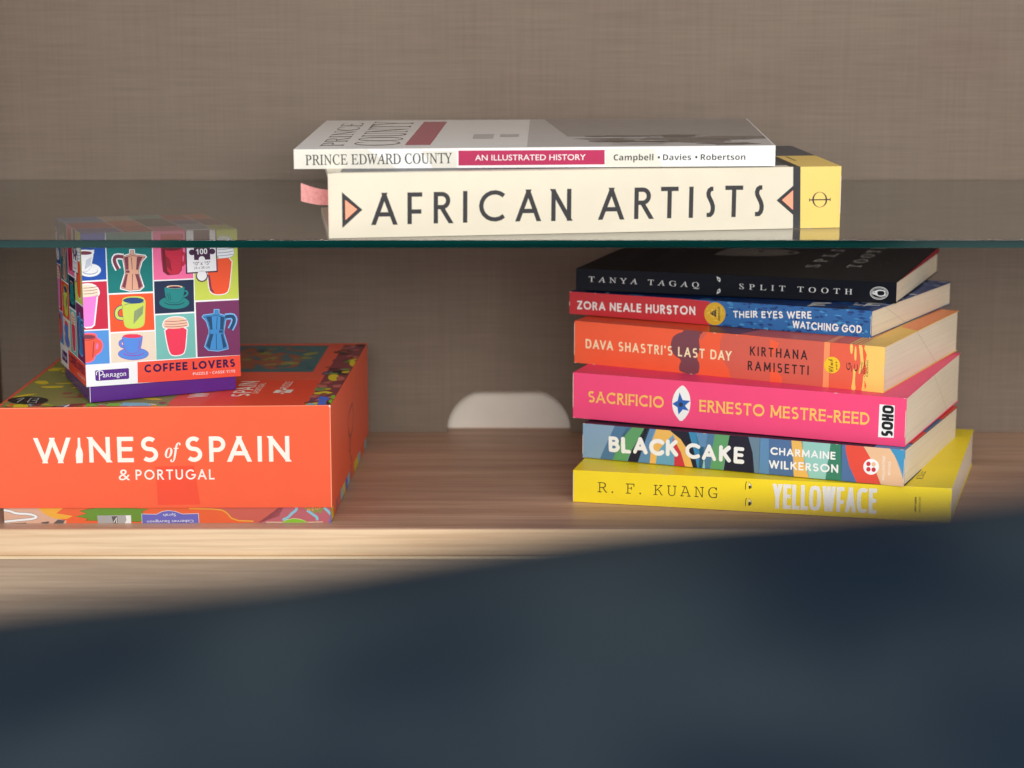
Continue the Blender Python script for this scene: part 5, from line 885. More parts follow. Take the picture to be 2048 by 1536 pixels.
["p","lime",6,[36.02,5.92,34.71,6.59,31.88,4.61,29.87,2.63,28.35,0.5,31.44,0.5,31.69,0.56,33.92,2.18,35.29,4.08]],
["p","lime",7,[53.48,2.63,53.86,3.66,53.11,4.63,52.22,5.96,50.81,5.56,50.11,4.48,50.61,3.26,51.07,1.68,52.88,1.08]],
["p","yel",5,[98.07,3.7,98.02,2.66,98.66,1.03,99.3,0.5,102.21,0.5,101.91,1.18,100.71,3.16,98.97,3.92]],
["p","aqua",6,[83.69,2.73,84.17,3.76,82.74,4.95,81.02,6.15,79.79,5.5,79.71,4.46,80.03,3.38,81.28,2.1,82.88,2.11]],
["p","vermil",7,[84.98,11.29,84.2,10.37,84.6,6.56,85.28,4.04,86.02,1.08,86.81,1.3,87.04,3.72,86.84,7.14,85.86,8.73]],
["p","yel",5,[96.13,1.23,97.27,0.55,99.51,1.87,100.55,3.89,102.32,6.25,101.16,7.2,98.84,5.52,96.9,4.49,95.19,2.22]],
["p","maroon",6,[101.99,12.28,100.4,12.39,101.1,8.92,103.45,6.57,105.16,4.71,106.15,5.35,106.29,7.43,104.95,10.78,102.85,13.42]],
["p","vermil",7,[89.58,4.92,90.21,4.32,91.97,4.69,93.62,5.91,94.55,7.19,93.98,7.92,92.46,7.81,91.01,6.73,89.38,5.75]],
["p","aqua",5,[84.47,8.44,85.66,7.1,86.94,5.47,90.1,4.79,92.57,4.85,92.27,6.22,90.53,7.55,88.23,8.77,86.22,8.69]],
["p","vermil",6,[64.07,0.5,66.21,0.5,67.74,1.15,68.46,3.28,67.37,4.26,66.75,5.47,65.43,4.38,63.57,3.51,63.33,1.31]],
["p","aqua",7,[21.36,3.24,21.9,4.24,22.09,6.05,22.35,8.54,21.62,9.22,21.01,9.54,20.36,8.43,20.61,6.01,20.88,4.47]],
["p","maroon",5,[43.43,3.62,42.16,4.43,39.55,3.48,36.23,2.38,34.9,0.5,41.89,0.5,43.97,2.24]],
["p","maroon",6,[52.27,2.65,52.66,3.97,52.15,6.86,51.85,9.0,51.25,10.32,50.84,10.03,50.35,9.31,50.72,6.21,51.5,3.58]],
["p","maroon",7,[53.25,2.39,53.27,3.35,51.99,4.34,50.23,4.6,48.76,4.31,48.13,3.34,49.57,2.26,51.17,1.25,52.37,1.94]],
["p","vermil",5,[95.76,5.41,95.27,4.23,94.77,2.57,94.71,0.5,96.15,0.5,96.09,2.31,96.17,4.6]],
["p","vermil",6,[56.37,6.01,56.31,4.91,57.37,3.44,59.59,2.43,60.71,3.27,60.7,4.28,61.06,5.55,59.02,7.0,57.18,6.71]],
["p","yel",7,[32.18,9.19,31.16,9.87,29.17,9.26,27.55,8.33,26.48,7.09,27.55,6.59,28.63,6.29,30.62,6.59,31.76,7.98]],
["p","lime",5,[10.17,9.44,9.25,9.99,7.81,9.92,6.58,9.42,6.1,8.73,6.29,8.18,6.81,7.48,8.37,7.88,9.03,8.64]],
["p","white",6,[84.08,0.79,85.22,1.08,86.59,1.97,88.45,3.93,88.76,5.89,87.79,6.56,85.97,5.55,84.24,3.55,82.98,1.21]],
["p","white",7,[44.46,8.32,43.39,6.01,42.77,3.48,42.64,1.24,42.72,0.5,44.51,0.5,45.25,3.59,45.21,7.03]],
["p","maroon",5,[85.18,5.22,85.24,6.18,84.19,8.44,82.23,11.13,81.23,11.41,79.6,12.59,80.64,10.09,82.56,7.16,84.6,4.83]],
["p","white",6,[91.63,2.58,91.78,2.11,93.31,1.15,95.54,0.52,95.73,0.5,98.0,0.5,96.22,1.51,93.83,2.41,92.17,2.76]],
["p","maroon",7,[23.02,5.72,22.3,6.78,21.13,7.36,20.04,7.73,19.28,7.41,18.59,6.91,19.2,5.98,20.55,5.71,22.04,5.16]],
["p","lime",5,[108.57,0.5,107.76,1.08,106.08,2.23,102.85,3.35,102.12,2.71,100.31,2.57,101.94,1.17,104.15,0.5]],
["p","ltgreen",6,[70.39,9.41,70.21,8.54,70.67,6.38,72.5,3.93,74.34,1.42,74.0,3.48,74.02,4.68,72.67,7.4,71.14,9.3]],
["p","vermil",7,[90.29,13.58,90.32,11.24,90.51,9.27,90.91,6.19,91.62,6.3,92.64,4.24,92.07,7.62,91.95,9.79,91.18,11.46]],
["p","yel",5,[6.37,0.5,8.4,0.5,8.52,0.6,8.84,3.01,8.62,5.67,7.16,6.79,5.51,7.49,5.16,4.75,4.66,2.47,5.97,1.03]],
["p","white",6,[105.7,8.16,104.35,8.2,103.08,6.49,101.03,4.43,101.55,2.4,102.82,1.43,104.96,2.13,105.85,5.05,106.51,7.13]],
["p","ltgreen",7,[107.78,3.57,109.63,4.75,105.95,6.08,103.6,6.39,101.83,6.23,99.32,5.61,101.48,3.53,104.85,2.62,106.94,2.82]],
["p","ltgreen",5,[63.29,5.85,62.42,7.4,59.69,9.06,57.0,10.14,55.08,10.29,54.72,9.49,56.69,8.1,58.6,6.66,60.32,6.62]],
["p","ltgreen",6,[14.9,5.55,13.97,5.79,12.26,5.02,10.69,3.13,9.74,1.16,10.82,0.69,12.62,1.8,14.29,3.01,15.58,4.88]],
["p","vermil",7,[47.91,2.7,50.58,2.6,52.57,2.04,55.37,3.39,57.11,5.0,56.54,6.27,54.65,7.16,51.68,5.43,49.04,4.36]],
["p","ltgreen",5,[8.92,0.5,8.64,2.58,6.85,4.16,5.51,4.84,3.77,5.33,3.91,3.02,5.32,0.63,5.51,0.5]],
["p","vermil",6,[92.88,1.23,93.34,0.52,95.67,0.54,97.48,1.17,98.14,1.73,99.48,2.56,97.56,2.78,95.57,2.34,93.45,1.98]],
["p","maroon",7,[28.12,0.5,30.58,0.5,31.07,0.57,33.75,1.85,36.03,3.13,36.47,4.06,33.09,3.03,30.53,2.14,28.64,1.07]],
["p","white",5,[68.28,7.17,67.71,7.51,66.44,7.76,64.76,7.56,62.71,7.25,62.87,6.67,64.2,6.19,66.47,6.52,67.65,6.81]],
["p","vermil",6,[11.13,3.6,10.26,6.62,10.16,8.89,7.87,11.81,6.53,12.36,5.93,11.85,5.93,10.31,7.27,7.34,9.04,5.67]],
["p","yel",5,[13.07,78.61,12.03,81.28,9.42,83.69,5.58,82.99,4.13,79.08,5.56,75.55,8.07,73.54,11.86,71.35,15.05,74.55]],
["p","yel",6,[8.86,119.48,11.64,121.46,14.68,122.35,14.93,124.92,11.36,126.25,8.0,127.21,3.66,126.75,4.47,123.77,5.86,121.58]],
["p","yel",7,[44.75,91.44,42.75,91.56,40.49,89.06,40.61,85.51,41.11,82.7,43.03,81.77,45.34,83.66,46.46,87.19,46.41,90.43]],
["p","yel",5,[63.81,113.38,64.86,117.22,61.63,119.9,59.45,123.5,55.77,122.38,54.36,119.44,54.11,116.21,56.49,113.3,60.34,111.6]],
["p","yel",6,[33.47,57.77,35.03,57.77,36.29,58.38,38.36,59.26,37.42,60.74,36.52,61.42,35.23,61.92,33.91,60.71,33.62,59.3]],
["p","yel",7,[11.8,118.35,13.17,115.57,13.85,112.77,17.73,110.03,21.66,107.87,20.49,111.14,20.19,113.2,17.27,116.23,13.93,118.38]],
["p","yel",5,[27.24,62.96,27.16,65.79,21.59,66.19,17.26,65.64,12.14,64.34,13.25,61.49,17.0,59.75,21.9,59.24,26.86,60.36]],
["p","yel",6,[59.75,95.38,60.7,97.28,60.7,100.33,60.01,103.1,58.9,107.28,57.4,106.08,57.26,102.67,57.07,99.53,58.41,97.46]],
["p","yel",7,[62.0,102.39,61.73,104.31,61.1,106.37,58.75,107.7,57.06,107.03,56.33,105.85,56.38,104.15,58.18,102.7,60.83,100.59]],
["p","yel",5,[2.54,122.26,3.12,119.3,3.71,116.02,7.23,115.61,10.35,116.03,11.27,118.78,11.43,121.98,8.39,124.23,4.68,124.63]],
["p","blob",9,[28.2,20.64,28.52,18.6,28.44,16.63,27.96,14.81,27.09,13.19,25.86,11.81,24.31,10.72,22.48,9.95,20.44,9.51,18.23,9.43,15.93,9.7,13.61,10.32,11.33,11.27,9.16,12.52,7.17,14.03,5.41,15.76,3.95,17.67,2.82,19.68,2.06,21.75,1.69,23.81,1.74,25.79,2.19,27.64,3.04,29.29,4.26,30.71,5.82,31.83,7.66,32.63,9.74,33.08,11.98,33.16,14.32,32.88,16.68,32.24,18.99,31.27,21.18,29.99,23.18,28.44,24.93,26.67,26.37,24.75,27.48,22.71]],
["l","white",10,0.56,0,[9.69,15.29,10.85,28.46]],
["l","white",10,0.57,0,[7.0,24.19,9.98,29.38]],
["l","white",10,0.44,0,[16.26,15.02,15.27,28.27,20.47,27.45,20.6,22.14,17.85,20.79,21.37,19.18,21.96,13.32,16.65,13.55]],
["p","yel",8,[17.47,0.0,10.97,0.27,9.71,9.5,18.27,8.56,20.83,0.0]],
["p","aqua",8,[77.88,2.32,77.49,12.43,92.76,10.34,98.3,1.47]],
["p","lime",8,[56.05,1.24,55.43,9.02,59.45,10.29,64.58,1.45]],
["p","lime",8,[68.78,1.85,68.46,11.36,76.45,10.16,78.07,1.46]],
["p","tealb",1,[107.95,108.79,104.23,204.1,183.83,200.37,185.1,105.35]],
["p","land",2,[125.26,137.44,123.42,176.34,125.99,194.71,132.98,192.53,141.89,186.63,152.72,177.01,162.74,167.54,171.94,158.2,176.25,148.34,175.65,137.94,173.11,128.6,168.61,120.33,156.32,116.64,136.23,117.54]],
["p","tealb",3,[173.99,109.31,174.72,112.87,172.83,117.32,168.77,119.08,165.41,120.5,163.14,118.94,162.87,115.25,165.6,109.97,169.87,110.88]],
["p","land",4,[170.92,153.28,171.07,155.61,170.48,157.51,169.1,159.59,166.22,160.51,164.28,158.43,165.41,155.69,166.69,153.93,168.58,153.69]],
["p","land",5,[154.71,162.81,153.6,160.57,152.85,158.53,153.77,156.53,154.53,154.0,156.25,153.94,157.21,156.21,157.07,158.87,156.07,160.69]],
["p","olive",3,[147.92,172.21,146.31,173.37,142.19,172.11,137.89,171.34,134.51,168.9,137.66,168.17,140.03,167.8,144.32,167.92,147.45,170.37]],
["p","tealb",4,[167.31,147.99,167.06,150.12,163.44,150.4,159.06,150.44,158.95,147.77,157.61,145.58,160.32,143.98,164.49,144.16,167.19,146.05]],
["p","tealb",5,[132.99,161.09,132.07,159.84,134.85,156.62,138.74,154.41,140.3,154.95,140.66,155.92,140.96,157.47,137.67,160.4,133.66,162.61]],
["p","tealb",3,[154.35,154.28,157.9,154.94,160.12,158.71,160.64,162.28,160.92,166.87,157.73,169.53,154.91,164.21,151.6,161.44,151.48,156.48]],
["p","olive",4,[166.01,126.08,167.89,130.98,168.44,135.42,166.97,139.7,164.45,141.92,161.9,141.56,159.93,138.73,158.44,132.79,162.75,130.46]],
["p","land",5,[156.25,129.42,154.19,130.37,150.27,129.18,147.51,126.65,146.09,124.55,146.01,122.59,149.22,122.99,152.5,124.89,155.38,127.12]],
["p","olive",3,[149.1,189.42,146.79,190.44,142.5,190.56,138.15,189.71,135.25,188.44,134.56,186.97,139.38,187.12,142.9,186.99,147.75,187.87]],
["p","land",4,[134.18,184.14,136.07,182.92,137.37,180.75,141.18,181.25,143.8,182.54,142.88,184.41,140.97,185.77,137.95,186.15,134.26,186.05]],
["p","tealb",5,[137.73,152.91,137.96,151.09,138.44,148.15,141.61,148.15,143.18,150.12,145.02,152.03,142.58,153.66,140.84,154.5,137.86,155.73]],
["p","olive",3,[169.08,139.08,165.73,139.48,161.88,139.82,162.72,136.6,164.12,134.0,167.17,131.73,169.95,132.53,172.55,133.56,170.86,136.4]],
["p","olive",4,[136.84,175.34,138.21,172.57,140.6,169.89,144.63,170.28,146.41,172.98,146.26,175.56,144.83,177.9,141.58,179.9,138.97,177.49]],
["p","land",5,[148.81,153.73,147.91,152.38,147.85,149.94,147.3,146.47,148.74,145.34,149.8,145.97,150.31,147.91,151.0,150.58,149.81,152.45]],
["p","tealb",3,[175.87,129.32,178.88,129.38,180.91,132.34,180.76,135.93,179.67,140.21,175.66,140.54,172.68,137.62,171.27,133.65,171.78,128.92]],
["p","tealb",4,[180.88,114.6,183.48,116.49,185.43,118.89,182.88,120.79,181.12,121.67,178.61,122.46,175.75,120.93,176.72,118.13,178.69,116.82]],
["p","land",5,[150.38,163.56,147.72,165.77,144.58,165.03,142.67,162.99,143.22,160.47,143.18,157.26,146.26,157.84,149.3,157.44,150.41,160.35]],
["p","tealb",3,[144.42,132.48,141.64,129.34,143.19,123.16,143.34,116.68,147.26,115.11,150.66,115.07,150.9,120.48,151.76,126.18,147.93,129.22]],
["p","tealb",4,[137.26,193.82,134.77,190.53,133.48,185.54,135.43,180.23,138.18,176.04,141.08,177.94,142.42,181.85,143.2,187.11,139.99,189.61]],
["p","olive",5,[146.37,149.3,148.95,149.95,151.38,152.29,153.78,155.17,154.63,158.61,152.83,159.86,149.86,157.06,147.26,155.02,145.56,151.47]],
["p","tealb",3,[129.62,171.43,130.74,171.81,131.6,173.7,132.66,176.49,132.11,179.27,130.37,178.15,129.38,176.16,128.65,174.24,128.15,171.25]],
["p","olive",4,[151.53,159.17,150.09,160.0,147.82,160.44,145.61,158.57,146.21,156.68,146.89,155.48,148.51,155.11,151.22,155.17,152.0,157.57]],
["p","tealb",5,[174.22,133.44,175.73,136.79,177.77,139.77,176.5,144.67,175.2,148.28,173.53,146.01,171.7,144.91,171.17,139.85,172.89,137.2]],
["p","tealb",3,[160.05,151.91,161.17,151.55,162.33,153.45,163.18,156.47,162.36,158.89,160.65,158.83,159.05,157.1,158.2,154.11,158.27,151.06]],
["p","tealb",4,[143.65,177.26,144.9,174.55,146.29,172.71,148.62,171.78,151.3,172.17,151.68,174.6,151.47,177.12,149.23,179.92,145.3,180.04]],
["p","land",5,[158.21,182.4,159.01,180.23,163.86,179.26,168.65,178.57,169.64,180.46,172.03,181.92,169.51,184.11,164.23,184.46,159.93,184.05]],
["p","olive",3,[150.34,126.99,152.35,126.78,155.02,128.71,156.65,132.88,155.55,135.92,152.86,134.76,150.97,133.93,148.07,131.53,149.39,128.75]],
["p","land",4,[140.39,180.6,137.92,180.64,134.9,177.18,132.65,172.91,132.9,169.72,135.47,170.76,137.43,171.36,140.22,174.24,141.53,178.47]],
["p","tealb",5,[173.83,117.49,171.18,118.94,167.85,119.05,165.05,116.73,165.61,113.91,164.75,109.88,168.93,109.87,172.62,111.26,173.49,114.55]],
["p","olive",3,[150.26,152.91,147.14,154.17,144.47,153.04,143.85,150.45,144.95,147.37,148.45,145.29,151.47,146.39,154.36,147.77,152.19,150.81]],
["p","tealb",4,[182.26,120.4,180.95,122.81,178.43,123.1,178.15,120.53,177.9,118.72,179.09,116.88,181.08,115.55,182.83,116.5,183.48,118.48]],
["p","olive",5,[134.79,147.51,136.34,148.64,136.77,150.73,135.21,152.13,133.35,154.18,130.75,153.06,129.71,150.43,130.52,147.77,132.78,146.45]],
["p","tealb",3,[172.75,154.03,169.92,152.35,168.85,149.07,172.05,148.08,174.74,147.4,176.76,149.65,177.59,151.68,178.15,154.4,175.45,155.38]],
["p","olive",4,[171.27,164.41,173.71,161.7,177.04,166.46,179.76,169.98,180.02,174.07,178.0,177.25,173.56,174.59,170.76,170.62,169.31,166.44]],
["p","tealb",5,[156.56,121.99,158.79,120.35,163.16,121.03,167.35,125.1,167.56,129.38,165.5,132.14,160.97,129.65,157.85,127.68,156.86,124.76]],
["p","tealb",3,[154.51,149.59,157.04,148.3,159.51,147.4,163.13,147.55,165.86,149.2,164.05,150.94,163.02,152.95,158.79,153.18,155.98,151.45]],
["p","olive",4,[177.32,156.63,175.12,158.13,171.3,159.1,167.85,155.99,164.79,152.99,164.92,149.48,170.45,150.75,174.64,151.05,179.55,153.94]],
["p","olive",5,[158.31,125.74,162.14,126.68,165.37,130.48,169.53,133.57,170.67,137.94,168.45,139.64,164.32,137.47,160.38,133.88,160.49,130.56]],
["p","land",3,[154.99,192.68,154.1,191.07,154.19,188.83,154.67,185.2,157.13,185.11,158.37,186.36,159.21,188.08,158.51,190.77,156.78,193.07]],
["p","maroon",2,[195.09,0.0,210.41,0.0,210.41,201.0,194.54,201.74]],
["p","violet",4,[206.25,190.48,204.48,193.43,201.46,195.38,198.91,193.12,197.31,190.13,199.47,187.36,201.05,184.16,204.42,184.05,207.11,186.57]],
["p","blob",5,[195.06,112.29,195.97,110.7,198.1,111.89,199.46,112.75,201.53,114.44,200.15,115.98,197.99,115.82,195.87,115.66,193.82,113.94]],
["p","maroon",6,[200.46,21.94,201.88,21.97,203.82,22.44,203.95,24.42,202.4,25.59,200.82,26.31,199.11,25.72,197.72,24.21,198.68,22.34]],
["p","yel",4,[202.46,0.5,202.75,1.03,204.37,4.88,201.83,7.57,198.62,7.91,196.22,5.78,194.3,3.19,194.66,0.5]],
["p","violet",5,[195.69,107.61,194.35,106.85,193.54,104.69,193.51,101.8,194.9,100.29,196.75,98.69,197.57,102.09,198.63,105.01,197.11,107.15]],
["p","salmon",6,[202.12,156.07,203.34,156.46,204.82,158.25,205.14,160.8,205.92,164.24,204.02,162.59,202.62,162.36,202.0,159.46,201.46,157.12]],
["p","salmon",4,[199.69,13.6,202.7,13.31,204.76,14.36,206.03,16.06,205.92,18.28,204.37,20.07,201.52,21.82,199.84,19.02,199.15,16.53]],
["p","ltgreen",5,[195.74,96.68,199.11,96.69,202.53,97.32,203.29,100.34,200.1,102.78,196.96,104.04,194.42,103.16,193.81,101.26,193.55,99.07]],
["p","ltgreen",6,[193.87,50.26,195.03,48.76,197.73,48.23,200.41,48.26,202.66,49.22,203.54,50.98,201.36,52.69,197.29,53.52,194.51,51.92]],
["p","blob",4,[199.45,104.94,199.51,102.34,202.08,98.1,205.45,95.21,207.44,94.49,209.91,93.49,209.91,94.16,209.0,96.9,205.29,100.25,202.62,102.97]],
["p","maroon",5,[199.17,11.73,197.63,13.2,194.93,10.92,192.73,7.98,193.05,5.35,194.52,3.85,197.22,5.1,199.7,7.44,200.82,10.61]],
["p","ltgreen",6,[200.71,48.92,198.06,49.66,195.16,50.19,193.75,47.84,194.03,44.63,197.21,43.49,199.64,42.64,201.19,44.18,201.8,46.35]],
["p","salmon",4,[203.0,183.33,200.29,180.9,200.19,178.16,202.11,177.11,205.06,179.46,206.95,181.79,208.75,184.75,207.76,186.68,204.77,184.46]],
["p","maroon",5,[209.45,11.48,209.91,12.5,209.91,16.03,209.49,16.76,207.14,16.73,205.74,13.9,204.37,11.61,204.32,8.44,206.42,7.56,208.42,9.34]],
["p","salmon",6,[208.23,52.12,209.91,54.12,209.91,62.28,207.4,61.89,203.97,60.56,205.13,56.89,205.04,53.4]],
["p","blob",4,[202.4,52.66,200.23,52.22,198.51,50.43,195.47,47.79,197.12,45.45,199.26,45.38,201.34,45.71,204.21,47.82,203.5,50.85]],
["p","salmon",5,[200.28,54.35,201.68,56.43,200.31,59.93,197.53,61.7,195.55,61.84,193.8,61.32,192.61,59.03,195.13,55.98,198.03,53.3]],
["p","salmon",6,[203.26,192.9,201.76,193.9,198.33,191.66,195.4,189.95,195.16,188.21,193.53,185.2,197.63,187.08,200.85,188.52,203.6,191.2]],
["p","maroon",4,[200.83,144.94,202.4,146.02,202.67,147.49,202.57,149.08,200.74,149.72,198.61,149.41,196.95,147.93,196.12,145.59,198.32,144.13]],
["p","maroon",5,[198.48,123.82,196.64,121.31,197.31,118.73,198.5,116.46,201.2,116.66,203.65,117.67,203.44,120.12,204.06,122.84,201.46,123.97]],
["p","salmon",6,[205.78,160.47,206.29,158.36,206.23,155.42,209.91,154.14,209.91,159.91,207.72,160.49]],
["p","land",4,[196.39,62.14,198.48,61.42,200.42,62.31,202.06,64.36,199.44,66.28,196.91,67.84,194.36,66.98,193.52,65.0,194.59,63.1]],
["p","land",5,[199.37,178.08,197.1,179.6,195.47,177.67,194.48,175.69,196.31,174.22,197.74,173.38,199.55,173.33,202.06,174.27,200.19,176.44]],
["p","salmon",6,[196.15,21.88,199.48,21.12,202.69,22.63,200.78,25.65,199.98,28.5,196.28,29.87,193.37,28.19,192.81,25.67,193.44,23.19]],
["p","maroon",4,[208.33,76.68,206.7,78.49,204.7,78.12,204.62,76.15,204.84,74.61,206.01,73.15,207.71,72.73,209.7,72.9,209.2,75.06]],
["p","blob",5,[201.8,140.32,204.71,140.26,207.35,139.95,207.8,142.57,209.91,145.52,209.91,145.56,206.82,147.19,203.94,147.48,201.38,146.02,200.91,143.12]],
["p","salmon",6,[198.93,185.66,197.87,187.39,197.07,188.49,195.68,189.07,194.15,188.72,192.98,187.45,194.18,185.94,195.5,184.85,197.13,185.06]],
["p","salmon",4,[208.23,152.25,209.54,152.57,209.91,153.52,209.91,155.45,209.5,156.38,208.69,157.42,207.38,158.59,206.11,157.01,206.0,154.41,207.11,152.87]],
["p","maroon",5,[209.91,199.59,209.09,199.84,207.17,198.52,205.45,197.51,204.72,195.87,206.12,195.52,207.25,194.76,209.2,196.03,209.91,196.97]],
["p","blob",6,[209.19,196.31,209.91,196.66,209.91,200.35,208.52,203.33,205.91,203.02,203.66,202.42,203.01,199.56,204.7,196.1,207.73,193.74]],
["p","blob",4,[193.54,167.27,195.09,165.69,198.66,165.95,202.38,165.7,202.59,167.65,203.1,169.05,201.1,170.0,197.68,170.64,195.4,168.9]],
["p","maroon",5,[193.65,146.72,193.29,142.5,194.96,140.5,196.48,143.19,197.61,144.98,197.3,147.74,196.96,150.38,195.63,151.49,194.43,149.41]],
["p","yel",6,[205.05,100.47,207.28,100.09,209.66,101.42,209.91,101.58,209.91,107.27,208.33,106.88,205.24,105.56,205.0,102.72]],
["p","violet",4,[197.94,17.2,196.3,16.48,195.39,14.87,195.11,13.03,196.14,11.94,197.37,11.87,198.37,12.72,198.64,14.03,198.98,15.76]],
["p","salmon",5,[198.0,6.22,199.14,7.12,200.33,8.87,200.59,12.15,199.14,13.13,197.97,12.82,196.91,11.66,196.59,9.28,196.17,5.48]],
["p","salmon",6,[200.68,81.69,199.56,78.95,204.43,78.07,207.94,76.43,209.82,78.31,209.73,80.26,209.48,82.8,205.64,82.98,201.47,84.13]],
["p","blob",4,[202.74,175.57,203.36,177.53,204.09,179.92,201.59,180.72,199.88,181.02,197.45,180.92,197.69,178.34,198.15,175.63,200.73,176.18]],
["p","salmon",5,[205.66,23.87,206.02,21.43,208.04,19.96,209.91,18.99,209.91,26.01,207.05,26.0]],
["p","maroon",6,[190.95,121.87,191.92,120.0,195.8,118.8,199.78,118.57,202.16,119.57,203.4,121.12,199.51,122.3,196.63,122.62,194.01,122.55]],
["p","salmon",4,[201.75,72.98,199.89,73.4,198.06,71.57,197.09,69.68,195.81,66.86,198.31,67.27,200.25,66.17,201.32,69.13,203.39,71.7]],
["p","blob",5,[198.85,108.84,197.66,105.95,198.4,101.74,202.78,100.44,206.6,99.89,208.82,102.46,207.06,106.04,204.7,108.34,201.72,109.57]],
["p","yel",6,[209.91,145.15,209.91,150.23,208.97,150.13,206.35,147.27,204.02,144.17,204.74,142.3,208.12,144.29]],
["p","salmon",4,[195.44,58.9,196.98,58.77,199.13,60.42,200.83,63.43,201.89,67.13,199.23,66.38,197.14,65.57,194.03,63.03,193.42,59.25]],
["p","maroon",5,[203.76,195.92,203.68,194.55,205.27,193.83,206.37,195.16,207.79,195.81,207.67,197.2,206.23,197.78,204.61,198.28,203.14,197.25]],
["p","maroon",6,[197.27,92.52,199.03,90.79,200.66,91.85,201.43,93.26,202.12,95.58,199.81,97.7,197.02,98.0,196.52,95.62,195.93,94.06]],
["p","land",4,[205.47,100.78,207.34,99.25,209.19,98.93,209.91,99.18,209.91,105.9,207.49,105.03,205.37,103.47]],
["p","violet",5,[207.43,142.88,205.88,143.03,206.42,139.57,207.82,136.79,209.23,135.47,209.91,135.11,209.91,141.19,208.56,143.4]],
["p","ltgreen",6,[209.91,136.9,209.71,137.24,206.94,140.23,204.22,140.95,202.28,140.39,203.45,137.2,207.33,134.45,209.91,132.9]],
["p","violet",4,[192.55,100.45,191.89,96.9,194.69,94.42,197.35,97.14,200.78,98.24,201.07,102.47,197.93,104.48,195.14,104.53,192.13,103.82]],
["p","salmon",5,[201.38,191.54,202.26,192.43,203.44,193.82,203.58,197.06,202.38,199.0,200.85,199.2,200.34,196.11,199.6,193.93,199.99,191.07]],
["p","ltgreen",6,[206.96,114.9,205.02,114.77,202.77,114.47,202.82,112.39,203.9,110.61,205.96,109.92,208.19,109.96,209.82,111.51,209.52,113.98]],
["p","blob",4,[201.3,180.42,197.97,182.04,193.57,180.43,190.91,176.33,190.5,172.0,194.71,172.0,197.65,169.8,200.77,173.29,202.48,177.12]],
["p","maroon",5,[205.54,139.88,207.74,142.65,206.52,143.97,206.38,146.35,203.23,145.1,200.6,142.28,200.09,139.8,201.12,138.68,203.1,139.17]],
["p","yel",6,[204.7,49.51,203.51,50.42,201.45,50.65,199.45,49.29,198.79,47.63,199.56,46.45,200.8,44.74,203.79,45.96,204.89,48.03]],
["p","blob",4,[207.14,4.47,209.05,2.91,209.91,3.0,209.91,8.87,209.34,9.83,207.67,8.62,206.8,6.85]],
["p","yel",5,[207.53,36.76,205.2,39.16,202.2,42.03,198.3,39.84,195.06,36.91,195.6,32.7,200.08,31.77,203.66,31.41,205.57,34.08]],
["p","maroon",6,[204.13,191.46,202.0,189.38,204.03,186.53,207.06,184.5,209.81,185.96,209.91,186.02,209.91,192.51,208.93,193.98,205.93,192.4]],
["p","blob",4,[209.91,162.98,208.22,162.75,206.44,162.51,205.54,160.21,208.23,157.33,209.91,156.46]],
["p","maroon",5,[209.91,146.77,207.65,147.16,204.91,147.62,203.73,145.9,203.77,144.09,205.56,142.83,208.02,140.82,209.25,143.1,209.91,144.01]],
["p","ltgreen",6,[205.85,143.88,203.02,142.77,201.16,140.09,203.31,137.88,205.87,136.46,209.07,137.25,209.91,138.07,209.91,142.61,208.13,142.99]],
["l","white",7,0.06,1,[201.8,-0.07,201.34,17.35,199.35,15.97,200.79,26.24,206.2,23.04,207.65,14.15,206.28,12.75,207.35,-0.31]],
["p","blue4",8,[201.79,0.0,201.34,17.35,199.35,15.97,200.79,26.24,206.2,23.04,207.65,14.15,206.28,12.75,207.32,0.0]],
["p","land",9,[204.93,30.54,205.0,28.48,204.68,26.75,204.01,25.62,203.11,25.25,202.09,25.7,201.12,26.9,200.35,28.68,199.88,30.76,199.8,32.82,200.12,34.56,200.78,35.71,201.7,36.08,202.72,35.63,203.69,34.41,204.47,32.62]],
["p","lime",8,[210.41,16.61,210.15,16.39,209.47,16.91,208.77,18.34,208.14,20.47,207.7,22.98,207.51,25.49,207.59,27.61,207.94,29.01,208.51,29.49,209.2,28.96,209.91,27.51,210.41,25.74]],
["p","lime",8,[210.41,4.09,210.19,3.88,209.61,4.35,209.01,5.62,208.47,7.52,208.08,9.76,207.9,12.0,207.95,13.89,208.24,15.15,208.71,15.57,209.29,15.1,209.89,13.81,210.41,11.94]],
["p","aqua",8,[195.16,0.0,196.15,5.34,200.6,4.29,200.09,0.0]],
["p","yel",8,[205.77,84.84,206.01,80.99,205.75,77.63,205.02,75.17,203.92,73.9,202.56,73.96,201.12,75.34,199.76,77.89,198.65,81.31,197.92,85.19,197.66,89.07,197.9,92.48,198.63,94.99,199.75,96.3,201.12,96.24,202.58,94.82,203.95,92.21,205.06,88.74]],
["p","salmon",9,[209.11,81.48,209.27,78.85,209.1,76.55,208.62,74.87,207.88,73.99,206.98,74.03,206.02,74.98,205.11,76.72,204.37,79.06,203.89,81.71,203.71,84.36,203.88,86.68,204.36,88.39,205.1,89.28,206.01,89.24,206.98,88.27,207.89,86.5,208.63,84.14]],
["p","yel",8,[210.41,122.17,210.21,121.97,209.22,122.84,208.18,125.24,207.24,128.82,206.56,133.04,206.24,137.28,206.33,140.87,206.82,143.25,207.63,144.06,208.64,143.17,209.69,140.71,210.41,137.89]],
["t","SPAIN","deco",[154.55,28.22],[153.84,75.93],12,"cream2",3,{"w":0.16,"sp":0.25}],
["t","& PORTUGAL","gill",[159.08,37.01],[159.39,69.35],4,"cream2",3,{}],
["t","WINES","deco",[127.67,26.39],[126.8,77.11],12,"cream2",3,{"w":0.16,"sp":0.25}],
["t","PUZZLE","gill",[175.84,51.51],[176.52,73.35],5,"cream2",3,{}],
["p","cream2",3,[168.35,38.12,169.18,47.2,180.53,47.63,179.77,37.63]],
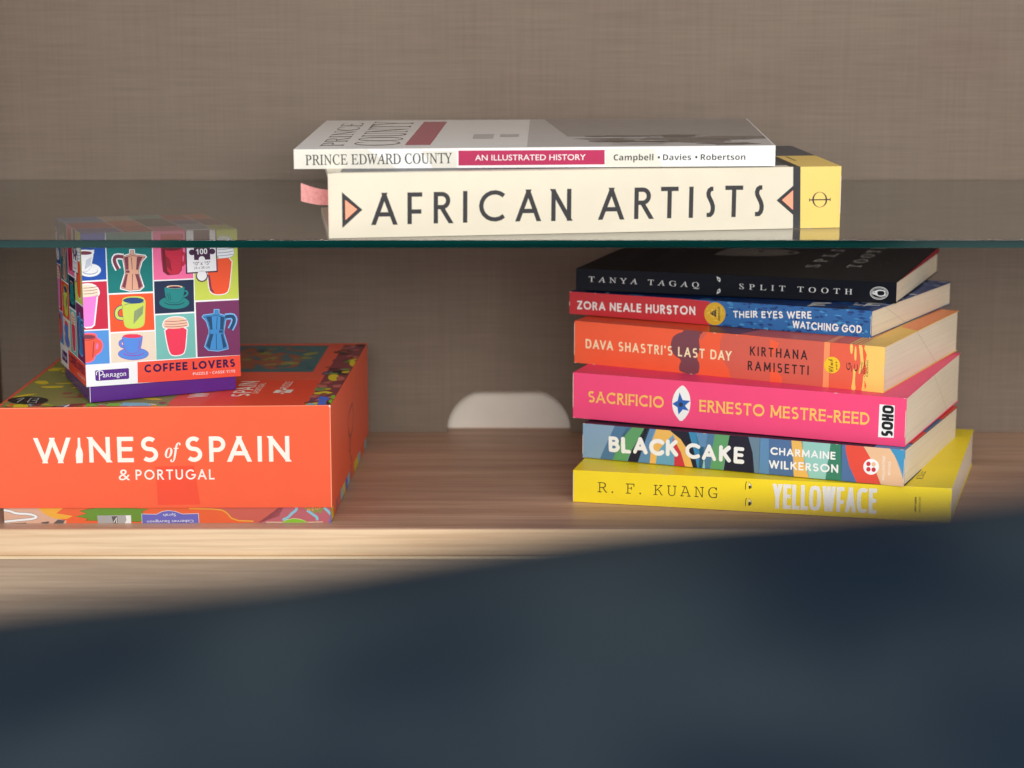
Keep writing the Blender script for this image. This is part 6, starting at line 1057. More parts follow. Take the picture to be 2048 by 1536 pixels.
["p","vermil3",4,[172.19,46.15,175.7,46.0,176.06,43.55,172.56,43.7]],
["p","vermil3",4,[171.97,41.29,175.47,41.14,175.83,38.7,172.34,38.85]],
["p","cream2",3,[173.88,34.87,173.28,51.62,175.2,51.54,175.78,34.79]],
["p","vermil2",1,[139.29,79.75,193.42,77.37,195.69,0.0,186.38,-0.0,127.76,2.46]]],
"tray.front":[
["p","orange5",0,[0.0,0.0,207.41,0.0,207.41,11.2,0.0,11.2]],
["p","skin",1,[0.0,0.0,0.0,10.45,22.17,10.11,28.61,4.6,39.63,1.68,38.91,0.0]],
["p","amber5",2,[21.62,10.4,37.75,10.06,33.15,6.61,43.67,4.85,39.68,2.84,31.89,3.15,25.34,6.35]],
["l","white",3,1.45,0,[-0.16,8.84,0.95,8.66,3.16,8.31,5.08,7.73,6.71,6.92,9.75,6.45,14.2,6.32,17.52,5.85,19.71,5.03,20.52,4.27,19.93,3.55,16.83,2.9,11.23,2.34,6.34,1.85,2.14,1.43,0.04,1.22]],
["l","gry6",2,1.89,0,[-0.16,8.84,0.95,8.66,3.16,8.31,5.08,7.73,6.71,6.92,9.75,6.45,14.2,6.32,17.52,5.85,19.71,5.03,20.52,4.27,19.93,3.55,16.83,2.9,11.23,2.34,6.34,1.85,2.14,1.43,0.04,1.22]],
["p","gry6",3,[31.01,0.0,34.09,2.57,38.53,1.98,37.34,0.0]],
["p","gry6",3,[23.63,0.75,27.42,1.31,28.81,1.08,27.78,0.04,27.52,0.0,24.45,0.0,23.12,0.23]],
["p","gry6",2,[3.88,0.0,3.88,0.05,13.94,0.48,13.91,-0.0]],
["l","brown",1,0.33,1,[61.72,10.58,91.76,9.34,87.24,7.62,89.92,4.44,86.46,0.97,51.91,1.94,53.07,3.09,45.33,4.56,52.64,6.27,48.25,8.02,53.31,9.27]],
["p","grn5",2,[61.72,10.58,91.76,9.34,87.24,7.62,89.92,4.44,86.46,0.97,51.91,1.94,53.07,3.09,45.33,4.56,52.64,6.27,48.25,8.02,53.31,9.27]],
["p","gry5",3,[59.34,-0.0,59.0,5.1,80.47,5.33,80.55,0.0]],
["p","gry6",4,[69.07,0.0,68.18,4.5,71.81,4.66,71.91,0.0]],
["p","white",4,[77.12,5.05,80.47,5.15,80.45,0.0,76.45,0.0,77.57,2.16]],
["l","white",5,0.56,0,[69.42,0.44,71.21,3.62,71.25,0.15]],
["p","rose5",1,[161.05,0.0,175.11,10.56,196.14,11.2,207.41,11.2,207.41,0.0]],
["p","wine5",1,[117.67,10.42,177.91,10.84,174.42,4.2,161.78,0.0,160.51,0.0,147.55,1.38,143.7,3.71,138.8,8.35]],
["l","amber5",2,0.78,0,[117.37,9.56,122.17,9.43,131.78,9.17,137.69,8.58,139.9,7.65,142.08,5.81,144.24,3.05,148.53,1.53,154.94,1.22,158.15,1.06]],
["l","white",3,0.5,1,[87.46,5.89,96.66,5.69,100.62,7.58,104.54,8.15,108.66,7.56,113.07,5.82,123.23,6.08,123.39,0.06,87.53,-0.3]],
["p","purp5",4,[87.52,0.0,87.46,5.89,96.66,5.69,100.62,7.58,104.54,8.15,108.66,7.56,113.07,5.82,123.23,6.08,123.39,0.06,117.31,0.0]],
["t","Cabernet Sauvignon","gill",[120.1,2.15],[90.5,1.66],1.73,"white",6,{}],
["t","Syrah","gill",[108.96,6.23],[100.91,6.02],1.73,"white",6,{}],
["l","aqua",3,1.67,0,[184.62,11.68,184.72,11.5,184.92,11.14,185.23,10.6,185.63,9.88,185.69,9.16,185.39,8.43,184.75,7.71,183.76,6.99,182.91,6.31,182.19,5.66,181.62,5.05,181.19,4.47,180.62,3.93,179.91,3.43,179.07,2.96,178.08,2.53,177.34,2.2,176.85,1.99,176.6,1.88]],
["l","aqua",3,1.67,0,[192.36,8.2,192.6,8.02,193.09,7.65,193.81,7.11,194.77,6.39,195.65,5.73,196.44,5.15,197.15,4.64,197.77,4.21,198.23,3.76,198.54,3.28,198.69,2.8,198.68,2.29,198.67,1.91,198.66,1.66,198.66,1.53]],
["l","aqua",3,1.67,0,[202.45,10.48,202.66,10.3,203.07,9.94,203.69,9.39,204.51,8.67,205.24,7.98,205.85,7.33,206.37,6.72,206.77,6.14,207.08,5.7,207.29,5.41,207.39,5.27]],
["p","olive",4,[201.98,11.2,203.3,10.91,202.71,9.47,202.13,8.03,201.55,6.58,200.7,6.15,199.59,6.73,198.62,6.81,197.77,6.38,196.66,6.53,195.28,7.25,193.89,7.83,192.51,8.27,191.4,8.85,190.58,9.58,189.89,10.37,189.38,11.2]],
["p","peach",5,[200.94,9.58,200.79,9.29,200.43,9.18,200.08,9.3,199.93,9.58,200.09,9.87,200.44,9.98,200.8,9.86]],
["p","peach",5,[194.56,8.23,194.4,7.94,194.05,7.83,193.69,7.95,193.55,8.23,193.71,8.52,194.06,8.64,194.42,8.52]],
["p","peach",5,[194.2,8.7,194.05,8.41,193.69,8.3,193.34,8.42,193.2,8.7,193.35,8.99,193.71,9.11,194.06,8.99]],
["p","peach",5,[196.51,7.99,196.36,7.7,196.0,7.59,195.65,7.71,195.5,7.99,195.66,8.28,196.01,8.4,196.37,8.28]],
["p","peach",5,[198.44,9.08,198.29,8.79,197.93,8.67,197.58,8.79,197.44,9.08,197.59,9.36,197.95,9.48,198.3,9.36]],
["p","peach",5,[199.62,9.0,199.47,8.71,199.11,8.6,198.76,8.71,198.62,9.0,198.77,9.29,199.13,9.4,199.48,9.28]],
["p","peach",5,[200.74,9.76,200.59,9.48,200.23,9.36,199.88,9.48,199.73,9.76,199.89,10.05,200.24,10.17,200.6,10.05]],
["p","peach",5,[196.6,9.9,196.45,9.61,196.09,9.5,195.74,9.62,195.59,9.9,195.75,10.19,196.1,10.31,196.46,10.19]],
["p","peach",5,[191.83,10.03,191.67,9.75,191.32,9.63,190.96,9.75,190.82,10.04,190.97,10.32,191.33,10.44,191.69,10.32]],
["p","peach",5,[194.78,10.46,194.63,10.17,194.27,10.05,193.92,10.17,193.78,10.46,193.93,10.75,194.29,10.86,194.64,10.74]],
["p","peach",5,[196.03,8.79,195.88,8.51,195.52,8.39,195.17,8.51,195.03,8.79,195.18,9.08,195.54,9.2,195.89,9.08]],
["p","peach",5,[196.65,8.76,196.5,8.47,196.14,8.36,195.79,8.48,195.64,8.76,195.8,9.05,196.15,9.16,196.51,9.05]],
["p","peach",5,[193.31,8.8,193.16,8.51,192.8,8.4,192.44,8.51,192.3,8.8,192.46,9.09,192.81,9.2,193.17,9.08]],
["p","peach",5,[193.76,9.0,193.6,8.72,193.25,8.6,192.89,8.72,192.75,9.01,192.9,9.29,193.26,9.41,193.61,9.29]],
["l","crm",3,0.5,1,[176.0,0.15,179.39,1.87,183.88,2.73,188.34,2.14,192.77,0.21]],
["p","lime",4,[176.0,0.15,179.39,1.87,183.88,2.73,188.34,2.14,192.77,0.21]],
["p","blue4",3,[206.25,0.0,207.41,7.81,207.41,0.0]],
["l","crm",4,0.39,0,[166.23,0.46,176.01,0.38]],
["l","crm",4,0.39,0,[192.77,0.33,202.28,0.54]]],
"cbase.front":[
["p","cwhite",2,[0.15,0.3,0.5,0.1,0.6,13.2,0.3,13.2]]],
"clid.front":[
["p","cwhite",0,[0.0,0.0,101.37,0.0,101.37,93.33,0.0,93.33]],
["p","cblue",1,[0.0,93.33,15.42,93.33,15.43,67.95,0.0,67.61]],
["p","cred",1,[0.0,66.76,15.55,66.87,15.38,36.46,0.0,36.55]],
["p","cltb",1,[0.0,35.72,15.52,35.62,15.45,14.18,0.0,14.25]],
["p","cteal",1,[16.04,93.33,45.28,93.33,44.96,59.03,16.25,59.06]],
["p","corg",1,[16.46,58.05,44.93,57.94,45.13,34.14,16.63,34.22]],
["p","cbeige",1,[16.76,33.21,45.18,33.12,45.57,14.59,16.46,14.36]],
["p","cpink",1,[45.87,93.33,71.77,93.33,71.57,66.35,45.63,66.31]],
["p","cnavy",1,[45.86,65.46,71.72,65.58,71.52,44.64,45.73,44.43]],
["p","cmint",1,[45.95,43.4,71.57,43.61,71.72,14.44,45.74,14.58]],
["p","clime",1,[72.53,93.33,101.37,93.33,101.37,59.53,101.2,51.78,72.16,51.86]],
["p","cplum",1,[72.56,50.74,101.37,50.83,101.37,14.09,72.76,14.54]],
["p","cband",1,[33.25,13.86,101.37,13.97,101.37,0.0,44.62,0.0,33.02,0.29]],
["l","gbl",2,0.5,1,[12.02,73.95,11.83,73.1,11.34,72.3,10.57,71.58,9.55,70.98,8.34,70.52,6.97,70.23,5.52,70.11,4.04,70.16,2.61,70.4,1.27,70.8,0.1,71.35,-0.86,72.02,-1.56,72.79,-1.98,73.62,-2.1,74.48,-1.91,75.32,-1.43,76.12,-0.66,76.83,0.35,77.43,1.56,77.89,2.92,78.19,4.37,78.32,5.84,78.27,7.28,78.04,8.62,77.64,9.79,77.09,10.76,76.42,11.47,75.65,11.9,74.81]],
["p","cwhite",3,[12.02,73.95,11.83,73.1,11.34,72.3,10.57,71.58,9.55,70.98,8.34,70.52,6.97,70.23,5.52,70.11,4.04,70.16,2.61,70.4,1.27,70.8,0.1,71.35,0.0,71.42,0.0,77.23,0.35,77.43,1.56,77.89,2.92,78.19,4.37,78.32,5.84,78.27,7.28,78.04,8.62,77.64,9.79,77.09,10.76,76.42,11.47,75.65,11.9,74.81]],
["p","gbl",4,[10.19,73.69,10.02,73.1,9.56,72.57,8.85,72.1,7.91,71.74,6.81,71.51,5.61,71.41,4.38,71.46,3.2,71.65,2.12,71.97,1.22,72.4,0.55,72.91,0.13,73.48,0.01,74.07,0.18,74.66,0.64,75.19,1.35,75.65,2.29,76.01,3.38,76.25,4.58,76.35,5.81,76.3,6.99,76.12,8.07,75.8,8.97,75.37,9.65,74.86,10.07,74.29]],
["p","cwhite",5,[9.88,74.03,9.72,73.5,9.29,73.02,8.62,72.6,7.74,72.28,6.71,72.07,5.59,71.99,4.45,72.03,3.34,72.2,2.33,72.49,1.49,72.88,0.85,73.34,0.47,73.85,0.35,74.39,0.51,74.91,0.94,75.4,1.61,75.81,2.48,76.13,3.5,76.34,4.62,76.43,5.77,76.39,6.88,76.22,7.89,75.93,8.73,75.55,9.37,75.08,9.76,74.57]],
["l","gbl",5,0.49,1,[-1.54,86.23,8.25,86.99,7.21,81.69,5.75,75.99,3.44,73.62,-0.26,73.43,-2.26,74.65]],
["p","cwhite",6,[0.0,86.35,8.25,86.99,7.21,81.69,5.75,75.99,3.44,73.62,0.0,73.44]],
["p","cwhite",7,[8.26,85.26,8.08,84.84,7.59,84.45,6.81,84.12,5.79,83.86,4.59,83.7,3.28,83.64,1.94,83.68,0.64,83.83,0.0,83.96,0.0,87.08,0.78,87.19,2.09,87.25,3.43,87.21,4.73,87.06,5.91,86.82,6.9,86.5,7.65,86.12,8.12,85.7]],
["p","cpl2",8,[6.85,84.98,6.65,84.67,6.1,84.39,5.23,84.17,4.13,84.03,2.87,83.98,1.56,84.02,0.32,84.15,0.0,84.22,0.0,86.18,0.4,86.23,1.66,86.28,2.96,86.24,4.21,86.11,5.3,85.9,6.15,85.63,6.68,85.31]],
["l","gbl",7,0.33,0,[6.26,82.54,5.21,76.83]],
["l","gbl",7,0.33,0,[5.5,82.08,4.45,76.37]],
["l","gbl",7,0.33,0,[4.75,81.61,3.7,75.9]],
["l","gbl",7,0.33,0,[3.99,81.14,2.94,75.44]],
["l","gbl",7,0.33,0,[3.23,80.68,2.18,74.98]],
["l","cwhite",2,1.97,1,[-1.98,57.56,8.74,57.74,6.04,39.63,4.51,38.47,1.2,38.4,-1.57,39.21]],
["p","bubble",4,[0.0,57.59,8.74,57.74,6.04,39.63,4.51,38.47,1.2,38.4,0.0,38.75]],
["l","cwhite",2,1.97,1,[-1.68,64.21,-0.97,64.67,0.83,64.95,3.71,65.03,6.02,64.65,7.76,63.79,8.99,62.52,9.71,60.83,9.87,59.53,9.46,58.59,8.05,57.93,5.64,57.55,2.83,57.36,-0.38,57.39,-2.0,59.04,-2.03,62.33]],
["p","lidc",5,[0.0,64.82,0.83,64.95,3.71,65.03,6.02,64.65,7.76,63.79,8.99,62.52,9.71,60.83,9.87,59.53,9.46,58.59,8.05,57.93,5.64,57.55,2.83,57.36,0.0,57.38]],
["l","cpl2",6,0.33,0,[0.55,63.05,1.78,63.05,4.25,63.07,6.48,63.23,8.47,63.51,9.47,63.66]],
["l","cpl2",6,0.33,0,[0.47,61.24,1.71,61.25,4.18,61.26,6.41,61.41,8.4,61.7,9.4,61.84]],
["l","cpl2",6,0.33,0,[0.4,59.35,1.63,59.35,4.1,59.37,6.34,59.52,8.33,59.8,9.32,59.94]],
["l","mugr",4,2.15,0,[6.23,29.64,6.43,29.58,6.84,29.45,7.46,29.26,8.28,29.0,8.92,28.6,9.38,28.05,9.67,27.35,9.79,26.51,9.78,25.7,9.64,24.93,9.38,24.19,9.0,23.48,8.54,22.88,8.0,22.39,7.39,22.01,6.69,21.74,6.17,21.54,5.82,21.4,5.65,21.34]],
["l","cpink",3,3.65,0,[6.23,29.64,6.43,29.58,6.84,29.45,7.46,29.26,8.28,29.0,8.92,28.6,9.38,28.05,9.67,27.35,9.79,26.51,9.78,25.7,9.64,24.93,9.38,24.19,9.0,23.48,8.54,22.88,8.0,22.39,7.39,22.01,6.69,21.74,6.17,21.54,5.82,21.4,5.65,21.34]],
["l","cpink",3,1.48,1,[-0.86,33.42,0.39,33.76,2.3,33.86,4.86,33.72,6.46,33.35,7.1,32.78,7.32,31.14,7.13,28.44,6.74,24.82,6.14,20.26,5.08,17.51,3.55,16.56,1.75,16.09,-0.32,16.1,-1.39,20.39,-1.45,28.96]],
["p","mugr",5,[0.0,33.65,0.39,33.76,2.3,33.86,4.86,33.72,6.46,33.35,7.1,32.78,7.32,31.14,7.13,28.44,6.74,24.82,6.14,20.26,5.08,17.51,3.55,16.56,1.75,16.09,0.0,16.1]],
["p","cpl2",6,[6.89,31.69,6.67,31.32,6.07,31.01,5.13,30.78,3.94,30.64,2.58,30.62,1.17,30.7,0.0,30.86,0.0,33.29,1.28,33.32,2.69,33.24,4.04,33.06,5.21,32.79,6.13,32.45,6.7,32.07]],
["l","mugo",6,0.41,0,[-1.12,30.07,-0.01,30.0,2.22,29.87,4.21,30.07,5.97,30.59,6.85,30.85]],
["l","mugo",6,0.66,0,[5.78,28.83,4.72,18.89]],
["l","cwhite",2,1.83,1,[26.5,81.86,31.55,83.35,40.28,81.89,40.68,81.38,38.08,78.8,36.2,73.2,27.69,73.53,27.03,78.36]],
["p","cwhite",2,[26.5,81.86,31.55,83.35,40.28,81.89,40.68,81.38,38.08,78.8,36.2,73.2,27.69,73.53,27.03,78.36]],
["l","cwhite",2,1.83,1,[27.86,73.69,36.21,73.37,36.12,70.87,27.77,71.2]],
["p","cwhite",2,[27.86,73.69,36.21,73.37,36.12,70.87,27.77,71.2]],
["l","cwhite",2,1.83,1,[27.77,71.36,36.13,71.04,38.51,62.5,36.43,60.67,30.3,60.43,24.76,62.01,24.98,63.33]],
["p","cwhite",2,[27.77,71.36,36.13,71.04,38.51,62.5,36.43,60.67,30.3,60.43,24.76,62.01,24.98,63.33]],
["l","cwhite",2,1.83,1,[31.47,85.67,33.3,85.61,33.36,82.71,31.36,82.77]],
["p","cwhite",2,[31.47,85.67,33.3,85.61,33.36,82.71,31.36,82.77]],
["l","cwhite",2,3.99,0,[26.83,81.85,25.67,82.01,23.36,82.34,21.85,82.1,21.16,81.3,20.87,80.23,20.98,78.91,21.54,77.19,22.54,75.09,23.04,74.03]],
["l","cpl2",3,2.16,0,[26.83,81.85,25.67,82.01,23.36,82.34,21.85,82.1,21.16,81.3,20.87,80.23,20.98,78.91,21.54,77.19,22.54,75.09,23.04,74.03]],
["l","cpl2",3,0.5,1,[26.5,81.86,31.55,83.35,40.28,81.89,40.68,81.38,38.08,78.8,36.2,73.2,27.69,73.53,27.03,78.36]],
["p","copper",4,[26.5,81.86,31.55,83.35,40.28,81.89,40.68,81.38,38.08,78.8,36.2,73.2,27.69,73.53,27.03,78.36]],
["l","cpl2",3,0.5,1,[27.86,73.69,36.21,73.37,36.12,70.87,27.77,71.2]],
["p","copper",4,[27.86,73.69,36.21,73.37,36.12,70.87,27.77,71.2]],
["l","cpl2",3,0.5,1,[27.77,71.36,36.13,71.04,38.51,62.5,36.43,60.67,30.3,60.43,24.76,62.01,24.98,63.33]],
["p","copper",4,[27.77,71.36,36.13,71.04,38.51,62.5,36.43,60.67,30.3,60.43,24.76,62.01,24.98,63.33]],
["l","cpl2",3,0.5,1,[31.47,85.67,33.3,85.61,33.36,82.71,31.36,82.77]],
["p","copper",4,[31.47,85.67,33.3,85.61,33.36,82.71,31.36,82.77]],
["p","cpl2",5,[27.15,81.51,29.82,81.75,29.69,73.62,27.86,73.69]],
["p","cpl2",5,[35.33,81.56,39.0,81.27,37.21,78.0,35.87,73.38,34.54,73.43]],
["p","cpl2",5,[27.92,70.86,29.09,70.81,27.25,61.73,25.13,62.99]],
["p","cpl2",5,[33.77,70.63,35.94,70.55,38.18,62.77,35.76,60.86,35.09,65.57]],
["p","cpl2",5,[28.01,73.18,30.34,73.09,30.29,71.6,27.95,71.69]],
["l","cpl2",5,0.42,0,[31.81,81.35,32.04,73.7]],
["l","cpl2",5,0.42,0,[32.09,70.7,31.57,60.88]],
["l","cpl2",5,0.33,0,[26.47,81.2,32.35,82.49,40.5,81.05]],
["l","mokal",2,1.92,1,[92.16,40.14,87.0,42.13,77.88,41.41,77.44,40.91,79.94,38.04,81.5,32.1,90.35,31.6,91.36,36.56]],
["p","mokal",2,[92.16,40.14,87.0,42.13,77.88,41.41,77.44,40.91,79.94,38.04,81.5,32.1,90.35,31.6,91.36,36.56]],
["l","mokal",2,1.92,1,[90.19,31.79,81.51,32.27,81.43,29.7,90.11,29.2]],
["p","mokal",2,[90.19,31.79,81.51,32.27,81.43,29.7,90.11,29.2]],
["l","mokal",2,1.92,1,[90.12,29.37,81.44,29.87,78.42,21.34,80.44,19.23,86.76,18.32,92.64,19.34,92.5,20.74]],
["p","mokal",2,[90.12,29.37,81.44,29.87,78.42,21.34,80.44,19.23,86.76,18.32,92.64,19.34,92.5,20.74]],
["l","mokal",2,1.91,1,[87.24,44.53,85.33,44.63,85.07,41.63,87.15,41.52]],
["p","mokal",2,[87.24,44.53,85.33,44.63,85.07,41.63,87.15,41.52]],
["l","mokal",2,4.18,0,[91.81,40.16,93.03,40.23,95.48,40.36,97.04,39.97,97.71,39.07,97.95,37.93,97.74,36.56,97.03,34.82,95.84,32.72,95.24,31.67]],
["l","mokad",3,2.26,0,[91.81,40.16,93.03,40.23,95.48,40.36,97.04,39.97,97.71,39.07,97.95,37.93,97.74,36.56,97.03,34.82,95.84,32.72,95.24,31.67]],
["l","mokad",3,0.52,1,[92.16,40.14,87.0,42.13,77.88,41.41,77.44,40.91,79.94,38.04,81.5,32.1,90.35,31.6,91.36,36.56]],
["p","moka",4,[92.16,40.14,87.0,42.13,77.88,41.41,77.44,40.91,79.94,38.04,81.5,32.1,90.35,31.6,91.36,36.56]],
["l","mokad",3,0.52,1,[90.19,31.79,81.51,32.27,81.43,29.7,90.11,29.2]],
["p","moka",4,[90.19,31.79,81.51,32.27,81.43,29.7,90.11,29.2]],
["l","mokad",3,0.52,1,[90.12,29.37,81.44,29.87,78.42,21.34,80.44,19.23,86.76,18.32,92.64,19.34,92.5,20.74]],
["p","moka",4,[90.12,29.37,81.44,29.87,78.42,21.34,80.44,19.23,86.76,18.32,92.64,19.34,92.5,20.74]],
["l","mokad",3,0.52,1,[87.24,44.53,85.33,44.63,85.07,41.63,87.15,41.52]],
["p","moka",4,[87.24,44.53,85.33,44.63,85.07,41.63,87.15,41.52]],
["p","mokad",5,[91.45,39.83,88.68,40.32,88.27,31.89,90.19,31.79]],
["p","mokad",5,[82.96,40.63,79.16,40.65,80.78,37.13,81.86,32.26,83.24,32.18]],
["p","mokad",5,[89.93,28.86,88.71,28.93,90.01,19.33,92.32,20.4]],
["p","mokad",5,[83.85,29.21,81.6,29.34,78.77,21.58,81.14,19.36,82.14,24.14]],
["p","mokad",5,[90.0,31.28,87.56,31.42,87.52,29.86,89.95,29.72]],
["l","mokad",5,0.43,0,[86.59,40.09,85.85,32.2]],
["l","mokad",5,0.43,0,[85.59,29.11,85.47,18.92]],
["l","mokad",5,0.35,0,[92.14,39.45,86.1,41.32,77.6,40.56]],
["l","limec",4,1.84,0,[25.32,50.14,25.11,50.09,24.69,49.97,24.06,49.8,23.21,49.57,22.5,49.22,21.91,48.75,21.44,48.15,21.1,47.44,20.89,46.71,20.81,45.95,20.86,45.17,21.04,44.37,21.4,43.71,21.96,43.22,22.7,42.87,23.64,42.67,24.34,42.53,24.8,42.43,25.04,42.38]],
["l","bld",3,2.84,0,[25.32,50.14,25.11,50.09,24.69,49.97,24.06,49.8,23.21,49.57,22.5,49.22,21.91,48.75,21.44,48.15,21.1,47.44,20.89,46.71,20.81,45.95,20.86,45.17,21.04,44.37,21.4,43.71,21.96,43.22,22.7,42.87,23.64,42.67,24.34,42.53,24.8,42.43,25.04,42.38]],
["l","limec",4,1.0,1,[25.69,54.84,27.26,55.52,29.83,55.9,33.39,55.99,36.25,55.65,38.41,54.88,39.39,52.86,39.2,49.59,38.94,45.86,38.62,41.67,38.21,38.96,37.7,37.72,36.6,36.85,34.9,36.36,32.89,36.13,30.58,36.17,28.76,36.46,27.44,37.0,26.56,37.8,26.14,38.87,25.84,40.87,25.65,43.81,25.4,47.59,25.07,52.2]],
["p","limec",5,[25.69,54.84,27.26,55.52,29.83,55.9,33.39,55.99,36.25,55.65,38.41,54.88,39.39,52.86,39.2,49.59,38.94,45.86,38.62,41.67,38.21,38.96,37.7,37.72,36.6,36.85,34.9,36.36,32.89,36.13,30.58,36.17,28.76,36.46,27.44,37.0,26.56,37.8,26.14,38.87,25.84,40.87,25.65,43.81,25.4,47.59,25.07,52.2]],
["p","bld",6,[38.79,53.52,38.6,53.12,38.09,52.75,37.28,52.44,36.2,52.2,34.92,52.04,33.5,51.97,32.01,52.0,30.52,52.11,29.11,52.32,27.85,52.6,26.8,52.94,26.02,53.32,25.54,53.73,25.39,54.15,25.57,54.55,26.08,54.91,26.89,55.22,27.95,55.46,29.23,55.62,30.65,55.7,32.14,55.67,33.63,55.56,35.04,55.36,36.31,55.08,37.36,54.74,38.15,54.35,38.63,53.94]],
["l","bld",6,0.34,0,[38.16,50.11,37.46,44.68]],
["l","bld",6,0.34,0,[37.47,49.72,36.76,43.96]],
["l","bld",6,0.34,0,[36.79,49.33,36.07,43.24]],
["l","bld",6,0.34,0,[36.1,48.95,35.37,42.52]],
["l","bld",6,0.34,0,[35.41,48.56,34.67,41.8]],
["l","bld",6,0.34,0,[34.73,48.18,33.97,41.08]],
["l","bld",6,0.34,0,[34.04,47.79,33.27,40.36]],
["l","bld",6,0.34,0,[33.35,47.41,32.57,39.64]],
["l","bld",6,0.34,0,[32.67,47.02,31.87,38.92]],
["l","bld",6,0.33,0,[26.2,51.1,26.83,51.32,28.1,51.77,30.31,51.95,33.45,51.89,36.0,52.02,37.94,52.34,38.92,52.51]],
["l","cupo",2,0.68,1,[40.45,18.74,40.26,18.07,39.75,17.44,38.93,16.87,37.84,16.39,36.51,16.01,34.99,15.75,33.33,15.61,31.58,15.59,29.81,15.71,28.08,15.94,26.44,16.3,24.96,16.75,23.67,17.3,22.63,17.91,21.87,18.57,21.41,19.25,21.27,19.94,21.46,20.61,21.97,21.24,22.77,21.8,23.85,22.28,25.17,22.66,26.68,22.92,28.34,23.07,30.08,23.09,31.85,22.98,33.58,22.75,35.23,22.4,36.72,21.95,38.02,21.4,39.07,20.79,39.84,20.13,40.31,19.43]],
["p","cupb",3,[40.45,18.74,40.26,18.07,39.75,17.44,38.93,16.87,37.84,16.39,36.51,16.01,34.99,15.75,33.33,15.61,31.58,15.59,29.81,15.71,28.08,15.94,26.44,16.3,24.96,16.75,23.67,17.3,22.63,17.91,21.87,18.57,21.41,19.25,21.27,19.94,21.46,20.61,21.97,21.24,22.77,21.8,23.85,22.28,25.17,22.66,26.68,22.92,28.34,23.07,30.08,23.09,31.85,22.98,33.58,22.75,35.23,22.4,36.72,21.95,38.02,21.4,39.07,20.79,39.84,20.13,40.31,19.43]],
["p","cupo",4,[37.59,19.51,37.41,19.07,36.89,18.67,36.08,18.34,35.0,18.09,33.71,17.93,32.28,17.87,30.78,17.91,29.28,18.06,27.87,18.3,26.61,18.62,25.56,19.0,24.77,19.44,24.29,19.89,24.14,20.35,24.32,20.79,24.83,21.19,25.65,21.52,26.72,21.77,28.0,21.94,29.43,22.0,30.93,21.96,32.42,21.81,33.84,21.58,35.11,21.26,36.16,20.87,36.96,20.43,37.44,19.97]],
["p","cupb",5,[37.27,20.04,37.1,19.64,36.61,19.27,35.83,18.97,34.81,18.74,33.59,18.59,32.23,18.54,30.8,18.59,29.38,18.72,28.04,18.94,26.84,19.24,25.84,19.6,25.09,19.99,24.64,20.42,24.49,20.84,24.67,21.24,25.15,21.6,25.92,21.9,26.94,22.13,28.16,22.28,29.51,22.33,30.94,22.29,32.36,22.16,33.71,21.94,34.91,21.64,35.92,21.29,36.67,20.89,37.13,20.46]],
["l","cupb",6,1.17,0,[24.53,28.57,24.39,28.5,24.13,28.36,23.73,28.15,23.19,27.86,22.81,27.51,22.59,27.08,22.51,26.58,22.6,26.01,22.83,25.5,23.21,25.06,23.74,24.68,24.42,24.36,24.93,24.13,25.27,23.97,25.44,23.89]],
["l","cupo",5,2.01,0,[24.53,28.57,24.39,28.5,24.13,28.36,23.73,28.15,23.19,27.86,22.81,27.51,22.59,27.08,22.51,26.58,22.6,26.01,22.83,25.5,23.21,25.06,23.74,24.68,24.42,24.36,24.93,24.13,25.27,23.97,25.44,23.89]],
["l","cupo",6,0.84,1,[27.41,31.52,33.8,31.49,36.8,30.15,36.42,27.52,35.91,25.05,35.28,22.77,34.27,21.18,32.89,20.29,31.25,19.87,29.36,19.9,27.73,20.42,26.38,21.43,25.46,23.18,24.96,25.65,24.59,28.04,24.34,30.37]],
["p","cupb",7,[27.41,31.52,33.8,31.49,36.8,30.15,36.42,27.52,35.91,25.05,35.28,22.77,34.27,21.18,32.89,20.29,31.25,19.87,29.36,19.9,27.73,20.42,26.38,21.43,25.46,23.18,24.96,25.65,24.59,28.04,24.34,30.37]],
["p","redc",8,[36.63,30.57,36.44,30.27,35.91,30.02,35.07,29.82,33.97,29.68,32.68,29.61,31.26,29.62,29.8,29.71,28.39,29.86,27.11,30.08,26.03,30.34,25.21,30.64,24.71,30.95,24.54,31.26,24.73,31.55,25.25,31.8,26.09,32.01,27.18,32.15,28.48,32.21,29.89,32.21,31.35,32.12,32.76,31.97,34.05,31.76,35.13,31.49,35.96,31.19,36.46,30.88]],
["l","cupo",8,0.42,0,[35.44,27.93,33.97,22.11]],
["l","cred",4,2.21,0,[64.66,83.09,65.23,82.75,66.36,82.08,66.89,80.69,66.82,78.59,66.13,76.93,64.81,75.71,64.15,75.1]],
["l","redd",4,0.67,1,[51.36,91.05,65.08,90.98,64.44,78.88,63.81,72.16,61.68,69.71,55.04,69.38,52.24,71.59,51.48,79.34]],
["p","cred",5,[51.36,91.05,65.08,90.98,64.44,78.88,63.81,72.16,61.68,69.71,55.04,69.38,52.24,71.59,51.48,79.34]],
["p","redd",6,[51.53,86.03,53.47,85.97,54.69,71.66,56.75,69.56,54.63,69.65,52.24,71.76]],
["p","redd",6,[64.25,86.3,64.06,85.9,63.51,85.54,62.64,85.23,61.49,85.0,60.15,84.86,58.68,84.81,57.17,84.86,55.71,85.0,54.38,85.23,53.26,85.54,52.41,85.89,51.89,86.29,51.72,86.69,51.92,87.09,52.46,87.45,53.33,87.75,54.47,87.98,55.81,88.13,57.28,88.18,58.79,88.14,60.25,87.99,61.58,87.76,62.71,87.46,63.56,87.1,64.08,86.71]],
["l","redd",6,0.42,0,[54.18,81.76,55.03,74.17]],
["l","redd",6,0.42,0,[54.91,80.89,55.77,73.3]],
["l","redd",6,0.42,0,[55.65,80.03,56.5,72.44]],
["l","redd",6,0.42,0,[56.38,79.16,57.24,71.57]],
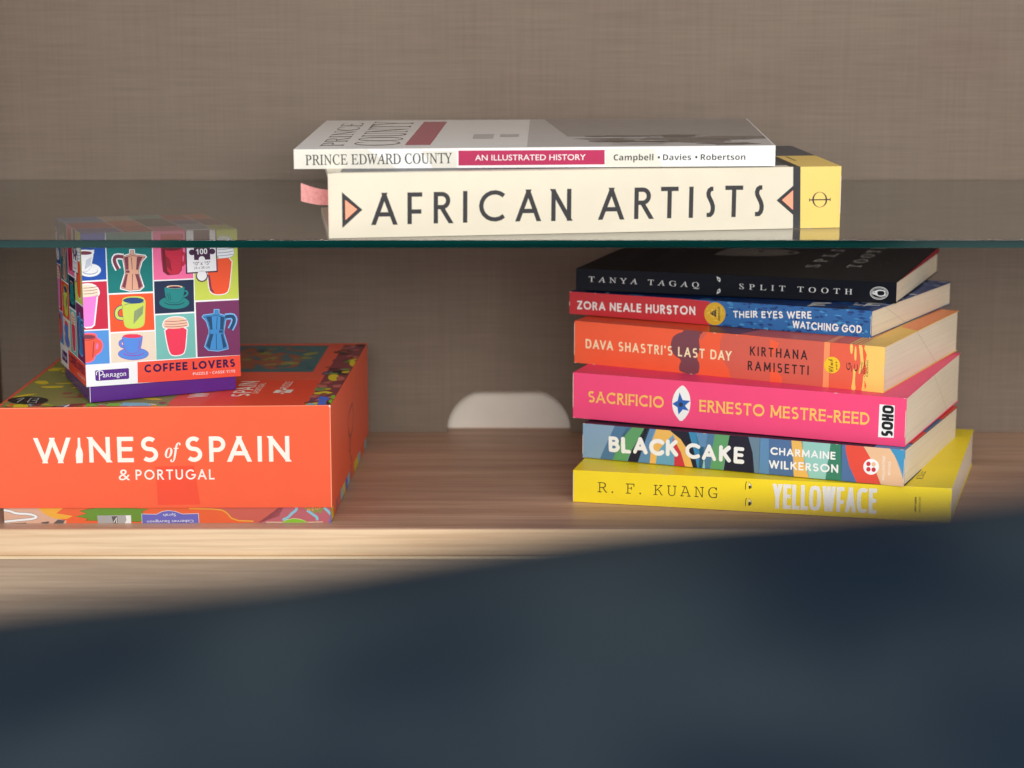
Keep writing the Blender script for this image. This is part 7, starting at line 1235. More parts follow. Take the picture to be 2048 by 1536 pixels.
["l","teald",2,0.51,1,[68.26,50.6,68.07,49.86,67.56,49.16,66.73,48.52,65.63,47.98,64.29,47.54,62.75,47.22,61.06,47.03,59.3,46.98,57.5,47.07,55.75,47.29,54.09,47.64,52.59,48.11,51.28,48.68,50.23,49.33,49.46,50.04,48.99,50.78,48.86,51.53,49.04,52.27,49.56,52.96,50.37,53.59,51.47,54.14,52.8,54.58,54.33,54.9,56.0,55.09,57.77,55.15,59.56,55.07,61.31,54.85,62.98,54.5,64.49,54.04,65.8,53.47,66.87,52.82,67.65,52.11,68.12,51.36]],
["p","tealc",3,[68.26,50.6,68.07,49.86,67.56,49.16,66.73,48.52,65.63,47.98,64.29,47.54,62.75,47.22,61.06,47.03,59.3,46.98,57.5,47.07,55.75,47.29,54.09,47.64,52.59,48.11,51.28,48.68,50.23,49.33,49.46,50.04,48.99,50.78,48.86,51.53,49.04,52.27,49.56,52.96,50.37,53.59,51.47,54.14,52.8,54.58,54.33,54.9,56.0,55.09,57.77,55.15,59.56,55.07,61.31,54.85,62.98,54.5,64.49,54.04,65.8,53.47,66.87,52.82,67.65,52.11,68.12,51.36]],
["p","teald",4,[65.2,51.26,65.02,50.78,64.51,50.33,63.7,49.95,62.64,49.65,61.37,49.45,59.96,49.36,58.48,49.37,57.0,49.5,55.6,49.73,54.36,50.06,53.32,50.45,52.54,50.91,52.07,51.39,51.92,51.89,52.1,52.37,52.61,52.81,53.41,53.19,54.47,53.49,55.73,53.69,57.14,53.79,58.62,53.77,60.09,53.65,61.49,53.42,62.75,53.1,63.79,52.7,64.57,52.25,65.05,51.76]],
["p","tealc",5,[65.04,51.78,64.87,51.33,64.37,50.92,63.59,50.57,62.55,50.3,61.31,50.12,59.94,50.03,58.5,50.05,57.06,50.17,55.7,50.39,54.48,50.69,53.47,51.06,52.72,51.48,52.25,51.93,52.11,52.39,52.28,52.83,52.77,53.24,53.56,53.58,54.59,53.86,55.82,54.04,57.19,54.13,58.63,54.11,60.07,53.99,61.43,53.78,62.65,53.48,63.67,53.11,64.43,52.69,64.9,52.24]],
["l","tealc",6,1.2,0,[65.09,58.73,65.23,58.69,65.5,58.6,65.92,58.48,66.47,58.3,66.89,58.04,67.18,57.69,67.33,57.24,67.36,56.71,67.19,56.23,66.82,55.79,66.26,55.39,65.5,55.05,64.93,54.79,64.55,54.61,64.36,54.53]],
["l","teald",6,0.51,1,[55.75,62.27,62.39,62.16,65.54,60.79,65.2,58.18,64.7,55.83,64.04,53.73,62.99,52.26,61.55,51.39,59.66,51.01,57.32,51.13,55.49,51.72,54.16,52.8,53.28,54.36,52.83,56.41,52.57,58.65,52.48,61.1]],
["p","tealc",7,[55.75,62.27,62.39,62.16,65.54,60.79,65.2,58.18,64.7,55.83,64.04,53.73,62.99,52.26,61.55,51.39,59.66,51.01,57.32,51.13,55.49,51.72,54.16,52.8,53.28,54.36,52.83,56.41,52.57,58.65,52.48,61.1]],
["p","lils",8,[64.31,61.14,64.12,60.89,63.59,60.67,62.74,60.49,61.64,60.38,60.37,60.33,59.0,60.36,57.64,60.45,56.37,60.61,55.29,60.82,54.46,61.06,53.94,61.33,53.77,61.6,53.96,61.85,54.49,62.07,55.33,62.25,56.43,62.36,57.7,62.41,59.07,62.38,60.43,62.29,61.7,62.13,62.79,61.93,63.62,61.68,64.14,61.41]],
["p","darkv",9,[63.28,60.93,63.07,60.73,62.45,60.57,61.51,60.46,60.32,60.42,59.0,60.44,57.69,60.53,56.51,60.68,55.58,60.87,54.98,61.08,54.78,61.3,54.99,61.5,55.6,61.66,56.55,61.77,57.73,61.82,59.05,61.79,60.36,61.7,61.54,61.56,62.48,61.37,63.08,61.15]],
["l","teald",8,0.42,0,[54.22,57.36,55.35,52.66]],
["l","teald",8,0.42,0,[55.51,57.72,56.38,53.03]],
["l","cwhite",2,1.36,1,[55.43,35.31,62.7,35.34,66.11,33.05,65.67,28.46,65.17,24.25,64.62,20.43,63.73,18.08,62.5,17.22,60.6,16.74,58.02,16.65,56.17,17.08,55.05,18.05,54.06,20.63,53.22,24.82,52.55,29.01,52.05,33.2]],
["p","redc",4,[55.43,35.31,62.7,35.34,66.11,33.05,65.67,28.46,65.17,24.25,64.62,20.43,63.73,18.08,62.5,17.22,60.6,16.74,58.02,16.65,56.17,17.08,55.05,18.05,54.06,20.63,53.22,24.82,52.55,29.01,52.05,33.2]],
["l","cwhite",3,1.19,1,[50.85,37.54,51.41,38.99,52.51,40.14,54.16,40.99,56.26,41.51,58.83,41.72,61.39,41.54,63.94,40.98,65.66,39.82,66.55,38.07,66.99,36.66,67.0,35.59,65.01,34.76,61.0,34.17,57.13,34.11,53.39,34.57,51.29,35.31,50.81,36.31]],
["p","lils",5,[50.85,37.54,51.41,38.99,52.51,40.14,54.16,40.99,56.26,41.51,58.83,41.72,61.39,41.54,63.94,40.98,65.66,39.82,66.55,38.07,66.99,36.66,67.0,35.59,65.01,34.76,61.0,34.17,57.13,34.11,53.39,34.57,51.29,35.31,50.81,36.31]],
["l","cpl2",6,0.34,0,[52.19,39.35,53.93,39.22,57.42,38.94,61.01,38.97,64.7,39.28,66.54,39.44]],
["l","cpl2",6,0.34,0,[52.12,37.49,53.87,37.35,57.36,37.08,60.95,37.1,64.64,37.41,66.49,37.56]],
["l","cpl2",6,0.34,0,[52.07,35.79,53.81,35.66,57.3,35.38,60.89,35.39,64.59,35.7,66.43,35.86]],
["l","cwhite",2,1.2,1,[82.59,77.08,85.98,78.02,90.15,78.68,95.1,79.07,97.23,76.31,96.55,70.43,95.84,64.93,95.09,59.81,93.92,56.72,92.33,55.68,89.8,55.19,86.33,55.26,83.93,56.04,82.59,57.51,81.73,60.71,81.35,65.63,81.1,70.22,80.96,74.48]],
["p","corg",4,[82.59,77.08,85.98,78.02,90.15,78.68,95.1,79.07,97.23,76.31,96.55,70.43,95.84,64.93,95.09,59.81,93.92,56.72,92.33,55.68,89.8,55.19,86.33,55.26,83.93,56.04,82.59,57.51,81.73,60.71,81.35,65.63,81.1,70.22,80.96,74.48]],
["p","corg",3,[81.46,78.29,88.72,78.71,88.46,69.51,81.19,68.94]],
["p","cpl2",5,[81.17,68.09,82.54,68.03,83.42,59.46,85.48,55.94,82.25,57.97]],
["l","gbl",4,0.43,1,[89.45,89.18,93.77,89.26,96.68,88.1,98.18,85.71,98.88,83.4,98.77,81.18,97.52,79.77,95.12,79.17,92.27,78.84,88.98,78.79,87.32,81.35,87.3,86.54]],
["p","cwhite",5,[89.45,89.18,93.77,89.26,96.68,88.1,98.18,85.71,98.88,83.4,98.77,81.18,97.52,79.77,95.12,79.17,92.27,78.84,88.98,78.79,87.32,81.35,87.3,86.54]],
["l","gbl",6,0.43,0,[88.02,84.44,89.53,84.5,92.56,84.61,95.21,84.85,97.47,85.2,98.6,85.38]],
["l","gbl",6,0.43,0,[87.96,82.31,89.47,82.37,92.5,82.48,95.15,82.71,97.41,83.07,98.55,83.24]],
["l","gbl",6,0.43,0,[87.9,80.36,89.42,80.41,92.45,80.52,95.1,80.75,97.36,81.1,98.49,81.28]],
["p","darkv",7,[66.91,93.33,87.48,93.33,87.69,69.88,66.79,69.51]],
["p","cwhite",8,[67.74,93.33,86.76,93.33,86.94,70.76,67.67,70.32]],
["p","darkv",7,[81.15,67.41,81.0,66.52,80.64,65.69,80.08,64.96,79.35,64.4,78.49,64.01,77.56,63.83,76.6,63.87,75.69,64.13,74.86,64.58,74.16,65.21,73.64,65.97,73.33,66.83,73.25,67.72,73.39,68.61,73.75,69.44,74.31,70.16,75.04,70.73,75.89,71.11,76.83,71.29,77.78,71.26,78.7,71.01,79.53,70.55,80.22,69.93,80.74,69.16,81.06,68.31]],
["p","cwhite",8,[80.47,67.86,80.35,67.05,80.05,66.29,79.58,65.64,78.98,65.12,78.27,64.76,77.5,64.6,76.71,64.63,75.95,64.86,75.27,65.27,74.7,65.84,74.27,66.53,74.01,67.31,73.94,68.12,74.06,68.93,74.36,69.68,74.83,70.34,75.43,70.86,76.14,71.21,76.91,71.38,77.7,71.35,78.45,71.12,79.14,70.71,79.71,70.15,80.14,69.46,80.4,68.68]],
["p","darkv",9,[72.35,93.33,82.97,93.33,83.01,78.23,72.37,78.27]],
["p","darkv",9,[73.2,83.23,73.08,82.66,72.78,82.15,72.31,81.75,71.73,81.51,71.09,81.44,70.46,81.55,69.9,81.83,69.46,82.26,69.19,82.79,69.1,83.36,69.22,83.93,69.53,84.44,69.99,84.83,70.57,85.08,71.21,85.15,71.84,85.04,72.4,84.76,72.84,84.33,73.12,83.8]],
["p","darkv",9,[86.43,83.39,86.32,82.81,86.01,82.3,85.54,81.9,84.95,81.66,84.31,81.59,83.68,81.7,83.11,81.98,82.67,82.41,82.39,82.94,82.3,83.52,82.42,84.09,82.73,84.6,83.2,85.0,83.78,85.25,84.42,85.32,85.06,85.21,85.62,84.92,86.07,84.5,86.35,83.97]],
["p","cwhite",10,[79.5,78.69,79.38,78.12,79.07,77.61,78.6,77.22,78.02,76.97,77.38,76.9,76.75,77.02,76.18,77.3,75.74,77.73,75.46,78.26,75.38,78.84,75.5,79.41,75.81,79.92,76.27,80.31,76.85,80.56,77.49,80.63,78.13,80.52,78.69,80.23,79.14,79.8,79.41,79.27]],
["p","cwhite",9,[68.56,93.33,72.82,93.33,72.68,88.56,68.41,88.69]],
["t","100","sansb",[73.76,81.77],[81.23,82.03],3.55,"cwhite",11,{}],
["t","10\" x 15\"","sans",[71.66,74.74],[82.92,75.0],2.2,"darkv",9,{"off":0.01}],
["t","26 x 38 cm","sans",[72.19,72.35],[82.5,72.46],1.52,"darkv",9,{}],
["p","cpurple",2,[6.37,10.25,26.97,10.38,27.62,9.83,27.57,3.91,26.88,3.36,6.6,3.44,5.88,4.07,5.77,9.62]],
["l","cwhite",3,0.58,0,[8.46,3.89,8.51,9.43]],
["l","cwhite",3,0.5,0,[6.75,7.2,6.73,7.29,6.7,7.46,6.65,7.71,6.58,8.05,6.58,8.38,6.65,8.69,6.8,8.98,7.02,9.26,7.3,9.49,7.64,9.66,8.04,9.79,8.5,9.86,8.95,9.87,9.39,9.82,9.81,9.71,10.22,9.54,10.54,9.32,10.77,9.06,10.91,8.77,10.96,8.43,10.92,8.11,10.81,7.83,10.61,7.57,10.33,7.34,10.04,7.16,9.73,7.03,9.41,6.96,9.07,6.94,8.82,6.92,8.66,6.91,8.57,6.91]],
["t","a","gill",[10.69,5.5],[12.52,5.46],3.19,"cwhite",3,{}],
["t","RR","gill",[12.86,5.44],[17.54,5.45],2.27,"cwhite",3,{}],
["t","agon","gill",[17.79,5.43],[25.61,5.48],3.2,"cwhite",3,{}],
["t","COFFEE LOVERS","deco",[37.65,6.6],[97.64,6.47],5.35,"cind",3,{"w":0.22,"sp":0.26}],
["t","PUZZLE • CASSE-TÊTE","sansb",[69.38,2.86],[97.71,2.8],1.64,"cwhite",3,{"off":-0.02}]],
"clid.top":[
["p","cwhite",0,[0.0,0.0,101.41,0.0,101.41,94.52,0.0,94.52]],
["p","cblue",1,[0.4,0.4,26.98,0.4,26.98,26.07,0.4,26.07]],
["p","cred",1,[0.4,26.87,26.98,26.87,26.98,58.21,0.4,58.21]],
["p","cltb",1,[0.4,59.01,26.98,59.01,26.98,94.12,0.4,94.12]],
["p","cred",1,[27.78,0.4,47.26,0.4,47.26,35.52,27.78,35.52]],
["p","corg",1,[27.78,36.32,47.26,36.32,47.26,65.77,27.78,65.77]],
["p","cbeige",1,[27.78,66.57,47.26,66.57,47.26,94.12,27.78,94.12]],
["p","cpink",1,[48.06,0.4,68.56,0.4,68.56,26.07,48.06,26.07]],
["p","cnavy",1,[48.06,26.87,68.56,26.87,68.56,73.33,48.06,73.33]],
["p","cmint",1,[48.06,74.13,68.56,74.13,68.56,94.12,48.06,94.12]],
["p","gbl",1,[69.36,0.4,85.8,0.4,85.8,35.52,69.36,35.52]],
["p","cblue",1,[69.36,36.32,85.8,36.32,85.8,58.21,69.36,58.21]],
["p","cred",1,[69.36,59.01,85.8,59.01,85.8,94.12,69.36,94.12]],
["p","clime",1,[86.6,0.4,101.01,0.4,101.01,26.07,86.6,26.07]],
["p","cplum",1,[86.6,26.87,101.01,26.87,101.01,65.77,86.6,65.77]],
["p","corg",1,[86.6,66.57,101.01,66.57,101.01,94.12,86.6,94.12]],
["p","cwhite",2,[69.07,0.0,85.07,0.0,85.07,6.0,69.07,6.0]]]}

# ------------------------------------------------------------------ lettering
def arc(cx, cy, rx, ry, a0, a1, sq=2.0, n=14):
    o = []
    for i in range(n + 1):
        a = rad(a0 + (a1 - a0) * i / n); c, s = math.cos(a), math.sin(a)
        o.append((cx + rx * math.copysign(abs(c) ** (2 / sq), c), cy + ry * math.copysign(abs(s) ** (2 / sq), s)))
    return o

def glyph(ch, q=2.0):
    A = lambda *a: arc(*a, sq=q)
    g = {
     'A': (.8, [[(0, 0), (.4, 1)], [(.4, 1), (.8, 0)], [(.13, .3), (.67, .3)]]),
     'B': (.55, [[(0, 0), (0, 1)], [(0, 1), (.27, 1)] + A(.27, .77, .23, .23, 90, -90) + [(0, .54)], [(0, .54), (.28, .54)] + A(.28, .27, .27, .27, 90, -90) + [(0, 0)]]),
     'C': (.82, [A(.5, .5, .5, .5, 48, 312)]),
     'D': (.72, [[(0, 0), (0, 1)], [(0, 1), (.24, 1)] + A(.24, .5, .48, .5, 90, -90) + [(0, 0)]]),
     'E': (.5, [[(0, 0), (0, 1)], [(0, 1), (.5, 1)], [(0, .52), (.45, .52)], [(0, 0), (.5, 0)]]),
     'F': (.46, [[(0, 0), (0, 1)], [(0, 1), (.46, 1)], [(0, .38), (.42, .38)]]),
     'G': (.92, [A(.5, .5, .5, .5, 45, 350) + [(.98, .47), (.58, .47)]]),
     'H': (.68, [[(0, 0), (0, 1)], [(.68, 0), (.68, 1)], [(0, .52), (.68, .52)]]),
     'I': (0, [[(0, 0), (0, 1)]]),
     'J': (.36, [[(.36, 1), (.36, .25)] + A(.14, .22, .22, .22, 0, -120)]),
     'K': (.62, [[(0, 0), (0, 1)], [(.58, 1), (.02, .42)], [(.2, .58), (.62, 0)]]),
     'L': (.45, [[(0, 0), (0, 1)], [(0, 0), (.45, 0)]]),
     'M': (.9, [[(0, 0), (0.04, 1)], [(.04, 1), (.45, .15)], [(.45, .15), (.86, 1)], [(.86, 1), (.9, 0)]]),
     'N': (.7, [[(0, 0), (0, 1)], [(0, 1), (.7, 0)], [(.7, 0), (.7, 1)]]),
     'O': (1, [A(.5, .5, .5, .5, 90, 450)]),
     'P': (.52, [[(0, 0), (0, 1)], [(0, 1), (.26, 1)] + A(.26, .73, .26, .27, 90, -90) + [(0, .46)]]),
     'Q': (1, [A(.5, .5, .5, .5, 90, 450), [(.6, .3), (.95, 0)]]),
     'R': (.55, [[(0, 0), (0, 1)], [(0, 1), (.24, 1)] + A(.24, .76, .24, .24, 90, -90) + [(0, .52)], [(.22, .52), (.55, 0)]]),
     'S': (.54, [A(.27, .755, .25, .245, 40, 250) + A(.27, .26, .27, .26, 70, -140)]),
     '$': (.36, [[(.36, .985), (.24, .985), (.13, .93), (.08, .83), (.1, .72), (.19, .6), (.29, .47), (.35, .34), (.35, .2), (.3, .09), (.2, .02), (0, .015)]]),
     'T': (.6, [[(0, 1), (.6, 1)], [(.3, 0), (.3, 1)]]),
     'U': (.66, [[(0, 1), (0, .33)] + A(.33, .33, .33, .33, 180, 360) + [(.66, 1)]]),
     'V': (.76, [[(0, 1), (.38, 0)], [(.38, 0), (.76, 1)]]),
     'W': (1.15, [[(0, 1), (.29, 0)], [(.29, 0), (.575, 1)], [(.575, 1), (.86, 0)], [(.86, 0), (1.15, 1)]]),
     'X': (.64, [[(0, 1), (.64, 0)], [(0, 0), (.64, 1)]]),
     'Y': (.66, [[(0, 1), (.33, .45)], [(.66, 1), (.33, .45)], [(.33, .48), (.33, 0)]]),
     'Z': (.6, [[(0, 1), (.6, 1)], [(.6, 1), (0, 0)], [(0, 0), (.6, 0)]]),
     '-': (.3, [[(0, .42), (.3, .42)]]),
     "'": (0, [[(0, .76), (0, 1)]]),
     ' ': (.30, []),
    }
    return g[ch]

def clip_y(p, y0, y1):
    for lim, sg in ((y0, 1), (y1, -1)):
        o = []
        for i in range(len(p)):
            a, b = p[i - 1], p[i]; da, db = (a[1] - lim) * sg, (b[1] - lim) * sg
            if (da >= 0) != (db >= 0):
                t = da / (da - db); o.append((a[0] + (b[0] - a[0]) * t, lim))
            if db >= 0: o.append(b)
        p = o
        if len(p) < 3: return []
    return p

def ribbon(pts, w, closed=False, wf=None, caps=False):
    """list of quads covering a polyline of width w (mitred)"""
    P = [np.array(p, float) for p in pts]
    Q = [P[0]]
    for p in P[1:]:
        if np.linalg.norm(p - Q[-1]) > 1e-6: Q.append(p)
    if closed and np.linalg.norm(Q[0] - Q[-1]) < 1e-6: Q.pop()
    n = len(Q)
    if n < 2: return []
    m = n if closed else n - 1
    T = []
    for i in range(m):
        d = Q[(i + 1) % n] - Q[i]; T.append(d / np.linalg.norm(d))
    L, R = [], []
    for i in range(n):
        if closed: a, b = T[i - 1], T[i]
        else: a, b = T[max(i - 1, 0)], T[min(i, m - 1)]
        n1, n2 = np.array((-a[1], a[0])), np.array((-b[1], b[0]))
        k = max(0.35, 1 + float(n1 @ n2))
        h = w / 2 * (wf(i / max(1, n - 1)) if wf else 1)
        o = (n1 + n2) / k * h
        L.append(Q[i] + o); R.append(Q[i] - o)
    out = [[tuple(R[i]), tuple(R[(i + 1) % n]), tuple(L[(i + 1) % n]), tuple(L[i])] for i in range(m)]
    if caps and not closed:
        for c, t in ((Q[0], -T[0]), (Q[-1], T[-1])):
            nn = np.array((-t[1], t[0])); h = w / 2
            out.append([tuple(c + nn * h * math.cos(x) + t * h * math.sin(x)) for x in np.linspace(0, math.pi, 9)][::-1])
    return out

def stroke_text(text, Wt, style, w=.15, sq=2.0, sp=.2, j=0.0):
    """outline strokes, cap height 1, ink width Wt -> list of (polys, sublayer)"""
    rnd = random.Random(len(text) * 7 + ord(text[0]))
    G = [glyph(c, sq) for c in text]
    n_ink = sum(1 for c in text if c != ' ')
    KERN = {'PA': -.2, 'AV': -.16, 'VA': -.16, 'AY': -.14, 'AT': -.12, 'TA': -.12, 'LT': -.1, 'LA': .02, 'FI': -.02, 'WA': -.12, 'LO': -.04, 'KA': -.03, 'CA': -.05, 'DA': -.05}
    kern = [KERN.get(a + b, 0) for a, b in zip(text, text[1:])] + [0]
    nat = sum(g[0] for g in G) + sp * (len(G) - 1) + sum(kern)
    nat = max(nat, 1e-6)
    s = max(0.05, (Wt - n_ink * w)) / nat
    if style == 'deco' and len(text) == 1 and text != 'I' and text != '$': s = (Wt - w) / max(G[0][0], 1e-6)
    x = 0.0; res = []
    for (c, (gw, strokes)), kn in zip(zip(text, G), kern):
        dy = rnd.uniform(-j, j) * .6; sc = 1 + rnd.uniform(-j, j)
        for k, st in enumerate(strokes):
            pts = []
            for px, py in st:
                pts.append((x + w / 2 + px * s, w / 2 + py * (1 - w)))
            a, b = st[0], st[-1]
            if style == 'hand':
                pts = [(p[0] + rnd.uniform(-j, j) * .35, (p[1] - .5) * sc + .5 + dy + rnd.uniform(-j, j) * .35) for p in pts]
                polys = ribbon(pts, w * rnd.uniform(.9, 1.12), caps=True)
            else:
                closed = c in 'OQ' and k == 0
                if not closed:
                    def ext(p0, p1, raw):
                        d = np.array(p0) - np.array(p1); d /= max(np.linalg.norm(d), 1e-9)
                        if abs(d[1]) > .3 and len(st) == 2 or (raw[1] in (0, 1) and abs(d[1]) > .3):
                            e = w if raw[1] in (0, 1) else 0
                        elif len(st) == 2 and abs(d[1]) <= .3: e = w / 2
                        else: e = 0
                        return (p0[0] + d[0] * e, p0[1] + d[1] * e)
                    p0 = ext(pts[0], pts[1], a); p1 = ext(pts[-1], pts[-2], b)
                    pts = [p0] + pts[1:-1] + [p1] if len(pts) > 2 else [p0, p1]
                wf = None
                if style == 'flare':
                    if len(pts) == 2:
                        pts = [tuple(np.array(pts[0]) * (1 - t) + np.array(pts[1]) * t) for t in np.linspace(0, 1, 7)]
                    wf = (lambda t: .80 + .5 * abs(2 * t - 1) ** 2) if not closed else (lambda t: 1 + .25 * math.sin(4 * math.pi * t + 1))
                polys = [clip_y(q, 0, 1) for q in ribbon(pts, w, closed, wf)]
            res.append(([q for q in polys if len(q) > 2], k))
        x += gw * s + (sp + kn) * s + (w if c != ' ' else 0)
    return res

MAPS = {'serif': (0x1D434, 0x1D44E, 0x1D7CE), 'slab': (0x1D670, 0x1D68A, 0x1D7F6), 'ital': (0x1D468, 0x1D482, 0x1D7CE), 'italamp': (0x1D468, 0x1D482, 0x1D7CE),
        'sansb': (0x1D5D4, 0x1D5EE, 0x1D7EC), 'heavy': (0x1D5D4, 0x1D5EE, 0x1D7EC), 'sans': (0x1D5A0, 0x1D5BA, 0x1D7E2), 'script': (0x1D4D0, 0x1D4EA, 0x1D7CE)}
def remap(t, font):
    if font not in MAPS: return t
    U, l, d = MAPS[font]; o = ''
    for ch in t:
        if 'A' <= ch <= 'Z': o += chr(U + ord(ch) - 65)
        elif 'a' <= ch <= 'z': o += chr(l + ord(ch) - 97)
        elif '0' <= ch <= '9': o += chr(d + ord(ch) - 48)
        else: o += ch
    return o
_cap = {}
def raw_text(t, font, off, track):
    c = bpy.data.curves.new('lettering', 'FONT'); c.body = remap(t, font)
    c.dimensions = '2D'; c.fill_mode = 'FRONT'; c.offset = off; c.space_character = 1 + track; c.resolution_u = 4
    o = bpy.data.objects.new('lettering', c); COL.objects.link(o)
    bpy.context.view_layer.update()
    me = o.evaluated_get(bpy.context.evaluated_depsgraph_get()).to_mesh()
    V = [(v.co.x, v.co.y) for v in me.vertices]; F = [tuple(p.vertices) for p in me.polygons]
    o.to_mesh_clear(); bpy.data.objects.remove(o); bpy.data.curves.remove(c)
    if font == 'serif': V = [(x - 0.27 * y, y) for x, y in V]   # the slanted roman set upright
    return V, F
def font_text(t, font, off=0.0, track=0.0):
    V, F = raw_text(t, font, off, track)
    key = (font, off)
    if key not in _cap:
        v, _ = raw_text('H' if font not in ('ital',) else 'f', font, off, 0)
        _cap[key] = (min(p[1] for p in v) if font != 'ital' else 0, max(p[1] for p in v))
    y0, y1 = _cap[key]
    x0, x1 = min(p[0] for p in V), max(p[0] for p in V)
    return [((p[0] - x0), (p[1] - y0) / (y1 - y0)) for p in V], F, x1 - x0

# ------------------------------------------------------------------ faces that carry print
LAYER = 2.5e-5
def ease(t): return 1 - (1 - min(max(t, 0.0), 1.0)) ** 1.6
class Sheet:
    def __init__(s, name):
        d = SHEETS[name]; s.c = [np.array(p) for p in d['c']]; s.prof = d['prof']
        A, B, C, D = s.c
        s.W = np.linalg.norm(B - A) * 1000; s.H = np.linalg.norm(D - A) * 1000
        n = np.cross(B - A, D - A); s.N = n / np.linalg.norm(n)
    def P(s, u, v, off=0.0):
        A, B, C, D = s.c; a, b = u / s.W, v / s.H
        p = (A * (1 - a) + B * a) * (1 - b) + (D * (1 - a) + C * a) * b
        if s.prof:
            z0 = A[2] * (1 - a) + B[2] * a; z1 = D[2] * (1 - a) + C[2] * a
            p[2] = z0 + (z1 - z0) * ease(min(max(b, 0), 1))
        return p + s.N * off

class Part:
    """gathers faces for ONE mesh object"""
    def __init__(s): s.v = []; s.f = []; s.m = []; s.mats = []; s.smooth = []
    def slot(s, m):
        if m not in s.mats: s.mats.append(m)
        return s.mats.index(m)
    def face(s, pts, m, smooth=False):
        b = len(s.v); s.v += [tuple(p) for p in pts]; s.f.append(tuple(range(b, b + len(pts)))); s.m.append(s.slot(m)); s.smooth.append(smooth)
    def bm(s, bm, m, smooth=False):
        b = len(s.v); bm.verts.index_update()
        s.v += [tuple(v.co) for v in bm.verts]
        for f in bm.faces:
            s.f.append(tuple(b + v.index for v in f.verts)); s.m.append(s.slot(m)); s.smooth.append(smooth)
        bm.free()
    def hexa(s, bot, top, m, bevel=0.0, seg=2):
        """bot/top: four corners each, counter-clockwise from above"""
        bm = bmesh.new()
        b = [bm.verts.new(p) for p in bot]; t = [bm.verts.new(p) for p in top]
        bm.faces.new(b[::-1]); bm.faces.new(t)
        for i in range(4): bm.faces.new((b[i], b[(i + 1) % 4], t[(i + 1) % 4], t[i]))
        if bevel: bmesh.ops.bevel(bm, geom=bm.edges[:], offset=bevel, segments=seg, affect='EDGES', profile=0.6)
        s.bm(bm, m)
    def block(s, lo, hi, m, bevel=0.0):
        x0, y0, z0 = lo; x1, y1, z1 = hi
        s.hexa([(x0, y0, z0), (x1, y0, z0), (x1, y1, z0), (x0, y1, z0)], [(x0, y0, z1), (x1, y0, z1), (x1, y1, z1), (x0, y1, z1)], m, bevel)
    def grid(s, fn, nu, nv, m, smooth=True):
        b = len(s.v)
        for j in range(nv + 1):
            for i in range(nu + 1): s.v.append(tuple(fn(i / nu, j / nv)))
        for j in range(nv):
            for i in range(nu):
                a = b + j * (nu + 1) + i
                s.f.append((a, a + 1, a + nu + 2, a + nu + 1)); s.m.append(s.slot(m)); s.smooth.append(smooth)
    def art(s, sheet, items, base=1):
        for it in items:
            if it[0] == 'p':
                off = LAYER * (base + it[2]); c = it[3]
                q = [(c[i], c[i + 1]) for i in range(0, len(c), 2)]
                vs = [p[1] for p in q]
                if sheet.prof and max(vs) - min(vs) > 5:      # follow the bowed cover
                    st = sheet.H / 26; k = int(min(vs) / st)
                    while k * st < max(vs):
                        b_ = clip_y(q, k * st, (k + 1) * st)
                        if len(b_) > 2: s.face([sheet.P(x, y, off) for x, y in b_], pal(it[1]))
                        k += 1
                else: s.face([sheet.P(x, y, off) for x, y in q], pal(it[1]))
            elif it[0] == 'l':
                off = LAYER * (base + it[2]); c = it[5]; m = pal(it[1])
                for q in ribbon([(c[i], c[i + 1]) for i in range(0, len(c), 2)], it[3], bool(it[4])):
                    q = [(min(max(p[0], 0), sheet.W), min(max(p[1], 0), sheet.H)) for p in q]
                    s.face([sheet.P(p[0], p[1], off) for p in q], m)
            else:
                _, t, font, a, b, h, col, lay, opt = it
                a, b = np.array(a), np.array(b); d = b - a; L = np.linalg.norm(d); d = d / L; up = np.array((-d[1], d[0]))
                m = pal(col)
                put = lambda x, y, o: sheet.P(*(a + d * x + up * y), o)
                off = LAYER * (base + lay)
                if font in ('deco', 'din', 'hand', 'flare'):
                    for polys, k in stroke_text(t, L / h, font, **opt):
                        for n, q in enumerate(polys): s.face([put(p[0] * h, p[1] * h, off + k * 8e-6 + (n % 2) * 2e-6) for p in q], m)
                else:
                    V, F, w = font_text(t, font, opt.get('off', 0.0), opt.get('track', 0.0))
                    k = L / w; bi = len(s.v); sl = s.slot(m)
                    s.v += [tuple(put(p[0] * k, p[1] * h, off)) for p in V]
                    for f in F: s.f.append(tuple(bi + i for i in f)); s.m.append(sl); s.smooth.append(False)
    def build(s, name, parent=None, base=None):
        base = np.array(base if base is not None else (parent.location if parent else (0, 0, 0)))
        me = bpy.data.meshes.new(name)
        me.from_pydata([tuple(np.array(p) - base) for p in s.v], [], s.f)
        for m in s.mats: me.materials.append(m)
        me.polygons.foreach_set('material_index', s.m)
        me.polygons.foreach_set('use_smooth', s.smooth)
        me.update()
        o = bpy.data.objects.new(name, me); COL.objects.link(o)
        if parent: o.parent = parent
        else: o.location = tuple(base)
        return o

def tag(o, label, cat=None, group=None):
    o['label'] = label
    if cat: o['category'] = cat
    if group: o['group'] = group
    return o
def thing(name, loc, label, cat, group=None):
    o = bpy.data.objects.new(name, None); COL.objects.link(o)
    o.location = loc; o.empty_display_size = 0.03
    return tag(o, label, cat, group)

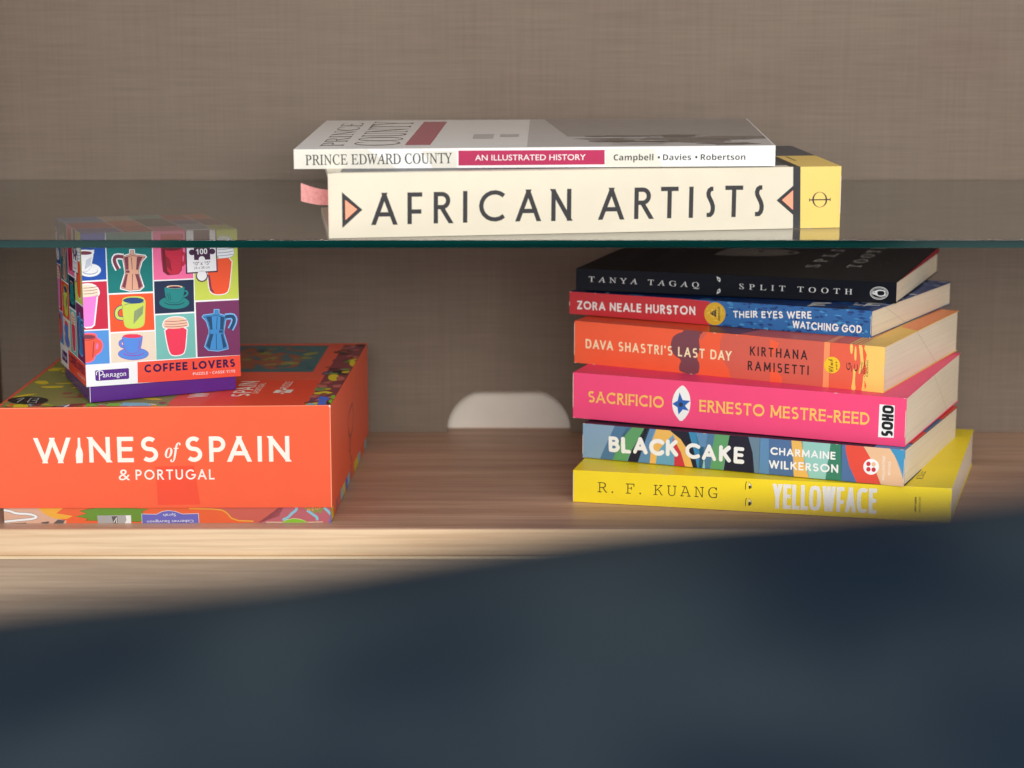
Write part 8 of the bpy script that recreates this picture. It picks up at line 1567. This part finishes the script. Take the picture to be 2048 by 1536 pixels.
# ------------------------------------------------------------------ the bookcase and the wall behind it
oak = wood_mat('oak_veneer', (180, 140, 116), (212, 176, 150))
oak_front = wood_mat('oak_edge_lit', (232, 194, 152), (248, 218, 178), 0.38)
lit_line = wood_mat('painted_lit_line', (244, 214, 172), (250, 226, 186), 0.3)
oak_low = wood_mat('oak_drawer', (166, 142, 118), (190, 166, 140), 0.36)
oak_dark = wood_mat('oak_side', (98, 66, 48), (126, 90, 66))
linen = linen_mat('woven_linen'); plaster = plaster_mat('cream_plaster', (240, 234, 222))
SF = 1.3324; WALL = 1.5994; X0 = -0.3805; X1 = 0.60

case = thing('bookcase', (0, 1.45, -0.05), 'oak bookcase with woven grey brown back panel, holding the puzzle boxes and the books', 'bookcase')
p = Part(); p.block((X0, SF, -0.0172), (X1, 1.64, 0.0), oak, 0.0006)
# front strip in paler oak, the frontal light put into its colour, 1 mm proud
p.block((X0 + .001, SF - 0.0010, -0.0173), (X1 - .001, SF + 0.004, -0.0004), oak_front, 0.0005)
p.build('shelf_board', case)
p = Part()
p.block((X0, SF - 0.0030, -0.42), (X1, SF + 0.016, -0.0194), oak_low, 0.0010)
p.block((X0, SF - 0.0036, -0.0193), (X1, SF + 0.016, -0.0174), lit_line, 0.0006)  # pale strip: a sunlit line along the drawer top, painted in
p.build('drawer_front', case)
p = Part(); p.block((X0 - 0.018, SF - 0.0015, -0.42), (X0 - .0002, 1.64, 0.62), oak_dark, 0.001); p.build('side_panel', case)
p = Part(); p.block((X1 + .0002, SF - 0.0015, -0.42), (X1 + 0.018, 1.64, 0.62), oak_dark, 0.001); p.build('side_panel', case)
p = Part(); p.block((X0, SF, 0.56), (X1, 1.64, 0.578), oak, 0.001); p.build('top_board', case)
# back panel with the half-round cable opening at the shelf
p = Part()
HX, HR, HZ = -0.0024, 0.0462, 0.0326
n = 28
rim = []
for i in range(n + 1):
    a = math.pi * (1 - i / n)
    c, s_ = math.cos(a), math.sin(a)
    rim.append((HX + HR * math.copysign(abs(c) ** .92, c), min(HZ * 1.13 * s_ ** .92, 0.0322) if s_ > 1e-9 else 0.0))
top = [(X0, rim[0][0])] and [(X0 + (X1 - X0) * 0, 0)]
y0, y1 = WALL, WALL + 0.0135
zt = 0.56
# front skin as strips from the rim up to the top
xs = [r[0] for r in rim]
for y, flip in ((y0, False), (y1, True)):
    quads = [[(X0, y, 0.0003), (xs[0], y, 0.0003), (xs[0], y, zt), (X0, y, zt)], [(xs[-1], y, 0.0003), (X1, y, 0.0003), (X1, y, zt), (xs[-1], y, zt)]]
    for (ax, az), (bx, bz) in zip(rim[:-1], rim[1:]):
        quads.append([(ax, y, max(az, .0003)), (bx, y, max(bz, .0003)), (bx, y, zt), (ax, y, zt)])
    for q in quads: p.face(q[::-1] if flip else q, linen)
for (ax, az), (bx, bz) in zip(rim[:-1], rim[1:]):
    p.face([(ax, y0, max(az, .0003)), (ax, y1, max(az, .0003)), (bx, y1, max(bz, .0003)), (bx, y0, max(bz, .0003))], linen)
p.build('back_panel', case)
p = Part(); p.block((X0 - 0.4, WALL + 0.0160, -0.45), (X1 + 0.4, WALL + 0.10, 0.9), plaster)
w = p.build('wall', None, (0, WALL + 0.016, 0)); w['kind'] = 'structure'; tag(w, 'pale cream wall seen through the half-round opening in the back panel')

# ------------------------------------------------------------------ glass shelf
GT = GEO['glass']['top']; GF = GEO['glass']['front']
p = Part(); p.block((X0 + .0006, GF, GT - 0.0048), (X1 - .0006, WALL + 0.004, GT), glass_mat('green_edged_glass'), 0.00025)
edge = NT('glass_cut_edge'); ef = edge.noise(edge.coords((3, 40, 300)), 1.0, 3)
edge.l(edge.ramp(ef, [(0.3, (0.0, 0.012, 0.011)), (0.7, (0.001, 0.034, 0.029))]), edge.b.inputs['Base Color']); edge.done(0.12, 0.5)
ei = p.slot(edge.m)
for k, f in enumerate(p.f):      # the sawn front edge, where the glass is seen along its length
    if all(abs(p.v[i][1] - GF) < 1e-5 for i in f): p.m[k] = ei
tag(p.build('glass_shelf', None, (0, 1.45, GT)), 'clear glass shelf with dark green front edge, running across above the puzzle boxes', 'glass shelf')

# ------------------------------------------------------------------ books
paper_a = page_mat('book_pages', (236, 219, 192)); paper_b = page_mat('book_pages_pale', (224, 214, 200)); paper_r = page_mat('book_pages_red', (206, 96, 84))
paper_w = page_mat('book_pages_white', (232, 230, 224))
crease_mat = page_mat('book_pages_crease', (196, 178, 152))
def book(key, kind, label, cover_col, pages, hard=False, group=None, cat='book', back_col=None, flap=None, crease=None):
    g = GEO[key]; L = np.array(g['L']); R = np.array(g['R']); K = np.array(g['K']); B = L + K - R
    e = (R - L) / np.linalg.norm(R - L); d = (K - R) / np.linalg.norm(K - R)
    depth = np.linalg.norm(K - R)
    z0, zb, zt = g['z'], g['zb'], g['zt']; tl, tr = g['tl'], g['tr']
    root = thing(kind, (*((L + R) / 2), z0), label, cat, group)
    X = lambda u, v: L + (R - L) * u + (K - R) * v
    bot = lambda u, v: z0 + (zb - z0) * v
    top = lambda u, v: (z0 + tl * (1 - u) + tr * u) * (1 - ease(v)) + zt * ease(v) if not hard else (z0 + tl * (1 - u) + tr * u) * (1 - v) + zt * v
    pt = lambda u, v, z: (*X(u, v), z)
    cm = pal(cover_col); bm_ = pal(back_col or cover_col)
    tk = 0.0028 if hard else 0.0004; sp = 0.0030 if hard else 0.0009
    sv = sp / depth
    # spine
    p = Part()
    p.hexa([pt(0, 0, bot(0, 0)), pt(1, 0, bot(1, 0)), pt(1, sv, bot(1, sv)), pt(0, sv, bot(0, sv))],
           [pt(0, 0, top(0, 0)), pt(1, 0, top(1, 0)), pt(1, sv, top(1, 0)), pt(0, sv, top(0, 0))], cm, 0.0009 if hard else 0.0004)
    p.art(Sheet(key + '.spine'), ART[key + '.spine'])
    p.build('spine', root)
    # covers
    def welded(p0, p, dist=2e-5):
        bm = bmesh.new(); vs = [bm.verts.new(v) for v in p0.v]
        for f in p0.f: bm.faces.new([vs[i] for i in f])
        bmesh.ops.remove_doubles(bm, verts=bm.verts[:], dist=dist)
        p.bm(bm, p0.mats[0], False)
    def sheet_solid(pp, f_top, f_bot, m, nu=6, nv=14, v0=sv, v1=1.0):
        V = lambda v: v0 + (v1 - v0) * v
        p = Part()
        p.grid(lambda u, v: pt(u, V(v), f_top(u, V(v))), nu, nv, m)
        p.grid(lambda u, v: pt(1 - u, V(v), f_bot(1 - u, V(v))), nu, nv, m)
        p.grid(lambda u, v: pt(1, V(u), f_bot(1, V(u)) * (1 - v) + f_top(1, V(u)) * v), nv, 1, m)
        p.grid(lambda u, v: pt(0, V(1 - u), f_bot(0, V(1 - u)) * (1 - v) + f_top(0, V(1 - u)) * v), nv, 1, m)
        p.grid(lambda u, v: pt(1 - u, v1, f_bot(1 - u, v1) * (1 - v) + f_top(1 - u, v1) * v), nu, 1, m)
        p.grid(lambda u, v: pt(u, v0, f_bot(u, v0) * (1 - v) + f_top(u, v0) * v), nu, 1, m)
        welded(p, pp)
    lift = flap or 0.0
    ct = lambda u, v: top(u, v) + lift * v * (.35 + .65 * u)
    p = Part(); sheet_solid(p, ct, lambda u, v: ct(u, v) - tk, cm)
    sh_ = Sheet(key + '.top')
    if lift: sh_.c[2] = sh_.c[2] + np.array((0, 0, lift)); sh_.c[3] = sh_.c[3] + np.array((0, 0, lift * .35)); sh_.extra = True
    p.art(sh_, ART[key + '.top'])
    p.build('front_cover', root)
    p = Part(); sheet_solid(p, lambda u, v: bot(u, v) + tk, bot, bm_); p.build('back_cover', root)
    # pages
    iu = (0.0045 if hard else 0.0006) / np.linalg.norm(R - L); iv = (0.006 if hard else 0.001) / depth
    p = Part()
    U = lambda u: iu + (1 - 2 * iu) * u
    def pg(u, v): return U(u), v
    v0, v1 = sv + .0005, 1 - iv
    V = lambda v: v0 + (v1 - v0) * v
    ft = lambda u, v: top(u, v) - tk - 0.00008; fb = lambda u, v: bot(u, v) + tk + 0.00008
    p.grid(lambda u, v: pt(U(u), V(v), ft(U(u), V(v))), 6, 14, pages)
    p.grid(lambda u, v: pt(U(1 - u), V(v), fb(U(1 - u), V(v))), 6, 14, pages)
    p.grid(lambda u, v: pt(U(1), V(u), fb(1, V(u)) * (1 - v) + ft(1, V(u)) * v), 14, 2, pages)
    p.grid(lambda u, v: pt(U(0), V(1 - u), fb(0, V(1 - u)) * (1 - v) + ft(0, V(1 - u)) * v), 14, 2, pages)
    p.grid(lambda u, v: pt(U(1 - u), v1, fb(U(1 - u), v1) * (1 - v) + ft(U(1 - u), v1) * v), 6, 2, pages)
    pw = Part(); welded(p, pw)
    if crease:      # the faint diagonal fold across the top edges of the leaves
        va, vb = crease; w_ = 0.0006 / depth
        q = [(va, 1.0), (va + w_, 1.0), (vb + w_, 0.0), (vb, 0.0)]
        pw.face([(*(X(U(1), v) + e * 0.00004), fb(1, v) * (1 - k) + ft(1, v) * k) for v, k in q], crease_mat)
    pw.build('page_block', root)
    if flap:
        p = Part(); red = pal('red2')
        sheet_solid(p, lambda u, v: ct(u, v) - tk - .0001, lambda u, v: top(u, v) - tk + .00005, red, v0=.10, v1=1.014)
        p.build('endpaper', root)
    return root

STACK = 'paperbacks stacked on the right of the wooden shelf'
book('yellow', 'paperback_book', 'bright yellow paperback at the bottom of the right-hand stack, lying on the wooden shelf', 'yellow', paper_a, group=STACK)
book('cake', 'paperback_book', 'paperback with multicoloured wavy striped spine, on top of the bright yellow book', 'blk2', paper_a, group=STACK, crease=None)
book('pink', 'paperback_book', 'thick hot pink paperback with mustard lettering and a blue star, below the orange book', 'pink', paper_a, group=STACK, crease=(.50, .78))
book('orange', 'paperback_book', 'orange paperback with yellow paint drips on its spine, lying on the hot pink book', 'yellow2', paper_a, group=STACK, crease=(.42, .70))
book('eyes', 'paperback_book', 'thin half red, half blue paperback with a round gold seal on its spine', 'blue2', paper_a, group=STACK, crease=(.16, .42))
book('black', 'paperback_book', 'black paperback with widely spaced white capitals, topmost of the stack under the glass', 'night', paper_a, group=STACK, flap=0.0042)
hb = book('cream', 'hardback_book', 'thick cream hardback with bold black capitals and yellow end band, on the glass shelf', 'cream', paper_r, hard=True)
book('white', 'paperback_book', 'slim white paperback with a magenta band, lying on the thick cream hardback', 'white', paper_w)

# ribbon bookmark of the hardback
p = Part(); rm = ribbon_mat('satin_ribbon')
def rib(u, v):
    t = u
    x = -0.1060 - 0.0205 * t; y = 1.318 - 0.010 * t
    zc = GT + 0.0215 + 0.0042 * t ** 1.6 - 0.0006 * math.sin(t * 3.1)
    return (x, y + 0.0015 * (v - .5), zc + (v - .5) * (0.0085 + 0.0022 * t))
p.grid(rib, 16, 4, rm)
p.grid(lambda u, v: tuple(np.array(rib(1 - u, v)) + np.array((0, 0.00025, 0))), 16, 4, rm)
p.build('bookmark_ribbon', hb)

# ------------------------------------------------------------------ puzzle boxes
def quad(g, z, keys=('FL', 'FR', 'BR', 'BL')):
    zz = z if isinstance(z, (list, tuple)) else [z] * 4
    return [(*g[k], q) for k, q in zip(keys, zz)]
g = GEO['lid']
big = thing('puzzle_box', (-0.215, 1.45, 0), 'large vermilion puzzle box with white lettering and an illustrated border, lying on the wooden shelf', 'puzzle box')
p = Part()
p.hexa(quad(g, g['z0']), quad(g, [g['zl'], g['zr'], g['zr'], g['zl']]), pal('vermil'), 0.0007, 2)
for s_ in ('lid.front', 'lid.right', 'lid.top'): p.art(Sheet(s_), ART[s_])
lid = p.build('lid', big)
g = GEO['tray']; p = Part()
p.hexa(quad(g, 0.0004), quad(g, 0.0600), pal('orange5'), 0.0005)
p.art(Sheet('tray.front'), ART['tray.front'])
# the printed picture carries on round the right flank of the tray
FR, BR = np.array(g['FR']), np.array(g['BR'])
rnd = random.Random(3)
for i in range(16):
    a = FR + (BR - FR) * (i + .05) / 16; b = FR + (BR - FR) * (i + 1.0) / 16
    nrm = np.array((0.00006, 0))
    p.face([(*(a + nrm), .0006), (*(b + nrm), .0006), (*(b + nrm), .0112), (*(a + nrm), .0112)], pal(rnd.choice(['blue4', 'yel', 'rose5', 'yel', 'salmon', 'orange5', 'gry5', 'aqua', 'orange5'])))
p.build('tray', big)

g = GEO['clid']
small = thing('puzzle_box', (-0.24, 1.415, GEO['cbase']['z0']), 'small square puzzle box printed with coloured cups and pots, standing on the large vermilion box', 'puzzle box')
p = Part()
p.hexa(quad(g, [g['zfl'], g['zfr'], g['zbr'], g['zbl']]), quad(g, [g['tfl'], g['tfr'], g['tfr'] + g['tbl'] - g['tfl'], g['tbl']]), pal('cwhite'), 0.0005, 2)
p.art(Sheet('clid.front'), ART['clid.front']); p.art(Sheet('clid.top'), ART['clid.top'])
A, Bs = Sheet('clid.front'), Sheet('clid.left'); kx, kz = Bs.W / A.W, Bs.H / A.H
side = []
for it in ART['clid.front']:
    it = list(it)
    if it[0] in 'pl': it[-1] = [v * (kx if i % 2 == 0 else kz) for i, v in enumerate(it[-1])]
    else: it[3] = [it[3][0] * kx, it[3][1] * kz]; it[4] = [it[4][0] * kx, it[4][1] * kz]
    side.append(it)
p.art(Bs, side)
p.build('lid', small)
g = GEO['cbase']; p = Part()
p.hexa(quad(g, g['z0']), quad(g, g['z1']), pal('cpurple'), 0.0005)
p.art(Sheet('cbase.front'), ART['cbase.front'])
base = p.build('base', small)
FL, FR = np.array(g['FL']), np.array(g['FR']); e = (FR - FL) / np.linalg.norm(FR - FL); nn = np.array((e[1], -e[0]))
p = Part(); tm = tape_mat('clear_tape')
def tp(u, v):
    q = FL + (FR - FL) * (0.445 + 0.30 * u + 0.006 * math.sin(v * 9)) + nn * (0.00025 + 0.0003 * noise.noise(Vector((u * 5, v * 3, 1))) ** 2)
    return (*q, g['z0'] + 0.0022 + 0.0082 * v)
p.grid(tp, 24, 8, tm); p.build('tape_strip', base)

# ------------------------------------------------------------------ upholstered chair back near the camera (far out of focus)
cp = [[-0.0832,0.2708],[-0.0757,0.2717],[-0.0387,0.2759],[-0.0018,0.2802],[0.0276,0.2842],[0.0422,0.2861],[0.0568,0.288],[0.0749,0.2895],[0.0859,0.2905]]
uph = upholstery_mat('dark_patterned_upholstery')
def ztop(x):
    if x <= cp[0][0]: return cp[0][1] + (x - cp[0][0]) * (cp[1][1] - cp[0][1]) / (cp[1][0] - cp[0][0])
    for a, b in zip(cp[:-1], cp[1:]):
        if x <= b[0]: return a[1] + (b[1] - a[1]) * (x - a[0]) / (b[0] - a[0])
    return cp[-1][1] + (x - cp[-1][0]) * 0.2
chair = thing('armchair', (0, 0.40, -0.45), 'dark navy patterned upholstered chair back, blurred, close in front of the bookcase', 'armchair')
p = Part(); CX0, CX1, CY = -0.36, 0.40, 0.31
prof = [(-0.085, -0.45), (-0.075, -0.25), (-0.062, -0.12), (-0.05, -0.05), (-0.042, -0.024), (-0.028, -0.008), (-0.012, -0.001), (0.004, 0.0), (0.022, -0.004), (0.040, -0.018), (0.050, -0.045), (0.055, -0.12), (0.058, -0.45)]
def ch(u, v):
    x = CX0 + (CX1 - CX0) * u
    t = v * (len(prof) - 1); i = min(int(t), len(prof) - 2); f = t - i
    dy = prof[i][0] * (1 - f) + prof[i + 1][0] * f; dz = prof[i][1] * (1 - f) + prof[i + 1][1] * f
    z = ztop(x) + dz if dz > -0.2 else -0.45 + (ztop(x) + 0.25) * (dz + 0.45) / 0.25
    b = noise.noise(Vector((x * 14, dy * 20, z * 14))) * 0.006
    return (x, CY + dy + b, z + b * 0.4)
p.grid(ch, 80, 48, uph)
ends = [[ch(e_, v / 48) for v in range(49)] for e_ in (0, 1)]
p.face(ends[0][::-1], uph); p.face(ends[1], uph)
p.build('backrest', chair)
